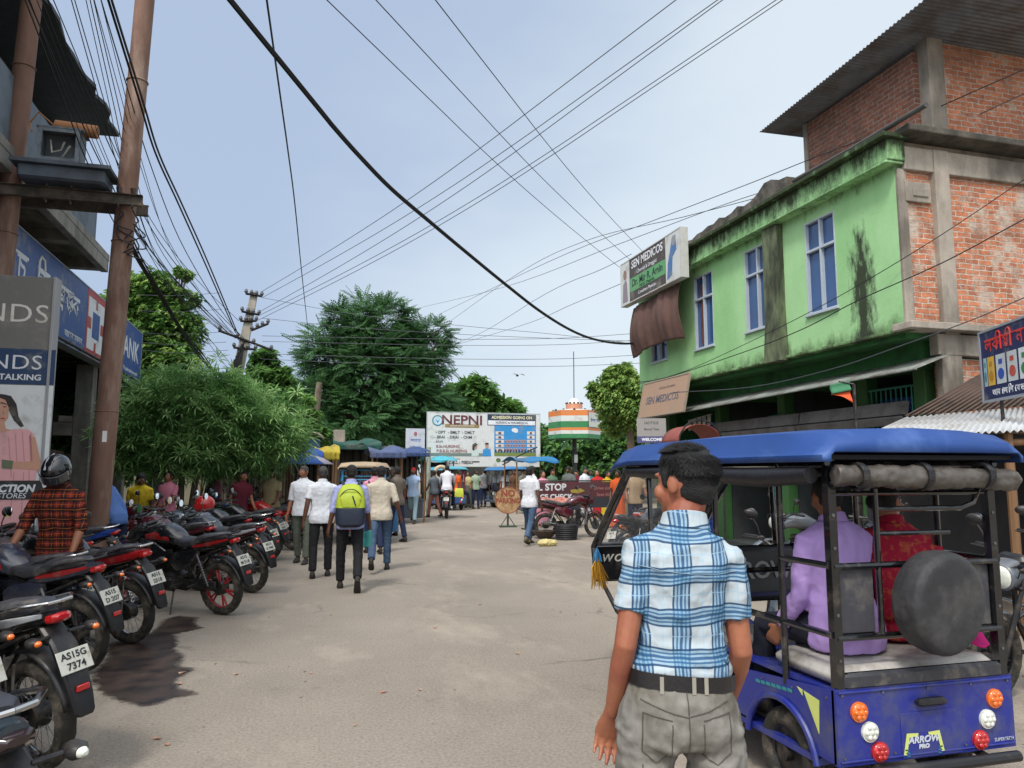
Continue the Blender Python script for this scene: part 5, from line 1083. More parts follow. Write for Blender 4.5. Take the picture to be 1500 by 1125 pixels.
def T_pinnate():
    V = []; Fc = []
    for k in range(7):
        x = .1+k*.14
        for s in (-1, 1):
            q = leaf((x, 0, -.10*x*x), (.55, s*.83, -.15), (0, 0, 1), .30*(1-.35*abs(x-.45)), .11, .03); Fc.append([len(V)+i for i in range(4)]); V += q
    q = leaf((1.0, 0, -.1), (1, 0, -.2), (0, 0, 1), .25, .1); Fc.append([len(V)+i for i in range(4)]); V += q
    return np.array(V), Fc
def T_rosette(n=13, ln=1.0, w_=.085, seed=2):
    r = random.Random(seed); V = []; Fc = []
    for k in range(n):
        a = 2.4*k; el = r.uniform(-.35, .9); d = np.array((math.cos(a)*math.cos(el), math.sin(a)*math.cos(el), math.sin(el))); l = ln*r.uniform(.7, 1.1)
        s = np.cross(d, (0, 0, 1)); s /= np.linalg.norm(s)+1e-9; m = d*l*.55; e = d*l-np.array((0, 0, .22*l)); p0 = d*.05
        V += [p0, m+s*w_*.5, e, m-s*w_*.5]; b = len(V)-4; Fc.append([b, b+1, b+2, b+3])
    return np.array(V), Fc
def T_broad(n=7, w_=.42, seed=4):
    r = random.Random(seed); V = []; Fc = []
    for k in range(n):
        a = 2.4*k+r.uniform(-.3, .3); el = r.uniform(-.5, .8); d = (math.cos(a)*math.cos(el), math.sin(a)*math.cos(el), math.sin(el)); p = (r.uniform(-.2, .2), r.uniform(-.2, .2), r.uniform(-.2, .2))
        V += leaf(p, d, (0, 0, 1), r.uniform(.6, .95), w_, .12); b = len(V)-4; Fc.append([b, b+1, b+2, b+3])
    return np.array(V), Fc
def instance_leaves(name, C_, D_, S_, tmpl, mats, parent, seed=0, flat=0.0):
    V, Fc = tmpl; rg = np.random.RandomState(seed); N_ = len(C_); D_ = D_/(np.linalg.norm(D_, axis=1, keepdims=True)+1e-9)
    up = np.tile(np.array([0, 0, 1.0]), (N_, 1))+rg.normal(0, .35, (N_, 3)); Yv = np.cross(up, D_); Yv /= np.linalg.norm(Yv, axis=1, keepdims=True)+1e-9; Zv = np.cross(D_, Yv)
    W = C_[:, None, :]+S_[:, None, None]*(V[None, :, 0:1]*D_[:, None, :]+V[None, :, 1:2]*Yv[:, None, :]+V[None, :, 2:3]*Zv[:, None, :])
    W = W.reshape(-1, 3); F0 = np.array(Fc); Fa = (F0[None]+(np.arange(N_)*len(V))[:, None, None]).reshape(-1, 4); me = bpy.data.meshes.new(name)
    me.vertices.add(len(W)); me.vertices.foreach_set('co', W.astype(np.float32).ravel()); me.loops.add(len(Fa)*4); me.loops.foreach_set('vertex_index', Fa.astype(np.int32).ravel())
    me.polygons.add(len(Fa)); me.polygons.foreach_set('loop_start', (np.arange(len(Fa))*4).astype(np.int32)); me.polygons.foreach_set('loop_total', np.full(len(Fa), 4, np.int32))
    for m in mats: me.materials.append(m)
    me.polygons.foreach_set('material_index', np.repeat(rg.randint(0, len(mats), N_), len(Fc)).astype(np.int32)); me.update(); me.validate()
    o = bpy.data.objects.new(name, me); COL.objects.link(o); o.parent = parent; return o
BARK = mat('brown_bark', '#5a4a3a', .9, var=.3, vs=6, bump=.6, bs=25, sc=(1, 1, .3), stain=('#7a7468', .3, 4))
def tree(name, label, base, blobs, n, size, tmpl, mats, trunk_r=.15, group='trees behind the street', clump=9, spread=.35, seed=1, lean=(0, 0), bark=None, cat='tree', trunks=1, gap=.0, droop=-.1):
    """blobs: (centre xyz, radii xyz) relative to base"""
    r0 = empty(name, base, 0, label, cat, group); rg = np.random.RandomState(seed); C_ = []; D_ = []
    vol = np.array([b[1][0]*b[1][1]*b[1][2] for b in blobs])**.7; vol /= vol.sum()
    for (c, r), f in zip(blobs, vol):
        c = np.array(c); r = np.array(r); k = int(n*f/clump)+1
        q = rg.normal(size=(k, 3)); q /= np.linalg.norm(q, axis=1, keepdims=True); rad = rg.uniform(.35, 1, (k, 1))**.5*(1+rg.normal(0, .07, (k, 1))); cc = c+q*rad*r
        for i in range(k):
            m = clump+rg.randint(-3, 4); p = cc[i]+rg.normal(0, spread, (m, 3))*r.min()*.33*np.array([1, 1, .6]); C_.append(p); dd_ = (p-c)/r+rg.normal(0, .45, (m, 3)); dd_[:, 2] = dd_[:, 2]*.5+droop; D_.append(dd_)
    C_ = np.vstack(C_); D_ = np.vstack(D_); S_ = size*rg.uniform(.65, 1.25, len(C_)); instance_leaves('crown', C_, D_, S_, tmpl, mats, r0, seed)
    t_ = MB(); rr_ = random.Random(seed)
    lowest = min(b[0][2]-b[1][2]*.3 for b in blobs)
    for k in range(trunks):
        ox = (k-(trunks-1)/2)*trunk_r*2.2; top = Vector((lean[0]+ox*2, lean[1], max(lowest, .6)))
        t_.tube([(ox, 0, -.05), (ox*1.2+lean[0]*.3, lean[1]*.3, top.z*.35), (ox*1.6+lean[0]*.7, lean[1]*.7, top.z*.75), top], [trunk_r*1.25, trunk_r, trunk_r*.85, trunk_r*.7], 9)
        for c, r in blobs:
            c = Vector(c)
            if trunks > 1 and rr_.random() < .4: continue
            mid = top.lerp(c, .5)+Vector((rr_.uniform(-.2, .2), rr_.uniform(-.2, .2), -.1)); t_.tube([top, mid, c+Vector((0, 0, r[2]*.3))], [trunk_r*.6, trunk_r*.4, trunk_r*.12], 6)
            for q in range(4):
                a = rr_.uniform(0, 6.28); e = c+Vector((math.cos(a)*r[0]*.7, math.sin(a)*r[1]*.7, rr_.uniform(-.3, .6)*r[2])); t_.tube([mid.lerp(c, .3), mid.lerp(e, .6), e], [trunk_r*.3, trunk_r*.2, trunk_r*.06], 5)
    t_.build('trunk', bark or BARK, r0); return r0
def blob_px(base, Y, L_):
    """crown lumps given where they stand: (px, py, half width px, half height px, extra depth m)"""
    res = []
    for q in L_:
        c = aty(q[0], q[1], Y+(q[4] if len(q) > 4 else 0)); k = (c-Vector((0, 0, CH))).length/F; c = c-Vector(base); res.append(((c.x, c.y, c.z), (q[2]*k, max(q[2], q[3])*k*.8, q[3]*k)))
    return res
LDK = [leafmat('leaf_dark', '#37583a', '#567c4c'), leafmat('leaf_mid', '#3d6640', '#5f8650')]
LMD = [leafmat('leaf_green', '#517a3a', '#769c4c'), leafmat('leaf_green_b', '#436a36', '#628a46')]
LLT = [leafmat('leaf_light', '#7a9c50', '#a3b968'), leafmat('leaf_light_b', '#638a48', '#88a858')]
LOL = [leafmat('leaf_oleander', '#5f8a50', '#8cb070'), leafmat('leaf_oleander_b', '#4a743f', '#6f9a5a'), leafmat('leaf_oleander_c', '#86b068', '#b4d490')]
PIN, ROS, BRD = T_pinnate(), T_rosette(), T_broad(); ROS2 = T_rosette(15, 1.0, .10, 5)
def put(name, label, px, Y, L_, n, size, tmpl, mats, **k):
    b = aty(px, 720, Y); b.z = 0; return tree(name, label, b, blob_px(b, Y, L_), n, size, tmpl, mats, **k)
put('tree', 'great dark feathery tree rising over the market stalls', 545, 40, [(548, 478, 52, 40), (488, 520, 46, 42), (610, 520, 48, 40, 1), (545, 545, 75, 55), (475, 590, 40, 40, -1), (600, 590, 58, 45), (530, 620, 66, 36, -1), (635, 490, 24, 22, 1), (640, 600, 30, 35, 2), (505, 470, 22, 16)], 9500, .68, PIN, LDK, trunk_r=.38, seed=3, clump=10, spread=.45)
put('tree', 'distant rounded tree directly behind the nursing billboard', 700, 58, [(690, 585, 42, 28), (725, 600, 32, 22), (655, 600, 36, 34), (745, 608, 24, 14)], 2600, .85, BRD, LMD, trunk_r=.35, seed=4, spread=.5)
put('tree', 'pale green tree peeping past the far end of green building', 925, 25, [(908, 556, 28, 20), (893, 585, 24, 24), (925, 590, 26, 40), (905, 615, 24, 24, 1), (872, 572, 12, 12)], 6000, .19, BRD, LLT, trunk_r=.16, seed=5, spread=.55)
put('tree', 'dark hedge like tree behind the tricolour traffic booth', 870, 36, [(820, 668, 46, 34), (880, 670, 45, 34), (925, 650, 36, 50), (960, 640, 40, 50, 2), (790, 655, 25, 40, 3)], 4200, .42, BRD, LMD+LDK, trunk_r=.2, seed=6, spread=.6)
put('tree', 'tall bright green tree rising behind the blue bank sign', 225, 25, [(222, 425, 38, 24), (200, 470, 50, 40), (248, 490, 40, 42), (215, 540, 60, 50), (160, 500, 40, 60), (180, 590, 60, 40), (268, 400, 13, 9), (262, 440, 24, 14)], 11000, .21, BRD, LLT+LMD, trunk_r=.2, seed=7, spread=.55)
put('tree', 'creeper covered columnar tree between utility pole and dark tree', 390, 27, [(388, 540, 22, 26), (402, 575, 26, 36), (380, 590, 26, 40), (416, 560, 7, 17)], 3000, .24, BRD, LMD, trunk_r=.2, seed=8, spread=.5, clump=12)
put('tree', 'glossy broad leaved tree left of the leaning trunk', 432, 30, [(430, 605, 30, 28), (405, 630, 40, 30), (450, 635, 26, 26), (370, 640, 40, 30)], 3400, .32, BRD, LMD+LLT[1:], trunk_r=.16, seed=9, spread=.5)
put('oleander_tree', 'bushy narrow leaved oleander growing among the parked motorcycles', 265, 17.0, [(300, 600, 60, 48), (235, 610, 58, 52), (360, 620, 62, 50), (200, 650, 42, 42), (290, 660, 74, 32), (395, 655, 46, 32), (250, 570, 26, 22), (330, 572, 34, 20), (345, 668, 60, 22), (420, 640, 26, 26)], 4200, .29, ROS2, LOL, trunk_r=.075, seed=10, spread=.95, clump=6, trunks=3, droop=.25)
put('tree', 'low dark tree filling the gap left of the oleander', 150, 22, [(150, 620, 70, 50), (110, 640, 60, 45), (190, 640, 50, 60, 3)], 3000, .36, BRD, LMD+LDK, trunk_r=.15, seed=11, spread=.5)
put('tree', 'dark tree mass low behind the stall roofs', 560, 46, [(470, 640, 50, 30), (540, 650, 60, 30), (600, 640, 60, 34), (740, 650, 60, 40, 6), (680, 650, 60, 40, 6)], 4000, .6, BRD, LDK, trunk_r=.2, seed=12, spread=.5)
f = MB(); b = aty(440, 700, 32); b.z = 0; t = aty(468, 560, 32); f.tube([b, b.lerp(t, .4)+Vector((.1, 0, 0)), t], [.28, .22, .12], 9); t2 = aty(440, 590, 32); f.tube([b.lerp(t, .6), t2], [.10, .05], 6); tag(f.build('dead_tree', BARK), 'bare leaning trunk left of the great dark tree', 'tree')

# ================================================================== POLES AND CABLES
RUST = mat('rusty_steel_pole', '#604539', .8, .1, col2='#7f6152', vs=3, bump=.25, bs=50, sc=(1, 1, .35), stain=('#a08a7c', .25, 4, (1, 1, .2)))
PY = 11.4
pa, pb = aty(199, 144, PY), aty(149, 690, PY); sl = (pa-pb)/(pa.z-pb.z); base = pb-sl*pb.z
qx = aty(13, 300, PY).x
dp = empty('double_pole', (base.x, PY, 0), 0, 'pair of rusty steel poles joined by a dirty crossbeam', 'utility pole')
def pole(x0, label, top=9.6, r=.145):
    f = MB(); P = [Vector((x0, 0, 0))+Vector((sl.x*z, 0, z)) for z in (-.1, 2.4, 2.45, 4.8, 4.85, 7.2, 7.25, top)]
    f.tube(P, [r, r, r*.96, r*.96, r*.93, r*.93, r*.9, r*.9], 24)
    for z in (2.42, 4.82, 7.22): f.torus(Vector((x0+sl.x*z, 0, z)), (0, 0, 1), r*.96, .012, 24, 6)
    o = f.build('pole', RUST, dp); o['label'] = label; return o
pole(0, 'rusty pole with a small white paper tag'); pole(qx-base.x-sl.x*5.3, 'rusty pole cut by the left picture edge')
bz = aty(190, 300, PY).z; bx0 = aty(213, 305, PY).x-base.x; bx1 = qx-base.x-1.2
f = MB()
for y in (-.19, .19):
    f.box(((bx0+bx1)/2, y, bz), (bx0-bx1, .012, .16)); f.box(((bx0+bx1)/2, y+.03*(1 if y > 0 else -1), bz+.075), (bx0-bx1, .06, .01)); f.box(((bx0+bx1)/2, y+.03*(1 if y > 0 else -1), bz-.075), (bx0-bx1, .06, .01))
f.build('crossbeam', mat('dirty_channel_steel', '#4a453f', .8, .3, var=.3, vs=5, stain=('#75695c', .3, 4)), dp, smooth=False, bevel=.003)
f = MB()
for x in (bx0-.12, bx0-.3, bx0-.9, bx0-1.2): f.tube([(x, -.22, bz+.09), (x, -.22, bz+.16)], [.03, .045], 8); f.torus((x, -.22, bz-.1), (1, 0, 0), .03, .012, 10, 5)
each(f, 'insulator', mat('brown_glaze', '#3f342e', .3), dp)
f = MB(); z = aty(158, 640, PY).z; f.box((sl.x*z+.03, -.147, z), (.055, .003, .15)); f.build('paper_tag', WHITE, dp)
# cabinet slung above the beam
cx0, cx1 = aty(55, 215, 11).x, aty(117, 215, 11).x; cz0, cz1 = aty(80, 236, 11).z, aty(80, 188, 11).z
cb = empty('switch_cabinet', ((cx0+cx1)/2, 11.25, bz+.1), 0, 'open grey switch cabinet fixed above the pole crossbeam', 'cabinet')
W_, H_ = cx1-cx0, cz1-cz0; zz = cz0-bz-.1; f = MB()
for a, b, c_, d in ((-W_/2, W_/2, zz, zz+.05), (-W_/2, W_/2, zz+H_-.05, zz+H_), (-W_/2, -W_/2+.05, zz+.05, zz+H_-.05), (W_/2-.05, W_/2, zz+.05, zz+H_-.05)): f.box(((a+b)/2, -.25, (c_+d)/2), (b-a, .05, d-c_))
f.box((0, .02, zz+H_/2), (W_, .04, H_)); f.box((0, -.1, zz+H_+.012), (W_+.06, .36, .02)); f.box((-W_/2+.01, -.12, zz+H_/2), (.02, .24, H_)); f.box((W_/2-.01, -.12, zz+H_/2), (.02, .24, H_)); f.box((0, -.12, zz+.01), (W_, .24, .02)); f.build('frame', mat('cabinet_grey', '#6b747b', .6, .2, var=.2, stain=('#3f4244', .3, 4)), cb, smooth=False)
f = MB(); f.tube([(-.15, -.1, zz+.35), (-.1, -.18, zz+.15), (0, -.15, zz+.2), (.05, -.2, zz+.3)], .012); f.tube([(0, -.1, zz+.1), (.12, -.2, zz+.25)], .015); f.build('fuse_wires', mat('pale_wire', '#b5b2aa', .5), cb)
f = MB(); f.box((0.06, -.05, zz*.42), (W_+.55, .5, zz*.74), ch=.03); f.box((0.06, -.05, zz-.05), (W_+.7, .62, .05)); f.build('lower_box', mat('blue_grey_box', '#525c68', .6, var=.2, stain=('#34383d', .35, 3)), cb)
f = MB(); f.tube([(-.1, -.1, zz+H_+.09), (.42, -.1, zz+H_+.07)], [.09, .09], 16); f.tube([(-.12, -.1, zz+H_+.1), (-.3, -.15, zz+H_+.25), (-.42, -.1, zz+H_+.1), (-.35, -.2, zz+H_-.05)], .012, 6); o = f.build('rolled_mat', mat('orange_roll', '#9c6a42', .8, var=.25, vs=5, stain=('#5c4434', .3, 5)), cb)
# far concrete pole
fy = 20.0; t = aty(373, 428, fy); b = aty(347, 552, fy); s2_ = (t-b)/(t.z-b.z); b0 = b-s2_*b.z
fp_ = empty('concrete_pole', b0, 0, 'leaning concrete utility pole crowded with crossarms and cables', 'utility pole'); K = lambda z: Vector((s2_.x*z, 0, z))
f = MB(); f.rings([[K(z)+Vector((x*w_, y*w_*.8, 0)) for x, y in ((-1, -1), (1, -1), (1, 1), (-1, 1))] for z, w_ in ((-.1, .19), (3, .15), (5, .115), (t.z, .085))]); f.build('pole', mat('pale_concrete', '#a8a295', .9, var=.15, vs=3, stain=('#6a655c', .3, 3, (1, 1, .3))), fp_, smooth=False, bevel=.01)
f = MB()
arms = []
for (p, q), d in ((((360, 430), (384, 434)), .12), (((354, 456), (380, 461)), .12), (((352, 470), (376, 470)), .12), (((320, 484), (399, 513)), .12), (((342, 509), (375, 512)), .12), (((368, 484), (393, 474)), .12)):
    A_, B_ = aty(p[0], p[1], fy-d)-b0, aty(q[0], q[1], fy-d)-b0; f.tube([A_, B_], .032, 4); arms.append((A_+b0, B_+b0))
each(f, 'crossarm', DKMETAL, fp_)
f = MB()
for A_, B_ in arms:
    for q in (0.02, .35, .65, .98): c = A_.lerp(B_, q)-b0; f.tube([c, c+Vector((0, 0, .06)), c+Vector((0, 0, .12))], [.02, .05, .03], 8)
each(f, 'insulator', mat('grey_glaze', '#5c5f63', .3), fp_)
f = MB()
for i in range(7):
    x = -.22+.06*i; f.tube([K(1.0)+Vector((x, -.2, 0)), K(3)+Vector((x+.02, -.2, 0)), K(4.3)+Vector((x*.7, -.17, .1*i))], .018, 5)
for z in (3.3, 3.6, 4.0): f.torus(K(z), (0, 0, 1), .21, .02, 16, 6)
f.build('cable_bundle', CABLE, fp_)
f = MB(); f.box(K(3.75)+Vector((-.02, -.2, 0)), (.22, .12, .34), ch=.02); f.build('junction_box', mat('pale_box', '#a09c92', .6), fp_)
# cables ---------------------------------------------------------------
GC = 'cables strung over the street'
def wire(pts, Y0, Y1, label, r=.010, m=None, ext=None, group=GC):
    """pts are picture points of a cable running from depth Y0 to Y1"""
    n = len(pts)-1; d = [0]
    for a, b in zip(pts, pts[1:]): d.append(d[-1]+math.hypot(b[0]-a[0], b[1]-a[1]))
    W_ = []
    for q, dd_ in zip(pts, d):
        s = dd_/d[-1]; y = 1/((1-s)/Y0+s/Y1); W_.append(aty(q[0], q[1], y))
    if ext: W_ = [W_[0]+(W_[0]-W_[1])*ext]+W_
    return cable('overhead_cable', W_, r, label, group, 'cable', m)
wire([(455, 144), (490, 187), (530, 232), (575, 278), (630, 325), (685, 371), (735, 412), (790, 455), (835, 483), (870, 497), (905, 503), (936, 503)], 7.0, 16.6, 'thick black cable sagging down to the green building', .026, ext=7)
wire([(411, 144), (421, 215), (432, 300), (442, 400), (452, 492)], 9, 30, 'lone steep cable dropping into the great dark tree', .011, ext=3)
for i, (e, s_, w0) in enumerate((((800, 144), (382, 428), 'topmost'), ((848, 144), (384, 436), 'second'), ((862, 144), (378, 458), 'third'), ((922, 144), (380, 462), 'fourth'), ((928, 147), (374, 471), 'lowest'))):
    m_ = [(e[0]+(s_[0]-e[0])*t, e[1]+(s_[1]-e[1])*t+14*math.sin(math.pi*t)*(.8+.1*i)) for t in (0, .2, .4, .6, .8, 1)]
    wire(m_, 9, 19.8, w0+' of five wires fanning right from the concrete pole', .006, TARN, ext=3)
for i, (p, q) in enumerate((((628, 144), (908, 392)), ((684, 144), (925, 382)), ((750, 144), (945, 372)), ((683, 144), (900, 400)))):
    m_ = [(p[0]+(q[0]-p[0])*t, p[1]+(q[1]-p[1])*t+8*math.sin(math.pi*t)) for t in (0, .25, .5, .75, 1)]
    if i < 3: wire(m_, 8, 16.2, ['left', 'middle', 'right'][i]+' wire crossing the sky down to the medical sign', .0055, TARN, ext=3)
RW = [([(1404, 144), (1300, 190), (1180, 236), (1100, 268), (960, 322), (800, 385), (640, 462)], 8.1, 45, 'upper wire from brick storey to beyond the big tree'),
      ([(1485, 144), (1350, 205), (1180, 262), (1060, 300), (900, 360), (740, 420), (610, 452)], 8.0, 45, 'wire passing the roof pipe towards the big tree'),
      ([(1500, 263), (1360, 356), (1220, 439), (1100, 500), (1000, 545), (938, 562)], 6.8, 15, 'upper thin wire slanting over the green wall'),
      ([(1500, 321), (1380, 385), (1257, 440), (1180, 480), (1100, 512), (980, 552), (935, 560)], 6.6, 15, 'thicker wire slanting over the green wall'),
      ([(1500, 436), (1420, 470), (1329, 503), (1220, 540), (1100, 567), (985, 575)], 6.7, 14, 'low wire passing under the green overhang'),
      ([(1165, 275), (1000, 318), (860, 352), (760, 400), (660, 470)], 11, 40, 'faint wire from parapet to the distant trees'),
      ([(925, 372), (880, 395), (800, 430), (700, 490), (640, 512)], 16, 50, 'faint wire falling left from the medical sign'),
      ([(918, 412), (840, 445), (760, 478), (650, 510)], 17, 50, 'second faint wire falling left below the medical sign'),
      ([(787, 682), (760, 692), (700, 660), (700, 660)], 30, 30, '')]
for p_, a, b, l_ in RW[:-1]: wire(p_, a, b, l_, .008 if 'thin' not in l_ else .006, CABLE if 'thicker' in l_ or 'upper' in l_ else TARN, ext=1 if p_[0][0] > 1300 else None)
for i, (y0, y1, c_) in enumerate(((430, 505, 'first'), (460, 500, 'second'), (486, 488, 'third'), (494, 498, 'fourth'), (512, 520, 'fifth'), (520, 532, 'sixth'))):
    wire([(384, y0+6), (520, y0*.7+y1*.3+8), (680, (y0+y1)/2+10), (820, y1*.7+y0*.3+8), (938, y1)], 20, 17, c_+' from top of the level wires joining pole and green building', .006, TARN, group='level wires across the street')
for i, y in enumerate((428, 452, 485, 500, 512)):
    wire([(200, y+4-i), (260, y+5), (322+i*3, y+1)], 24, 20, ['uppermost', 'second', 'third', 'fourth', 'lowest'][i]+' short wire running left from the concrete pole', .006, TARN, group='level wires across the street')
# left bundle from beyond the frame to the concrete pole
rb_ = random.Random(21); ends = [(322, 484), (330, 488), (338, 492), (345, 496), (352, 500), (360, 504), (368, 506), (350, 470), (344, 540), (340, 548)]
for i in range(16):
    x0 = 92+i*6.6; e = ends[i % len(ends)]; mid = ((x0+e[0])/2-18+rb_.uniform(-9, 9), (144+e[1])/2+30+rb_.uniform(-10, 16))
    q1 = ((x0*3+mid[0]*2)/5-2, (144*3+mid[1]*2)/5+7)
    wire([(x0, 144), q1, mid, ((mid[0]+e[0]*1.2)/2.2, (mid[1]+e[1]*1.2)/2.2+8), e], 9.5+.1*i, 19.8, 'loose cable in the left tangle, number %s from left' % ['one', 'two', 'three', 'four', 'five', 'six', 'seven', 'eight', 'nine', 'ten', 'eleven', 'twelve', 'thirteen', 'fourteen', 'fifteen', 'sixteen'][i], rb_.choice([.005, .006, .008]), ext=1.5, group='tangled cables on the left')
for i, off in enumerate((0, 5)):
    wire([(203+off, 144), (228+off, 225), (262+off, 300), (300+off, 385), (345+off*.5, 487)], 10, 19.8, ['left', 'right'][i]+' cable of the heavy pair right of the rusty pole', .014, ext=2, group='heavy cable pair')
for i, off in enumerate((0, 4, 8, 3)):
    wire([(178+off, 330), (198+off, 375), (232+off*.6, 430), (262+off*.5, 480), (290+off, 520), (322, 552), (345, 553)], 11.3, 19.8, ['lower', 'middle', 'upper', 'frayed'][i]+' strand of the thick drooping bundle by the sign', .019-.003*i, group='drooping cable bundle')
rb_ = random.Random(4)
for i in range(5):
    a = (185+rb_.uniform(-12, 12), 315+rb_.uniform(-10, 30)); P = [a]
    for k in range(5): P.append((a[0]+rb_.uniform(-12, 22), a[1]+12*(k+1)+rb_.uniform(-8, 8)))
    wire(P, 11.2, 11.3, 'short frayed cable end curling by the rusty pole, %s' % ['highest', 'next to highest', 'middle', 'next to lowest', 'lowest'][i], .010, group='frayed cable ends')
f = MB(); p = aty(758, 550, 30); f.loft([(-.12, 0, 0, .01, .01), (-.05, 0, 0, .04, .04), (.05, 0, 0, .045, .045), (.12, 0, .02, .025, .03), (.17, 0, .02, .004, .004)], 10)
for s in (-1, 1): f.sheet(lambda u, v, s=s: (s*.28*u, -.06+.12*v-.06*u, .06*math.sin(u*3)), 6, 2)
o = f.build('bird', mat('dark_feather', '#2a2a2d', .7)); o.location = p; tag(o, 'small dark bird flying over the street', 'bird')

# ================================================================== NURSING BILLBOARD
BY = 35.0; A_ = aty(625, 683, BY); B_ = aty(790, 607, BY); bw_, bh_ = B_.x-A_.x, B_.z-A_.z
bb = board('billboard', 'wide white nursing college billboard with blue picture of building', 'billboard', ((A_.x+B_.x)/2, BY, A_.z), 0, bw_, bh_, pm('billboard_white', '#c9cbc9'), th=.12, edge=pm('billboard_edge', '#a9b3ae'))
Y = -.063
def bq(px, py): p = aty(px, py, BY-.06); return p.x-(A_.x+B_.x)/2, p.z-A_.z
MAR = pm('maroon_letter', '#5c2830'); BLU = pm('billboard_blue', '#2f86c0'); NV = pm('billboard_navy', '#23344c'); GRY = pm('billboard_grey', '#4f5458')
def bt(s, px, py, h_, m, **k): a, z = bq(px, py); return text(s, h_, (a, Y-.008, z), bb, m, **k)
bt('NEPNI', 677, 616, .62, MAR, off=.012, sx=1.15)
a, z = bq(641, 616); patch(bb, oval(a, z, .26, .26), pm('logo_teal', '#3f7f8f'), Y-.003); patch(bb, oval(a, z, .20, .20), pm('logo_pale', '#b8d0d8'), Y-.006); patch(bb, [(a-.12, z+.10), (a, z-.14), (a+.12, z+.10), (a, z-.02)], BLU, Y-.009)
def brc(x0, y0, x1, y1, m, dy=.003): p, q = bq(x0, y1), bq(x1, y0); return patch(bb, rect(p[0], p[1], q[0], q[1]), m, Y-dy)
brc(652, 622, 702, 626, pm('gold_band', '#8a7440')); bt('GROUP OF INSTITUTIONS', 677, 624, .10, WT)
brc(714, 608, 785, 623, NV); bt('ADMISSION GOING ON', 750, 612, .20, pm('cream_letter', '#d8d2a8'), off=.006, sx=.95); brc(715, 617, 784, 622, WT, .006); bt('NURSING & PARAMEDICAL', 750, 619.6, .15, NV, off=.003, sx=.9)
bt('☐ DPT  ☐ BMLT  ☐ DMLT'.replace('☐', '-'), 667, 633.5, .19, GRY, off=.004); bt('- BRAI  - DRAI  - CNM', 664, 640.5, .19, GRY, off=.004); bt('- ANM', 642, 647, .16, GRY)
bt('B.Sc.NURSING', 656, 654, .18, pm('dull_red_letter', '#8a4a4a'), off=.003); bt('P.B.B.Sc.NURSING', 662, 660.8, .19, pm('dull_red_letter', '#8a4a4a'), off=.003); brc(630, 664, 719, 668, pm('grey_band', '#6b7a74')); bt('www.nursing college', 665, 672, .07, GRY)
bt('CALL : 700263****', 680, 677.5, .19, INK, off=.003)
brc(724, 624, 785, 668, BLU); a, z = bq(754, 630); patch(bb, oval(a, z, .16, .10), WT, Y-.006); patch(bb, oval(a+.05, z-.05, .12, .08), WT, Y-.0062)
brc(724, 663, 785, 668, pm('lawn', '#6f7f3f'), .006)
for k in range(5):
    z0 = 632+k*6.2
    for x0, x1, s in ((726, 738, 1), (772, 783, 1)): brc(x0, z0, x1, z0+4.4, pm('tower_pale', '#cfc6bd'), .0065); brc(x0+4, z0+1, x1-4, z0+4, pm('tower_dark', '#5a3a3c'), .009)
    if k > 1:
        for q in range(8): brc(739.5+q*4, z0, 742.4+q*4, z0+4.2, pm('hall_pink', '#b98f8c'), .0065); brc(740.2+q*4, z0+1.2, 741.6+q*4, z0+3.6, pm('tower_dark', '#5a3a3c'), .009)
for q in range(14): brc(725+q*4.3, 658.5, 727.4+q*4.3, 663, pm('arch_dark', '#3a3440'), .008)
a, z = bq(696, 662); patch(bb, [(a-.18, z-.2), (a+.18, z-.2), (a+.15, z+.1), (a-.15, z+.1)], pm('coat_pale', '#b9cbc4'), Y-.006); patch(bb, oval(a, z+.25, .10, .13), pm('print_skin', '#b08a74'), Y-.009); patch(bb, [(a-.14, z+.1), (a-.14, z+.34), (a, z+.44), (a+.13, z+.34), (a+.05, z+.3), (a-.04, z+.2), (a-.04, z+.05)], pm('print_hair', '#252225'), Y-.012)
a, z = bq(713, 662); patch(bb, [(a-.22, z-.2), (a+.22, z-.2), (a+.18, z+.12), (a, z+.2), (a-.18, z+.12)], BLU, Y-.006); patch(bb, oval(a, z+.30, .09, .12), pm('print_skin', '#b08a74'), Y-.009); patch(bb, oval(a, z+.39, .095, .05), pm('print_hair', '#252225'), Y-.012)
a, z = bq(730, 674); patch(bb, oval(a, z, .12, .10), pm('seal_green', '#4f6a3a'), Y-.004)
for q in (745, 755, 765, 777): a, z = bq(q, 675); patch(bb, oval(a, z, .05, .08), pm('seal_grey', '#8f9a94'), Y-.004)
f = MB()
for x in (-bw_/2+.3, -bw_/6, bw_/6, bw_/2-.3): f.bar((x, .1, -A_.z), (x, .1, bh_), .06); f.bar((x, .1, bh_*.6), (x, 1.3, -A_.z), .04)
each(f, 'support_post', DKMETAL, bb)
wire([(787, 655), (760, 668), (736, 681)], 34.6, 34.6, 'short dark cable slanting across the billboard corner', .03, group='billboard cable')
# small sign beside it
P = aty(608, 664, 33.5); s5 = board('small_white_sign', 'small upright white sign with blue letters left of billboard', 'sign', P, 4, .86, 1.1, pm('small_sign_white', '#b9bdc8'), th=.06)
ben('পলচ', .20, -.22, .56, s5, pm('sign_blue_letter', '#5a6fa8'), -.035); text('Traffic point', .11, (0, -.035, .30), s5, pm('sign_blue_letter', '#5a6fa8')); patch(s5, oval(0, .86, .07, .10), pm('emblem_red', '#9a5a60'), -.034)
f = MB(); f.bar((-.3, .04, -P.z), (-.3, .04, 1), .03); f.bar((.3, .04, -P.z), (.3, .04, 1), .03); each(f, 'support_post', DKMETAL, s5)
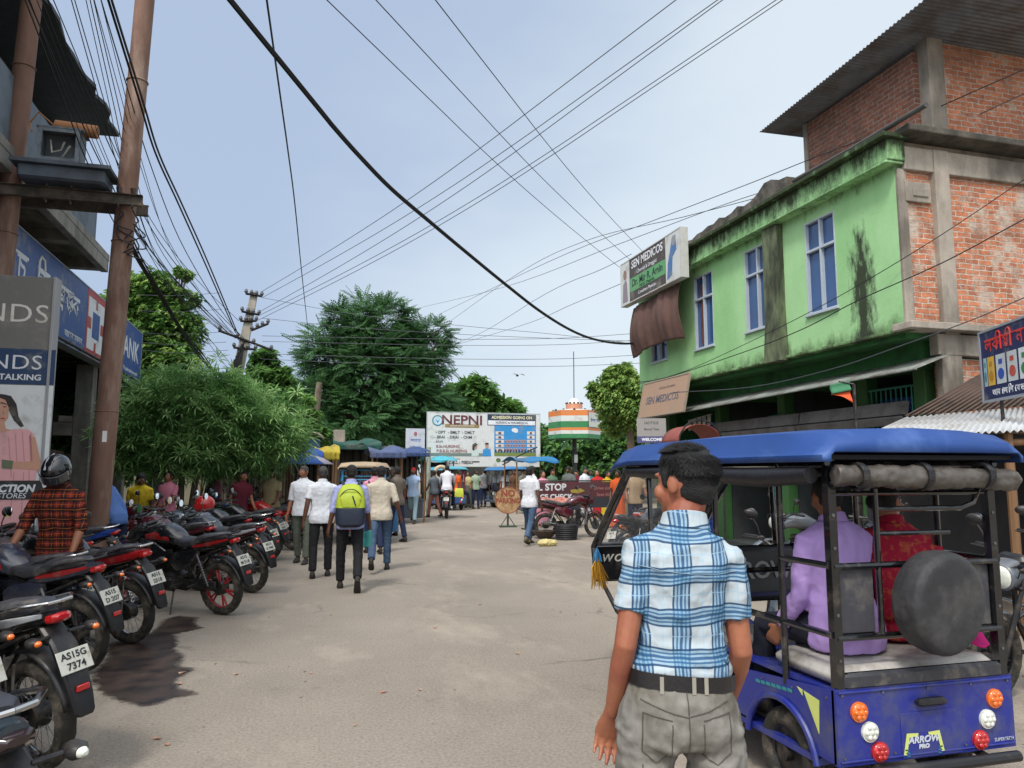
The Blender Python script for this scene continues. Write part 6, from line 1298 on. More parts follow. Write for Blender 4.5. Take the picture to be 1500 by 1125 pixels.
# tricolour traffic booth
P = aty(842, 700, 30.5); tb = empty('traffic_booth', (P.x, P.y, 0), R(10), 'tricolour umbrella shaped traffic police booth on a dark post', 'booth')
SAF, IGR, IWH = pm('saffron_band', '#cf7a3c'), pm('india_green_band', '#2f7a4a'), pm('booth_white', '#c9cdc8')
d_ = P.y; mz = lambda py: aty(842, py, 30.5).z; rads = 1.12; zs = [(643, 637, IGR), (637, 632, IWH), (632, 628, SAF), (628, 619, IGR), (619, 611, IWH), (611, 603, SAF)]
f = MB(); ang = [R(-90+60*k+0) for k in range(6)]
for i, (ya_, yb_, m) in enumerate(zs):
    f = MB(); f.rings([[(rads*math.cos(t), rads*math.sin(t), z) for t in ang] for z in (mz(ya_), mz(yb_))]); f.build('canopy_band', m, tb, smooth=False)
c1, c2 = Vector((rads*math.cos(ang[0]), rads*math.sin(ang[0]), 0)), Vector((rads*math.cos(ang[1]), rads*math.sin(ang[1]), 0)); mid = (c1+c2)/2; az_ = math.atan2((c2-c1).y, (c2-c1).x)
pn_ = empty_part('notice_panel', tb); pn_.location = (mid.x*1.02, mid.y*1.02, mz(627)); pn_.rotation_euler = (0, 0, az_)
patch(pn_, rect(-.52, 0, .52, mz(606)-mz(627)), IWH, -.005); ben('উদয়পৰ', .17, -.36, .28, pn_, pm('blue_script', '#3a5f9a'), -.012); ben('সমাজ', .10, 0, .50, pn_, pm('grey_script', '#8a8f8c'), -.012)
f = MB(); f.tube([(0, 0, 0), (0, 0, mz(640))], .10, 12); f.box((0, -.12, mz(668)), (.16, .03, .4)); f.build('post', DKMETAL, tb); f = MB(); f.box((-.02, -.15, mz(672)), (.16, .02, .34)); f.build('paper_notice', IWH, tb)
f = MB(); f.tube([(0, 0, mz(603)), (0, 0, mz(602)), (0, 0, mz(600))], [1.1, .95, .45], 6); f.build('canopy_top', IWH, tb, smooth=False)
f = MB(); f.cyl((0, 0, (mz(601)+mz(592))/2), (0, 0, 1), .36, mz(592)-mz(601), 20); f.build('orange_drum', pm('orange_drum', '#c08468'), tb)
f = MB()
for i in range(12): a = i*math.pi/6; f.ball((.34*math.cos(a), .34*math.sin(a), mz(591)), (.05, .05, .04), 8, 5); f.ball((.9*math.cos(a), .9*math.sin(a), mz(602)), (.06, .06, .05), 8, 5)
f.build('knob_rings', INK, tb); f = MB(); f.tube([(0, 0, mz(592)), (0, 0, mz(588)), (0, 0, mz(584)), (0, 0, mz(583))], [.30, .24, .12, .02], 14); f.build('dome', IWH, tb)
f = MB(); f.bar((0, 0, mz(584)), (0, 0, mz(515)), .022); f.build('mast', STEEL, tb)
# NO PARKING disc
P = gnd(744, 772); np_ = empty('no_parking_sign', P, R(-8), 'round wooden no parking sign standing in the road', 'sign'); cz_ = CH-(731-691)*P.y/.96/F*1.02
WDS = mat('painted_wood_disc', '#a5835c', .8, col2='#876240', vs=5, bump=.2, bs=25, sc=(1, 1, .3), stain=('#c9b08a', .3, 6))
f = MB(); f.cyl((0, 0, cz_), (0, 1, 0), .39, .03, 40); f.build('disc', WDS, np_); RDP = mat('worn_red_paint', '#87412c', .7, var=.2, vs=20)
text('NO', .26, (0, -.019, cz_+.19), np_, RDP, off=.010); text('PARKING', .20, (0, -.019, cz_-.02), np_, RDP, off=.007, sx=.85)
f = MB(); f.torus((0, -.012, cz_), (0, 1, 0), .375, .012, 40, 6); f.build('rim', RDP, np_)
f = MB(); f.bar((0, .02, .03), (0, .02, cz_), .03); f.box((0, 0, .02), (.5, .32, .04)); f.bar((-.2, 0, .04), (0, .02, .35), .012); f.bar((.2, 0, .04), (0, .02, .35), .012); f.build('stand', mat('green_iron', '#3f4f40', .6, .3, var=.3), np_)
# police barrier
P0, P1 = aty(770, 720, 20.2), aty(912, 720, 20.2); br_ = empty('police_barrier', ((P0.x+P1.x)/2, 20.2, 0), 0, 'long maroon police check barrier with white stop lettering', 'barrier'); W_ = P1.x-P0.x; zt, zb = aty(840, 706, 20.2).z, aty(840, 744, 20.2).z
MRN = mat('maroon_barrier', '#5c2a30', .6, var=.15, vs=3, stain=('#3f3a3c', .35, 2)); f = MB(); f.box((0, 0, (zt+zb)/2), (W_, .03, zt-zb)); f.build('panel', MRN, br_)
patch(br_, rect(-W_/2, zb, W_/2, zb+.30), mat('dark_lower_band', '#33343c', .6, var=.1), -.017)
text('B.P.L. STOP', .26, (-W_/2+.55, -.022, zt-.15), br_, WT, off=.010); text('POLICE CHECK', .20, (-W_/2+.68, -.022, zt-.42), br_, WT, off=.007); text('Drive slow', .13, (W_/2-.6, -.020, zt-.18), br_, pm('pinkish_letter', '#a57a78')); text('Save life', .13, (W_/2-.6, -.020, zt-.36), br_, pm('pinkish_letter', '#a57a78'))
patch(br_, [(-.15, zt-.22), (.15, zt-.18), (.3, zt-.25), (.1, zt-.32), (-.12, zt-.30)], pm('barrier_yellow', '#9a8a3c'), -.02)
f = MB()
for x in (-W_/2, -.2, W_/2): f.bar((x, .04, 0), (x, .04, zt+.04), .022); f.bar((x, -.3, .02), (x, .4, .02), .02)
f.bar((-W_/2, .04, zt+.03), (W_/2, .04, zt+.03), .02); f.build('frame', DKMETAL, br_)

# ================================================================== MARKET STALLS, left middle distance
FLORAL = bpy.data.materials.new('floral_cloth'); FLORAL.use_nodes = True; _t = FLORAL.node_tree; _b = _t.nodes['Principled BSDF']; _b.inputs['Roughness'].default_value = .9
_v = _t.nodes.new('ShaderNodeTexVoronoi'); _v.inputs['Scale'].default_value = 9; _r = _t.nodes.new('ShaderNodeValToRGB'); _c = _t.nodes.new('ShaderNodeTexCoord'); _t.links.new(_c.outputs['Object'], _v.inputs['Vector']); _t.links.new(_v.outputs['Distance'], _r.inputs['Fac'])
for p_, c_ in ((.0, '#8a4a56'), (.32, '#7c8a6a'), (.42, '#b9ae9e'), (.8, '#c9bfb0')):
    e = _r.color_ramp.elements.new(p_) if p_ not in (0,) else _r.color_ramp.elements[0]; e.position = p_; e.color = (*lin(c_), 1)
_r.color_ramp.elements[-1].color = (*lin('#c9bfb0'), 1); _t.links.new(_r.outputs['Color'], _b.inputs['Base Color'])
def drape(x0, x1, z0, z1, y, n=40, amp=.03):
    f = MB(); f.sheet(lambda u, v: (x0+(x1-x0)*u, y+amp*math.sin(u*31)+amp*.5*math.sin(u*67+v), z0+(z1-z0)*v), n, 4); return f
def tarp(x0, x1, y0, y1, z, sag=.12, seed=0):
    r = random.Random(seed); k = [r.uniform(3, 8) for _ in range(4)]; f = MB()
    f.sheet(lambda u, v: (x0+(x1-x0)*u, y0+(y1-y0)*v, z+.35*v*(1-v)*4*.4-sag*math.sin(u*math.pi*2.0)*(.5-abs(v-.5))+.035*math.sin(u*k[0]*2+v*k[1])-(.08*abs(math.sin(u*k[2])) if v < .05 else 0)), 24, 10); return f
def stall(label, px0, px1, Y, ztop, col, draped=True, counter=None, goods=None, depth=1.8, seed=0, front_drop=0):
    a, b = aty(px0, 700, Y), aty(px1, 700, Y); w_ = b.x-a.x; r0 = empty('market_stall', ((a.x+b.x)/2, Y, 0), 0, label, 'stall', 'market stalls on the left'); hw = w_/2
    f = tarp(-hw-.12, hw+.12, -.3, depth+.1, ztop, seed=seed); f.build('canopy', cloth('tarp_'+col.strip('#'), col, bump=.3, stain=('#5f5d5a', .25, 2)), r0, solid=.006)
    if front_drop:
        drape(-hw-.1, hw+.1, ztop-front_drop, ztop-.02, -.31, amp=.02).build('canopy_flap', cloth('tarp_'+col.strip('#'), col, bump=.3, stain=('#5f5d5a', .25, 2)), r0, solid=.005)
    f = MB()
    for x, y in ((-hw, 0), (hw, 0), (-hw, depth), (hw, depth)): f.bar((x, y, 0), (x, y, ztop+(-.05 if y == 0 else .0)), .028)
    each(f, 'post', WOOD, r0)
    if draped: drape(-hw, hw, .3, ztop-.1, depth-.1).build('back_cloth', FLORAL if draped == 2 else cloth('back_cloth_'+str(seed), '#4a4640'), r0, solid=.005)
    f = MB(); f.box((0, .35, .72), (w_*.92, .8, .05)); f.box((0, .0, .42), (w_*.90, .03, .55)); f.build('counter', counter or mat('counter_%d' % (seed % 4), ['#4a5058', '#5a4a44', '#3f4c5c', '#6a5a50'][seed % 4], .7, var=.25, vs=3), r0)
    rg = random.Random(seed+40); gl = goods or ['#a33a34', '#b98a4a', '#6a7a8a', '#c4b8a0']
    for c in gl:
        f = MB()
        for k in range(7): x = rg.uniform(-hw*.82, hw*.82); s = rg.uniform(.06, .13); f.ball((x, .1+rg.uniform(0, .5), .76+s*.5), (s, s, s*.7), 10, 6)
        f.build('goods', mat('goods_'+c.strip('#'), c, .7, var=.2, vs=12), r0)
    return r0
def umbrella(label, px, py, Y, rad, cols, tilt=0):
    P = aty(px, py, Y); r0 = empty('market_umbrella', (P.x, P.y, 0), 0, label, 'umbrella', 'umbrellas over the stalls'); n = 8
    f = MB(); rings = []
    for k, (q, z) in enumerate(((.02, 0), (.35, -.05), (.7, -.14), (1.0, -.30))):
        rings.append([(rad*q*math.cos(t)*(1-.05*(1 if j % 2 else 0)*q), rad*q*math.sin(t)*(1-.05*(1 if j % 2 else 0)*q), P.z+z*rad*1.1) for j, t in enumerate([2*math.pi*i/16 for i in range(16)])])
    f.rings(rings, cap=False); nf = len(f.f); f.m = [(i % 16)//2 % len(cols) for i in range(nf)]; f.build('canopy', [cloth('umbrella_'+c.strip('#'), c, bump=.1) for c in cols], r0, solid=.006)
    f = MB(); f.bar((0, 0, 0), (0, 0, P.z), .018); 
    for i in range(8): a = i*math.pi/4; f.bar((0, 0, P.z-.04), (rad*.97*math.cos(a), rad*.97*math.sin(a), P.z-.32*rad), .006, 4)
    f.build('pole', STEEL, r0); return r0
stall('floral curtained stall behind the oleander trunk', 296, 345, 19.5, 2.0, '#8a8578', 2, seed=1)
stall('floral curtained stall with red box counter', 352, 396, 19.0, 2.02, '#7f7c70', 2, counter=mat('red_box', '#b5242c', .5, var=.1), goods=['#b5483c', '#a8a08c', '#4a6a4a', '#c9a98c'], seed=2)
stall('floral curtained stall beside the blue umbrella', 398, 420, 19.3, 1.98, '#3a5a9c', 2, seed=3, front_drop=.12)
stall('reddish fruit stall under the blue and pink umbrella', 424, 466, 20.0, 2.0, '#2f4a8c', 1, counter=mat('pink_counter', '#a55a54', .6, var=.2), goods=['#8a4a38', '#a86a4a', '#b5806a', '#7a3a34'], seed=4)
umbrella('blue market umbrella with faded pink top', 437, 663, 19.0, .85, ['#34508c', '#9a93a0', '#34508c'])
stall('stall with yellow tarpaulin flap behind white shirted men', 466, 490, 21, 2.15, '#a8983c', 1, seed=5, front_drop=.25)
stall('stall with dark green tarpaulin roof in the market row', 492, 552, 24, 2.45, '#2a5048', 1, seed=6, front_drop=.18)
stall('stall with pale blue tarpaulin roof left of small sign', 545, 588, 23, 2.20, '#505c7c', 1, seed=7, front_drop=.2)
stall('stall with deep blue tarpaulin beneath small white sign', 586, 622, 24, 2.22, '#3a4c74', 1, seed=8, front_drop=.15)
stall('stall with low turquoise canopy under the billboard', 626, 664, 33, 2.12, '#4aa0b0', 1, seed=9, front_drop=.05)
stall('stall with flat blue canopy right of the billboard', 757, 812, 28, 2.02, '#2f6f9c', 0, seed=10, front_drop=.03)
# kiosk with cream roof and dark long shed
P0, P1 = aty(418, 700, 29), aty(470, 700, 29); kz0, kz1 = aty(445, 643, 29).z, aty(445, 632, 29).z; ks = empty('kiosk', ((P0.x+P1.x)/2, 29, 0), 0, 'raised kiosk with curved cream roof and blue wall', 'kiosk'); hw = (P1.x-P0.x)/2
f = MB(); f.sheet(lambda u, v: (-hw*1.1+hw*2.2*u, -.5+2.4*v, kz0+.30*math.sin(u*math.pi)**.6*(1)*(.9) if True else 0), 16, 2); f.build('roof', mat('cream_roof', '#b0a898', .7, var=.1, stain=('#7a7264', .3, 2)), ks, solid=.05)
f = MB(); f.box((0, .6, kz0/2), (hw*1.8, 1.6, kz0)); f.build('wall', mat('blue_kiosk_wall', '#4a6f94', .7, var=.2, stain=('#4f4a44', .35, 1.5)), ks, smooth=False)
f = MB(); f.box((-.2, -.215, kz0-.6), (hw*1.0, .03, .7)); f.build('window', mat('kiosk_dark', '#34363a', .4), ks, smooth=False)
P = aty(495, 700, 30); f = MB(); z_ = aty(495, 630, 30).z; f.rings([[(x*.22, y*.16, z) for x, y in ((-1, -1), (1, -1), (1, 1), (-1, 1))] for z in (0, z_)]); o = f.build('concrete_post', CONC, None, smooth=False, bevel=.02); o.location = (P.x, P.y, 0); tag(o, 'stout weathered concrete post rising beside the green tarpaulin', 'post')
P0, P1 = aty(500, 700, 31), aty(596, 700, 31); z_ = aty(540, 656, 31).z; sh = empty('market_shed', ((P0.x+P1.x)/2, 31, 0), 0, 'long low dark shed roof behind the tarpaulin stalls', 'shed'); hw = (P1.x-P0.x)/2
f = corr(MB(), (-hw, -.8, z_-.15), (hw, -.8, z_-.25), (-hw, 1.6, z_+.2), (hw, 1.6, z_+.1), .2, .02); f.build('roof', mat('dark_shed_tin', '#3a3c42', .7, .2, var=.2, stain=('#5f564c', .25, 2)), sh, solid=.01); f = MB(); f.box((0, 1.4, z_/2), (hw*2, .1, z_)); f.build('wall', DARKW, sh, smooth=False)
P = aty(627, 745, 27); f = MB(); f.bar((0, 0, 0), (0, 0, aty(627, 655, 27).z), .075, 10); o = f.build('pale_post', mat('pale_green_post', '#9aa396', .7, var=.2, stain=('#6a5a4a', .3, 4))); o.location = (P.x, 27, 0); tag(o, 'pale striped post beside the man in cap', 'post')
# brick compound wall closing the far left
f = MB(); f.box((-6, 40, 1.1), (14, .25, 2.2)); o = f.build('compound_wall', mat('old_yellow_wall', '#6f6a58', .9, var=.2, vs=1, stain=('#3f3f34', .4, 1))); tag(o, 'dim compound wall behind the market stalls', 'wall')
f = MB(); f.box((17, 42, 1.3), (16, .25, 2.6)); o = f.build('compound_wall', mat('grey_far_wall', '#5c5f5a', .9, var=.2, vs=1, stain=('#3f3f34', .4, 1))); tag(o, 'dim grey wall behind the booth and billboard', 'wall')
# ================================================================== THE NEAR BLUE RICKSHAW AND ITS PASSENGERS
RBLUE = mat('royal_blue_panel', '#202b80', .38, coat=.15, var=.1, vs=3, stain=('#474c66', .3, 7), bump=.03, bs=5)
RROOF = mat('blue_fibre_roof', '#143c7c', .62, coat=.0, var=.1, vs=2.5, stain=('#4a6aa4', .22, 2.2, (1, .4, 1)))
rk = e_rickshaw('near blue rickshaw with spare wheel and grey rolled curtain', (2.84, 3.0, 0), 0, RBLUE, RROOF, BLACKG, hero=True)
# spare wheel in a black cover, hung on the rear rails
sw_ = MB(); P = aty(1366, 880, 2.93); sx, sz = P.x-2.84, P.z
sp_ = empty_part('spare_wheel', rk); sp_.location = (sx, -.10, sz); sp_.rotation_euler = (R(3), 0, R(8))
sw_.tube([(0, -.085, 0), (0, -.082, 0), (0, -.06, 0), (0, .0, 0), (0, .06, 0), (0, .08, 0)], [.185, .210, .232, .237, .225, .18], 40)
fuse(sw_, 'cover', mat('dusty_black_cover', '#2b2b2e', .7, var=.2, vs=4, bump=.35, bs=14, stain=('#4c4a48', .3, 5)), sp_, .008, 4, (.09, .007))
sw_ = MB(); sw_.torus((0, .03, 0), (0, 1, 0), .18, .045, 40, 12, 1.3); sw_.build('tyre', RUBBER, sp_)
LIM = mat('lime_sticker', '#c3cc72', .4, var=.05); SIL = mat('silver_sticker', '#b9bfc9', .35, var=.05); TEA = mat('teal_sticker', '#2f7f86', .4, var=.05)
LX, LZ, LY = aty(1358, 1088, 2.96).x-2.84, .365, -.0215
text('ARROW', .040, (LX, LY, LZ+.012), rk, SIL, off=.0014, ext=.001, sx=1.15, shear=.25); text('PRO', .025, (LX, LY, LZ-.018), rk, SIL, off=.0016, ext=.001, sx=1.2, shear=.2)
for s in (-1, 1):
    patch(rk, [(LX+s*.115, LZ-.05), (LX+s*.098, LZ-.05), (LX+s*.078, LZ+.026), (LX+s*.03, LZ+.030), (LX+s*.028, LZ+.042), (LX+s*.092, LZ+.045)], LIM, LY+.0005, 'sticker', .001)
    for k in range(3): patch(rk, rect(LX+s*(.095-.004*k)-.01, LZ-.03-.013*k, LX+s*(.095-.004*k)+.01, LZ-.024-.013*k), TEA, LY+.0005, 'sticker', .001)
text('SUPERTECH', .022, (.43, LY+.004, .335), rk, SIL, ext=.0005)
sd_ = MB(); sd_.prism([(.10, .55), (.21, .565), (.11, .40)], -.5035, -.501, 'x'); sd_.prism([(.22, .567), (.26, .572), (.22, .54)], -.5035, -.501, 'x'); each(sd_, 'sticker', LIM, rk, smooth=False)
sd_ = MB()
for k in range(7): sd_.prism([(.30+k*.045, .545-.004*k), (.335+k*.045, .545-.004*k), (.335+k*.045, .530-.004*k), (.30+k*.045, .530-.004*k)], -.5035, -.501, 'x')
sd_.build('sticker', TEA, rk, smooth=False)
PURP = cloth('lavender_cotton', '#ac90cc', bump=.6); DJ = cloth('dark_trousers', '#23242e'); REDS = cloth('crimson_saree', '#9c1f38', bump=.5, stain=('#c07a3c', .16, 30))
person('man in lavender shirt seated left in the near rickshaw', (2.66, 3.30, 0), 4, 1.66, SKIN, shirt=PURP, trouser=DJ, shoe=SOLE, sleeve='long', legL=(84, 80, 10), legR=(84, 80, 6), armL=(14, 4, 30, 0), armR=(25, 6, 45, 5), lean=6, pelvis=.82, vox=.011, disp=(.06, .018), group='passengers in the near rickshaw', head=(-15, -4), fat=1.08)
wr_, U_, D_, H_ = person('woman in crimson saree seated right in the near rickshaw', (3.12, 3.42, 0), -18, 1.58, SKIN_L, shirt=REDS, skirt=None, trouser=cloth('pink_skirt', '#b8345c', bump=.5), shoe=None, sleeve='half', legL=(84, 80, 4), legR=(84, 80, 8), armL=(42, 2, 88, 25), armR=(42, 4, 92, 25), lean=8, pelvis=.82, vox=.011, disp=(.06, .018), group='passengers in the near rickshaw', head=(-62, 0), hairlen='bun')
f = MB(); f.sheet(lambda u, v: U_(((-.20+.42*u), -.128-.02*math.sin(u*6)-.03*math.sin(v*3), .50-.50*v-.10*u*(1-v)*1.0)), 16, 12); f.build('saree_end', REDS, wr_, solid=.008)
f = MB(); f.sheet(lambda u, v: (.02+.30*u, -.17-.08*v+.02*math.sin(u*14), .80-.055*v-.015*math.sin(u*9)), 18, 6); f.build('saree_hem', cloth('magenta_cloth', '#c42a78', bump=.5), wr_, solid=.006)
# tassels at the front left corner
P = Vector((2.36, 5.86, .96)); r0 = empty('tassel', P, 0, 'golden tinsel tassel hanging from the near rickshaw front corner', 'tassel'); rt_ = random.Random(2); f = MB()
for i in range(70):
    a = rt_.uniform(0, 6.28); q = rt_.uniform(0, .05); f.tube([(0, 0, -.05), (q*math.cos(a), q*math.sin(a), -.14), (q*1.5*math.cos(a)+.02, q*1.5*math.sin(a), -.22-rt_.uniform(0, .1))], .0025, 4)
f.build('gold_strands', mat('gold_tinsel', '#b98a2c', .35, .6, var=.3, vs=40), r0); f = MB()
for i in range(30):
    a = rt_.uniform(0, 6.28); q = rt_.uniform(0, .03); f.tube([(0, 0, .02), (q*math.cos(a), q*math.sin(a), -.04), (q*1.3*math.cos(a), q*1.3*math.sin(a), -.09)], .003, 4)
f.build('blue_strands', mat('blue_tinsel', '#3a7aa8', .4, .3, var=.3, vs=40), r0)

# ================================================================== THE MAN IN THE PLAID SHIRT
HPLAID = plaid('blue_white_check', '#a9b4ba', [(.5, .20, '#6a93b0', .58), (.30, .026, '#153a5c', .9), (.40, .022, '#1f4f78', .8), (.5, .035, '#1c4a72', .85), (.60, .022, '#1f4f78', .8), (.70, .026, '#153a5c', .9), (.03, .012, '#8fb0c6', .7)], (.112, .118))
TR = cloth('stone_grey_twill', '#716f6a', col2='#94918b', bump=.6, stain=('#5d584e', .3, 6))
mx_, U_, D_, H_ = person('man in blue and white check shirt walking beside near rickshaw', (1.105, 2.11, 0), -16, 1.665, mat('hero_skin', '#9a6248', .48, var=.10, vs=9, bump=.08, bs=220, spec=.4, stain=('#86463a', .38, 6)), shirt=HPLAID, trouser=TR, shoe=SOLE, tuck=True,
    legL=(4, 4, 5), legR=(-6, 6, 5), armL=(-8, 8, 34, 4, (-.15, -1, 0)), armR=(-2, 9, 42, 8), lean=2, vox=.0075, disp=(.04, .012), head=(46, -4), sidel=3.5, fat=.91, sw=.83, hs=.99, eyes=False, sleeve='short', belt=mat('black_leather_belt', '#1d1b1c', .4, bump=.1, bs=80), collar=True, curl=34, hair=HAIR)
# sleeve cuffs, collar stand, belt loops, pocket seams, hair strands
def bake_folds(o, fn):
    """freeze the cloth surface and push real folds into it"""
    dg = bpy.context.evaluated_depsgraph_get(); me = bpy.data.meshes.new_from_object(o.evaluated_get(dg)); o.modifiers.clear(); o.data = me
    for v in me.vertices: v.co += v.normal*fn(v.co)
    me.update(); me.polygons.foreach_set('use_smooth', [True]*len(me.polygons))
NZ = lambda x, y, z: mnoise.noise(Vector((x, y, z)))
def shirt_folds(p):
    z = p.z; waist = max(0, min(1, (1.16-z)/.16)); up_ = max(0, min(1, (z-1.15)/.2)); arm_ = max(0, min(1, (abs(p.x)-.15)/.05))
    a = (1-abs(NZ(p.x*4+z*3, p.y*4, z*17)))**3; b = (1-abs(NZ(p.x*5-z*9+7, p.y*5, z*9)))**4; c = (1-abs(NZ(p.x*11+3, p.y*9, z*3.5)))**4
    return -.002+.016*waist*(a-.35)+.010*b*(.35+.65*max(up_, arm_))-.003+.007*(c-.3)*(1-waist)+.004*NZ(p.x*9, p.y*9, z*9)+.010*waist*math.sin(max(0, min(1, (z-.99)/.12))*3.14)
def trouser_folds(p):
    a = (1-abs(NZ(p.x*6+p.z*7, p.y*6, p.z*13+4)))**4; b = (1-abs(NZ(p.x*9-p.z*9+9, p.y*7, p.z*6)))**4
    k_ = max(0, min(1, (.96-p.z)/.10)); return k_*(.009*(a-.3)+.008*(b-.3)+.003*NZ(p.x*14, p.y*14, p.z*14))
for c_ in list(mx_.children):
    if c_.name.startswith('shirt'): bake_folds(c_, shirt_folds)
    if c_.name.startswith('trousers'): bake_folds(c_, trouser_folds)
from mathutils.bvhtree import BVHTree
tro = [c for c in mx_.children if c.name.startswith('trousers')][0]; dg_ = bpy.context.evaluated_depsgraph_get(); bv = BVHTree.FromObject(tro, dg_)
blt = [c for c in mx_.children if c.name.startswith('belt')][0]; bvb = BVHTree.FromObject(blt, dg_); f = MB()
for x in (-.07, .022, .058):
    P = []
    for z in (.064, .088, .112):
        w0 = D_((x, -.6, z)); h_ = bvb.ray_cast(D_((x, -.6, .088)), Vector((0, 1, 0)))
        P.append((h_[0] if h_[0] is not None else (P[-1] if P else D_((x, -.14, z))))+Vector((0, -.002, 0)))
    for q, z in zip(P, (.064, .088, .112)): q.z = D_((0, 0, z)).z; q.x = D_((x, 0, z)).x
    f.add([q+Vector((s_*.0055, 0, 0)) for q in P for s_ in (-1, 1)], [(0, 1, 3, 2), (2, 3, 5, 4)])
each(f, 'belt_loop', mat('belt_loop_twill', '#8f8b80', .9), mx_, smooth=False, solid=.003)
def seam(pts, off=.0015, r=.0016, name='seam', m=None):
    P = []
    for a, b in zip(pts, pts[1:]):
        for k in range(10):
            x = a[0]+(b[0]-a[0])*k/10; z = a[1]+(b[1]-a[1])*k/10; w0 = D_((x, -.6, z)); w1 = D_((x, .2, z)); h_ = bv.ray_cast(w0, (w1-w0).normalized())
            if h_[0] is not None: P.append(h_[0]+h_[1]*off)
    if len(P) > 2: g_ = MB(); g_.tube(P, r, 6, flat=1); g_.build(name, m or mat('dark_seam', '#4a483f', .8), mx_)
seam([(0, .07), (.004, -.05), (0, -.12)]);  seam([(-.13, .045), (-.06, .02), (0, .005), (.06, .02), (.13, .045)])
for s_ in (-1, 1): seam([(s_*.045, -.005), (s_*.125, .012), (s_*.128, -.10), (s_*.088, -.135), (s_*.048, -.11), (s_*.045, -.005)]); seam([(s_*.125, -.14), (s_*.128, -.35)])
shr = [c for c in mx_.children if c.name.startswith('shirt')][0]; bv = BVHTree.FromObject(shr, bpy.context.evaluated_depsgraph_get()); D0_ = D_; D_ = U_
seam([(-.155, .415), (-.08, .405), (0, .402), (.08, .405), (.155, .415)], r=.0012, m=mat('shirt_seam', '#7f97a8', .8)); D_ = D0_
f = MB()      # bolts, dents of tin and a dusty edge strip on the near rickshaw
for x, z in ((-.47, .60), (0, .60), (.47, .60), (-.47, .33), (.47, .33), (-.2, .33), (.2, .33), (-.25, .60), (.25, .60)): f.cyl((x, -.018, z), (0, 1, 0), .006, .006, 8)
for y in (.05, .30, .55, .80): f.cyl((-.502, y, .58-.08*y), (1, 0, 0), .006, .004, 8)
for z in (.75, .95, 1.25, 1.4, 1.55): f.cyl((-.465, -.012, z), (0, 1, 0), .008, .006, 8); f.cyl((.465, -.012, z), (0, 1, 0), .008, .006, 8)
f.build('bolts', STEEL, rk)['kind'] = 'stuff'
rh = random.Random(12); f = MB()
for i in range(16000):
    a = rh.uniform(0, 6.283); el = math.asin(rh.uniform(-.42, .98)); fr = math.cos(a)
    if fr > .25 and el < .55: continue
    if abs(math.sin(a)) > .75 and el < -.02 and fr > -.3: continue
    p = Vector((.0825*math.cos(el)*math.sin(a), -.019+.101*math.cos(el)*math.cos(a), .030+.092*math.sin(el))); nrm = Vector((p.x/.08, (p.y+.019)/.1, (p.z-.03)/.09)).normalized()
    dn = Vector((0, -.25+rh.uniform(-.3, .3), -.75)); 
    if el > .75: dn = Vector((rh.uniform(-.5, .5), .9, .1))
    d = (nrm*rh.uniform(.25, .6)+dn+Vector((rh.uniform(-.35, .35), rh.uniform(-.3, .3), 0))).normalized(); l = rh.uniform(.016, .030)*(1.35 if el > .5 else (.8 if el > 0 else .45))
    s_ = d.cross(nrm).normalized()*.0012; p = p-nrm*(.006 if el < -.1 else .001); p0, p1, p2 = p-nrm*.004, p+d*l*.6, p+d*l-Vector((0, 0, .002))
    q = [H_(p0-s_), H_(p0+s_), H_(p1+s_*.8), H_(p1-s_*.8), H_(p2)]; b_ = len(f.v); f.v += [tuple(x) for x in q]; f.f += [[b_, b_+1, b_+2, b_+3], [b_+3, b_+2, b_+4]]; f.m += [0, 0]
f.build('hair_strands', mat('hair_strand', '#0b0909', .68, var=.2), mx_, smooth=False)

# ================================================================== WALKERS
WSH = cloth('white_cotton', '#c9ccd2', bump=.6); BLK = cloth('black_trousers', '#232326', bump=.4); LAV = cloth('lavender_shirt', '#8f95c4', bump=.6, stain=('#a9add4', .4, 25)); BEI = cloth('beige_shirt', '#b9b0a0', bump=.6); JEA = cloth('blue_jeans', '#34465e', col2='#4d6078', bump=.4)
LBL = cloth('light_blue_shirt', '#9db4d2', bump=.6); PALEJ = cloth('washed_jeans', '#6f8a96', col2='#8fa3a8', bump=.4); GRN = cloth('grey_green_trousers', '#5c6258'); PNK = cloth('pink_shirt', '#c98a9c'); GRB = cloth('grey_brown_shirt', '#6a625a'); YEL = cloth('yellow_shirt', '#c4ab2c', stain=('#8a5c2a', .25, 8)); ORA = cloth('orange_cloth', '#c4582c'); REDC = cloth('red_cloth', '#a52a2c'); KH = cloth('khaki_cloth', '#857a5c'); MARO = cloth('maroon_cloth', '#5c2430'); TEAL = cloth('teal_cloth', '#2f6a6a'); NAV = cloth('navy_cloth', '#28304a'); GRYC = cloth('grey_cloth', '#75777a'); BRN = cloth('brown_cloth_b', '#5f4636')
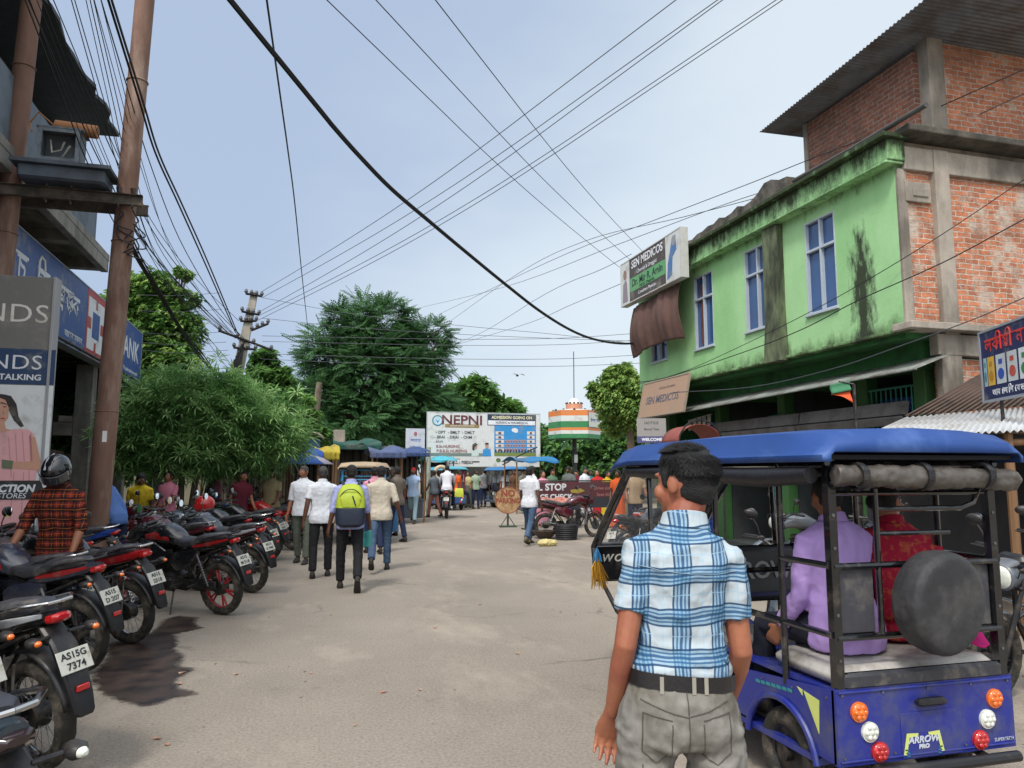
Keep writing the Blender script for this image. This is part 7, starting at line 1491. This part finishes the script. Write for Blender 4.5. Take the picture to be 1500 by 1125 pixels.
def backpack(U0, root, top, bot):
    U = lambda v: U0((v[0]*1.22, (v[1]+.13)*1.2-.13, (v[2]-.28)*1.28+.22))
    r0 = empty_part('backpack_shell', None); bpk = empty('backpack', root.location, root.rotation_euler.z, 'lime green and navy backpack carried by walking man', 'backpack'); bpal = r0; bpy.data.objects.remove(bpal)
    f = MB(); f.loft([(.06, 0, -.20, .10, .05), (.09, 0, -.21, .155, .095), (.20, 0, -.215, .165, .105), (.265, 0, -.21, .16, .10)], 20, 'z', 3.2); f.v = [tuple(U(v)) for v in f.v]; f.build('lower_part', bot, bpk)
    f = MB(); f.loft([(.265, 0, -.21, .16, .10), (.36, 0, -.205, .155, .095), (.45, 0, -.19, .13, .08), (.50, 0, -.17, .09, .055), (.515, 0, -.16, .04, .02)], 20, 'z', 3.0); f.v = [tuple(U(v)) for v in f.v]; f.build('upper_part', top, bpk)
    f = MB(); f.loft([(.275, 0, -.285, .10, .03), (.36, 0, -.285, .115, .035), (.41, 0, -.275, .08, .02)], 16, 'z', 3); f.v = [tuple(U(v)) for v in f.v]; f.build('front_pocket', top, bpk)
    f = MB(); pts = [U((.125*math.cos(t), -.300+.03*abs(math.cos(t)), .33+.13*math.sin(t))) for t in [math.pi*i/14 for i in range(15)]]; f.tube(pts, .006, 6); f.tube([U((.02, -.322, .39)), U((.055, -.318, .29))], .010, 6); f.build('zip', bot, bpk)
    f = MB()
    for s in (-1, 1): f.tube([U((s*.08, -.13, .50)), U((s*.10, -.03, .545)), U((s*.12, .08, .48)), U((s*.13, .12, .36)), U((s*.15, .02, .14)), U((s*.14, -.12, .10))], .022, 8, flat=.35)
    f.build('shoulder_strap', bot, bpk); return bpk
a_, U1, D1, H1 = person('man in lavender shirt wearing the lime green backpack', (.68, 10.75, 0), -4, 1.70, SKIN_D, shirt=LAV, trouser=BLK, shoe=SOLE, sleeve='elbow', legL=(12, 4, 4), legR=(-18, 22, 3), armL=(-12, 12, 14, 0), armR=(8, 10, 16, 0), foot=(0, -52), disp=(.05, .015), vox=.012)
backpack(U1, a_, mat('lime_nylon', '#a3b32c', .6, var=.1, bump=.3, bs=14), mat('navy_nylon', '#1c2538', .6, var=.1, bump=.3, bs=14))
person('man in white shirt and black trousers walking left of backpack', (.33, 12.1, 0), -2, 1.68, SKIN_D, GREYHAIR, shirt=WSH, trouser=BLK, shoe=SOLE, sleeve='short', legL=(-6, 8, 3), legR=(8, 3, 3), armL=(-10, 10, 12, 0), armR=(10, 8, 12, 0), disp=(.05, .015), vox=.012, fat=1.04)
person('man in beige polo shirt and blue jeans walking right of backpack', (1.28, 12.6, 0), -8, 1.70, SKIN_D, shirt=BEI, trouser=JEA, shoe=SOLE, sleeve='half', legL=(-20, 26, 3), legR=(12, 4, 3), armL=(10, 10, 14, 0), armR=(-14, 16, 34, 0), foot=(-30, 0), disp=(.05, .015), vox=.012, fat=1.04)
person('older man in loose white shirt behind the black trousered walker', (.05, 14.0, 0), 165, 1.70, SKIN, GREYHAIR, shirt=WSH, trouser=GRN, shoe=SOLE, sleeve='half', legL=(8, 4), legR=(-8, 8), armL=(6, 12, 20, 0), armR=(0, 8, 14, 0), vox=.013, disp=(.05, .015), head=(-20, 0))
f = MB(); f.sheet(lambda u, v: (.06+.15*(u-.5)*(1+.25*math.sin(v*3)), -.02*math.sin(u*9), .92-.22*v-.03*math.sin(u*3.1)), 10, 10); o = f.build('carry_bag', mat('teal_plastic', '#4aa09c', .45, var=.2, vs=9, bump=.4, bs=18), solid=.05); o.location = (.83, 10.9, -.13); tag(o, 'crumpled teal bag in the right hand of backpack man', 'bag')
a_, U2, D2, H2 = person('person in pink shirt with dark backpack straps ahead of walkers', (1.42, 15.3, 0), 5, 1.70, SKIN_D, shirt=PNK, trouser=NAV, shoe=SOLE, sleeve='half', legL=(10, 4), legR=(-10, 12), vox=.014)
f = MB()
for s in (-1, 1): f.tube([U2((s*.13, -.09, .50)), U2((s*.10, -.13, .36)), U2((s*.06, -.13, .2))], .03, 8, flat=.4)
f.build('strap', NAV, a_)
person('man in grey brown shirt just right of beige polo walker', (2.15, 17.6, 0), 30, 1.72, SKIN_D, shirt=GRB, trouser=NAV, shoe=SOLE, legL=(10, 4), legR=(-8, 10), vox=.014)
person('man in light blue shirt and pink cap striding in washed jeans', (3.42, 23.8, 0), 160, 1.76, SKIN_D, REDC, shirt=LBL, trouser=PALEJ, shoe=SOLE, legL=(20, 4), legR=(-20, 30), armL=(60, 30, 100, 40), armR=(-12, 10, 14, 0), vox=.014, foot=(0, -20), hairlen='cap')
person('man in white shirt and jeans stepping past no parking disc', (4.93, 16.2, 0), -38, 1.74, SKIN_D, shirt=WSH, trouser=JEA, shoe=mat('olive_shoe', '#5c5340', .7), sleeve='short', legL=(20, 6, 0), legR=(-22, 18, 0), armL=(16, 10, 18, 0), armR=(-10, 10, 24, 0), vox=.012, foot=(0, -20), disp=(.05, .015), hair=HAIR)
person('white shirted man half hidden behind jeans walker', (aty(779, 700, 18.4).x, 18.4, 0), 100, 1.74, SKIN, shirt=WSH, trouser=NAV, shoe=SOLE, sleeve='long', legL=(6, 4), legR=(-6, 8), vox=.014, armL=(30, 10, 60, 0))
person('woman in pink facing camera beyond the jeans walker', (aty(795, 700, 21.2).x, 21.2, 0), 170, 1.62, SKIN_L, shirt=PNK, skirt=PNK, hairlen='bun', vox=.014, head=(20, 0))
# helmeted rider standing among the motorcycles
OPL = plaid('orange_black_check', '#7a2e20', [(.5, .27, '#1c1719', .8), (.12, .04, '#5a2030', .7), (.5, .022, '#b5682c', .8), (.0, .03, '#c0602a', .8)], (.085, .085))
a_, U3, D3, H3 = person('helmeted man in orange and black check shirt among motorcycles', (-2.07, 7.70, 0), 168, 1.72, SKIN, shirt=OPL, trouser=NAV, shoe=SOLE, sleeve='elbow', legL=(2, 4), legR=(-2, 4), armL=(18, 14, 22, 14), armR=(22, 16, 26, 12), lean=8, head=(8, -30), sw=.95, hs=.93, vox=.010, disp=(.05, .018), curl=40, name='person')
hm = empty('motorcycle_helmet', a_.location, a_.rotation_euler.z, 'glossy black full face helmet worn by check shirted man', 'helmet'); f = MB(); RMh = Matrix.Rotation(R(8), 3, 'Z') @ Matrix.Rotation(R(-38), 3, 'X')
f.ball(H3((0, .0, .015)), (.122, .145, .136), 28, 18, RMh); f.ball(H3((0, .05, -.06)), (.09, .10, .078), 24, 14, RMh); fuse(f, 'shell', mat('glossy_black_shell', '#17181c', .12, coat=.8, var=.1, vs=20), hm, .009, 3)
f = MB(); f.sheet(lambda u, v: H3((.137*math.sin((u-.5)*2.4), .012+.165*math.cos((u-.5)*2.4), .055-.10*v)), 18, 6); f.build('visor', mat('smoked_visor', '#2b2c30', .05, coat=.8), hm, solid=.004)
f = MB(); f.tube([H3((.03, -.10, .13)), H3((.045, .02, .155)), H3((.05, .12, .10))], .009, 6, flat=.3); f.tube([H3((-.05, -.02, .155)), H3((-.01, .06, .155)), H3((.0, .13, .10))], .006, 6, flat=.3); f.build('stripe', mat('silver_stripe', '#9a9ca4', .3), hm)
# crowd beyond; every figure stands at a place of its own
def bag(loc, c, label, rz=0): f = MB(); f.loft([(0, 0, 0, .15, .05), (.05, 0, 0, .16, .06), (.25, 0, 0, .15, .05), (.30, 0, 0, .13, .02)], 12, 'z', 4); o = f.build('bag', mat('bag_'+c.strip('#'), c, .6, var=.1, bump=.3, bs=15)); o.location = loc; o.rotation_euler.z = rz; return tag(o, label, 'bag')
crowd = [  # px, Y, yaw, height, shirt, lower, skirt?, hair, label
 (172, 12.4, 60, 1.70, cloth('denim_blue_shirt', '#5c7ab4', bump=.6), NAV, 0, 'short', 'man in denim blue shirt bending between pole and oleander', dict(lean=26, sleeve='long')),
 (207, 14.6, 190, 1.62, YEL, BRN, 0, 'short', 'person in yellow and orange top behind parked motorcycles', dict(lean=22)),
 (229, 17.2, 200, 1.64, GRYC, NAV, 0, 'short', 'person in pale grey top near oleander trunks', dict(lean=10)),
 (246, 16.2, 150, 1.60, cloth('rose_striped', '#c0788a'), BRN, 1, 'bun', 'woman in rose pink shawl left of the oleander trunks', {}),
 (318, 17.6, 120, 1.60, cloth('dusty_pink', '#a5707a'), MARO, 1, 'bun', 'woman in dusty pink right of the oleander trunks', {}),
 (388, 20.9, 180, 1.66, BRN, NAV, 0, 'short', 'stall keeper with black hair inside the red box stall', {}),
 (352, 16.4, 210, 1.62, MARO, NAV, 0, 'short', 'seated looking man in maroon by the purple scooter', dict(lean=8)),
 (398, 17.0, 160, 1.66, KH, NAV, 0, 'short', 'man in khaki shirt before the floral curtains', {}),
 (572, 19.4, 20, 1.72, cloth('black_print', '#26242a', stain=('#857a6c', .3, 30)), cloth('blue_denim_skirt', '#3f6a94'), 1, 'long', 'woman in dark printed top and blue skirt at stall edge', {}),
 (526, 19.0, 0, 1.70, WSH, NAV, 0, 'short', 'man in white seen between lavender and beige shirted walkers', {}),
 (636, 26.6, 30, 1.66, cloth('slate_top', '#5f666c'), cloth('salmon_trousers', '#9a6a5c'), 0, 'short', 'person in salmon trousers beside the pale striped post', dict(legL=(14, 4), legR=(-14, 14))),
 (664, 33.0, 170, 1.66, WSH, KH, 0, 'short', 'distant man in white left of the billboard middle', {}),
 (685, 33.4, 150, 1.60, cloth('pale_yellow', '#b5a878'), GRN, 1, 'bun', 'distant woman in pale yellow under the billboard', {}),
 (697, 32.4, 190, 1.68, cloth('pale_green', '#8fa08a'), NAV, 0, 'short', 'distant man in pale green under the billboard', {}),
 (708, 33.8, 10, 1.70, GRYC, NAV, 0, 'short', 'distant man in grey under the billboard', {}),
 (741, 32.0, 160, 1.66, cloth('white_dress', '#bfc2c4'), WSH, 0, 'cap', 'distant person in all white with white cap', {}),
 (752, 31.0, 200, 1.68, BRN, NAV, 0, 'short', 'distant man in brown right of second rider', {}),
 (768, 30.0, 170, 1.70, cloth('cream_shirt', '#c0b8a6'), NAV, 0, 'short', 'distant man in cream below the blue flat canopy', {}),
 (808, 27.0, 190, 1.68, cloth('green_shirt_b', '#56705a'), BRN, 0, 'short', 'distant man in dull green left of the booth post', {}),
 (834, 24.4, 140, 1.78, cloth('charcoal_stripe', '#5c615f'), NAV, 0, 'short', 'man in dark grey shirt at left end behind barrier', dict(lean=6)),
 (846, 27.0, 120, 1.66, MARO, NAV, 0, 'short', 'man in maroon beneath the tricolour booth', {}),
 (856, 25.4, 200, 1.74, WSH, WSH, 0, 'short', 'man in white kurta behind the police barrier', dict(sleeve='long')),
 (865, 26.0, 170, 1.66, TEAL, WSH, 1, 'long', 'woman in white and teal beside white kurta man', {}),
 (876, 23.6, 175, 1.66, REDC, REDC, 1, 'bun', 'woman in bright red saree behind the police barrier', {}),
 (889, 23.0, 185, 1.62, YEL, YEL, 1, 'bun', 'woman in yellow saree behind the police barrier', {}),
 (905, 19.0, 150, 1.64, ORA, ORA, 1, 'bun', 'woman in orange seen through the rickshaw windshield', {}),
 (918, 20.0, 200, 1.70, WSH, KH, 0, 'short', 'man in white seen through the rickshaw windshield', {}),
 (930, 17.0, 170, 1.70, cloth('tan_shirt', '#a08a70'), NAV, 0, 'short', 'man in tan shirt seen through the rickshaw windshield', {}),
]
for i, (px, Yd, yw, h_, sh_, lo_, sk_, hl_, lb_, kw) in enumerate(crowd):
    p = aty(px, 700, Yd); kk = dict(legL=(8-(i*7) % 22, 4), legR=(-8+(i*5) % 19, 8), fat=.92+.05*(i % 4), sw=.9+.04*(i % 4), sidel=(i % 3-1)*3, head=(((i*37) % 70)-35, ((i*13) % 20)-12)) ; kk.update(kw)
    person(lb_, (p.x, p.y, 0), yw, h_, [SKIN, SKIN_D, SKIN_L][i % 3], HAIR, shirt=sh_, trouser=None if sk_ else lo_, skirt=lo_ if sk_ else None, shoe=SOLE, vox=.016 if Yd < 22 else .02, hairlen=hl_, armL=(8+5*(i % 4), 8, 20+10*(i % 5), 5), armR=(-6+6*(i % 3), 8, 15+12*(i % 4), 5), hd=Yd < 26, **kk)

# ================================================================== MOTORCYCLES, left row
PK = lambda n, c: mat('paint_'+n, c, .24, coat=.5, var=.12, stain=('#6b6256', .14, 6))
pBK, pRD, pBL, pGR, pMR, pWH, pCH = PK('black', '#17181c'), PK('red', '#9c1c20'), PK('blue', '#1f3f8c'), PK('grey', '#5a6068'), PK('maroon', '#4f1a24'), PK('white', '#b5b8bb'), PK('charcoal', '#2a2c33')
def bk(label, px, py, th, paint, **k):
    c = gnd(px, py); fw = Vector((-math.sin(R(th)), math.cos(R(th)), 0)); p = c+fw*.64*k.get('sc', 1); return motorcycle(label, (p.x, p.y, 0), th, paint, **k)
t = gnd(168, 1085, .78); th = 42; loc_off = Matrix.Rotation(R(th), 3, 'Z') @ Vector((.155, -.96, 0)); motorcycle('nearest motorcycle, only dark tail and indicator in bottom left corner', (t.x-loc_off.x, t.y-loc_off.y, 0), th, PK('slate', '#2c3a44'), alloy=True, pl=False, mir=False)
b0_ = [o for o in bpy.data.objects if o.name.startswith('motorcycle') and o.get('label', '').startswith('nearest motorcycle')][0]
for c_ in b0_.children:
    if c_.name.startswith('tail_lamp'): c_.data.materials[0] = mat('smoked_lens', '#2a1c1e', .15, coat=.6)
    if c_.name.startswith('indicator'): c_.data.materials[1] = CLEARL
bk('near motorcycle with readable white number plate at left edge', 56, 1128, 48, pCH, accent=pWH, tail=pBK, plate='AS15G', plate2='7374', alloy=False)
bk('grey blue motorcycle just behind the readable plate', 116, 985, 56, PK('gunmetal', '#2e3240'), accent=pRD, tail=PK('gunmetal', '#2e3240'), plate='AS15', plate2='D 207', cowl=True)
bk('black motorcycle with spoked wheel beside the wet patch', 190, 942, 54, pBK, accent=None, tail=pRD, plate='AS15', plate2='2318', alloy=False)
bk('black sports motorcycle with bright red rim', 326, 900, 50, pBK, accent=pRD, tail=pBK, plate='AS15', plate2='M 518', cowl=True, rim=pRD)
bk('black motorcycle with thin wheel behind the red rim', 368, 868, 48, pCH, accent=pWH, tail=pMR, plate='AS15', plate2='K 990', alloy=False)
bk('silver tailed motorcycle third from far end of left row', 350, 840, 52, pGR, tail=pBK, plate='AS15', plate2='E 441', cowl=True)
bk('motorcycle with red tail cowl and five spoked black wheel', 394, 818, 60, pBK, accent=pRD, tail=pRD, plate='AS15', plate2='R 631', cowl=True, rim=pBK)
bk('farthest black motorcycle beside the white shirted walkers', 436, 788, 58, pBK, plate='AS15', plate2='8025', alloy=True)
rear_row = [(-2.75, 9.6, 50, pBK, 'black motorcycle wedged behind the red rimmed one'), (-2.45, 7.6, 60, pCH, 'charcoal motorcycle behind the helmeted man'), (-1.75, 11.6, 50, pMR, 'maroon motorcycle between the red rim and pole'), (-1.15, 13.4, 55, pBK, 'black motorcycle just left of the red tail cowl'), (-.62, 16.6, 60, pRD, 'red motorcycle beyond the red tail cowl'), (-2.55, 8.3, 220, pBK, 'dark motorcycle with round mirror before the pink poster'), (-3.05, 10.9, 75, pBL, 'blue motorcycle between the rusty pole and hoarding'),
            (-2.0, 12.6, 200, pGR, 'grey motorcycle facing the road behind the red rimmed one'), (-2.9, 14.2, 235, pMR, 'maroon motorcycle beside the man in denim blue'), (-1.75, 15.6, 215, pBL, 'blue motorcycle facing the road near oleander trunks'),
            (-1.0, 15.0, 50, pBK, 'black motorcycle in the middle of far left row'), (-1.3, 17.6, 230, pCH, 'charcoal motorcycle facing out beyond oleander trunks'), (-.6, 18.3, 65, pGR, 'grey motorcycle before the red box stall'), (-3.3, 12.3, 60, pBK, 'black motorcycle hidden deep behind the rusty pole'),
            (-2.15, 5.0, 50, pBK, 'black motorcycle with dark seat at extreme left edge')]
for x, y, th, pt, lb_ in rear_row: motorcycle(lb_, (x, y, 0), th, pt, alloy=(int(x*10) % 2 == 0), cowl=(int(y*10) % 3 == 0), plate='AS15', plate2=str(1000+int(y*100)))
f = MB(); f.ball((0, 0, 0), (.13, .15, .13), 20, 12); f.ball((0, .05, -.04), (.10, .11, .09), 16, 10); p = gnd(300, 738, 1.12); o = fuse(f, 'motorcycle_helmet', mat('red_helmet_shell', '#b01e1e', .2, coat=.7, var=.1), None, .01, 2); o.location = (p.x, p.y, 1.12); o.rotation_euler.z = 2.0; tag(o, 'bright red helmet perched on a parked motorcycle', 'helmet')
# right hand side motorcycles
def bf(label, px, py, z, th, paint, **k):   # stands so that its mirrors reach the given point
    p = gnd(px, py, z); return motorcycle(label, (p.x+math.sin(R(th))*.4, p.y-math.cos(R(th))*.4, 0), th, paint, group='motorcycles parked on the right side', **k)
bf('motorcycle with white oval mirror seen over check shirt shoulder', 1132, 758, 1.22, 120, pGR)
bf('dark motorcycle before blue shutter seen through rickshaw', 1275, 737, 1.22, 150, pBK)
motorcycle('silver fendered motorcycle beyond the near rickshaw at right edge', (5.35, 4.35, 0), 80, pGR, rack=True, group='motorcycles parked on the right side')
motorcycle('black motorcycle under the white tin roof', (6.9, 5.4, 0), 100, pBK, group='motorcycles parked on the right side')
motorcycle('large black motorcycle framed by the rickshaw windshield', (5.55, 11.3, 0), -62, pBK, group='motorcycles parked on the right side', cowl=False, alloy=True)
motorcycle('white and orange motorcycle beyond the windshield framed one', (6.6, 12.6, 0), -70, pWH, accent=ORANGEL, group='motorcycles parked on the right side', cowl=True)
motorcycle('silver motorcycle parked outside the green pillars', (7.2, 9.6, 0), 70, pGR, group='motorcycles parked on the right side')
c = aty(800, 760, 17.6); motorcycle('maroon classic motorcycle with chrome silencer in front of barrier', (c.x+.64, 17.6, 0), -92, pMR, tail=pMR, alloy=False, rack=True, group='motorcycles parked on the right side', lean=4)
f = MB(); p = aty(834, 742, 17.4); f.sheet(lambda u, v: (-.55+1.1*u+.04*math.sin(v*9), .30*math.cos(v*2.6-1.3+.0), -.02+.02*math.sin(u*17)-.30*abs(v-.5)**1.3*2*(1+.5*math.sin(u*7))), 30, 16); o = f.build('cloth', mat('pink_patterned_cloth', '#b5685c', .85, col2='#c99c8a', vs=16, bump=.5, bs=16, stain=('#8a3434', .35, 14)), solid=.01); o.location = (p.x, 17.55, .98); tag(o, 'pink patterned cloth thrown over the maroon motorcycle seat', 'cloth')
p = gnd(836, 792); f = MB(); n = 30
for k in range(7): f.torus((0, 0, .03+k*.05), (0, 0, 1), .24+.008*k, .014, n, 6, 1.2)
for i in range(20): a = i*math.pi/10; f.bar((.235*math.cos(a), .235*math.sin(a), .0), (.29*math.cos(a), .29*math.sin(a), .36), .010, 5)
f.cyl((0, 0, .02), (0, 0, 1), .24, .02); f.cyl((0, 0, .2), (0, 0, 1), .225, .30); o = f.build('basket', mat('black_basket', '#26262a', .6, var=.3, vs=12)); o.location = (p.x, p.y+.3, 0); tag(o, 'round black basket on the ground before maroon motorcycle', 'basket')
p = gnd(803, 790); f = MB(); f.tube([(0, 0, 0), (0, 0, .03), (0, 0, .14), (0, 0, .19), (0, 0, .18)], [.12, .17, .28, .31, .28], 24); o = f.build('bowl', mat('dark_bowl', '#4f453a', .6, var=.3)); o.location = (p.x, p.y+.25, 0); tag(o, 'wide dark bowl under the chrome silencer', 'bowl')
p = gnd(802, 800); f = MB(); f.ball((0, 0, .07), (.24, .10, .08), 14, 8); o = fuse(f, 'plastic_sack', mat('pale_yellow_plastic', '#c4b67c', .5, var=.1, bump=.4, bs=20), None, .012, 1, (.05, .05)); o.location = (p.x, p.y, 0); tag(o, 'pale yellow plastic sack lying at the road edge', 'sack')
# moving motorcycles with riders
def rider(label, px, Yd, yw, shirt, mlabel, paint, sc=1.0):
    p = aty(px, 700, Yd); m = motorcycle(mlabel, (p.x, p.y, 0), yw, paint, group='motorcycles being ridden up the street', lean=0, steer=0, plate='AS15', plate2='4', sc=sc)
    o_ = Matrix.Rotation(R(yw), 3, 'Z') @ Vector((0, -.22, 0)); person(label, (p.x+o_.x, p.y+o_.y, 0), yw, 1.72*sc, SKIN_D, shirt=shirt, trouser=NAV, shoe=SOLE, sleeve='long', legL=(62, 78, 16), legR=(62, 78, 16), armL=(42, 16, 22, 8), armR=(42, 16, 22, 8), lean=14, pelvis=.97*sc, vox=.015, group='riders on moving motorcycles', head=(0, 10))
rider('white shirted rider on the maroon tailed motorcycle', 655, 26.6, -12, WSH, 'motorcycle with maroon tail and white plate ridden away', pMR, 1.05)
rider('farther white shirted rider with black hair near billboard', 727, 34.0, -20, WSH, 'farther dark motorcycle ridden towards the billboard', pBK)
p = aty(668, 700, 26.2); o_ = person('pillion passenger in orange sitting sideways behind white rider', (p.x+.05, p.y-.05, 0), -95, 1.50, SKIN_D, shirt=ORA, trouser=DJ, shoe=SOLE, legL=(70, 60), legR=(66, 62), pelvis=.98, lean=4, vox=.016, group='riders on moving motorcycles')
p = aty(672, 728, 25.9); bag((p.x, 25.85, p.z), '#b5bd3c', 'yellow green bag hanging at the moving motorcycle side', -.2)
# other three wheelers
p = aty(532, 700, 17.2); e_rickshaw('turquoise blue rickshaw with cream roof ahead of walkers', (p.x, 17.0, 0), -3, mat('turquoise_panel', '#2c7fa8', .4, var=.1, stain=('#4f5a5c', .25, 3)), mat('cream_fibre_roof', '#a8957a', .5, var=.12, stain=('#75654f', .3, 3)), mat('turquoise_frame', '#2f86b4', .4, var=.1), curtain=False)
p = aty(662, 700, 31.5); e_rickshaw('distant dark blue rickshaw with turquoise roof and red bumper', (p.x, 31.0, 0), 6, mat('dull_blue_panel', '#33507f', .4, var=.1), mat('turquoise_fibre_roof', '#4f9aac', .5, var=.1), mat('maroon_frame', '#6a2a3a', .4), curtain=False)
f = MB(); p = aty(646, 693, 30.5); f.torus((0, 0, 0), (0, 1, 0), .26, .075, 32, 10); o = f.build('wreath', mat('pale_straw', '#b5a48c', .8, var=.2, vs=12)); o.location = p; tag(o, 'pale ring shaped wheel cover on the distant blue rickshaw', 'wheel cover')
p = aty(780, 700, 29.0); e_rickshaw('distant rickshaw with blue roof right of the billboard', (p.x, 31.5, 0), 8, mat('grey_blue_panel', '#4f5a6a', .4, var=.1), mat('blue_fibre_roof_b', '#2f6ca0', .5, var=.1), BLACKG, curtain=False)
finish_fonts()
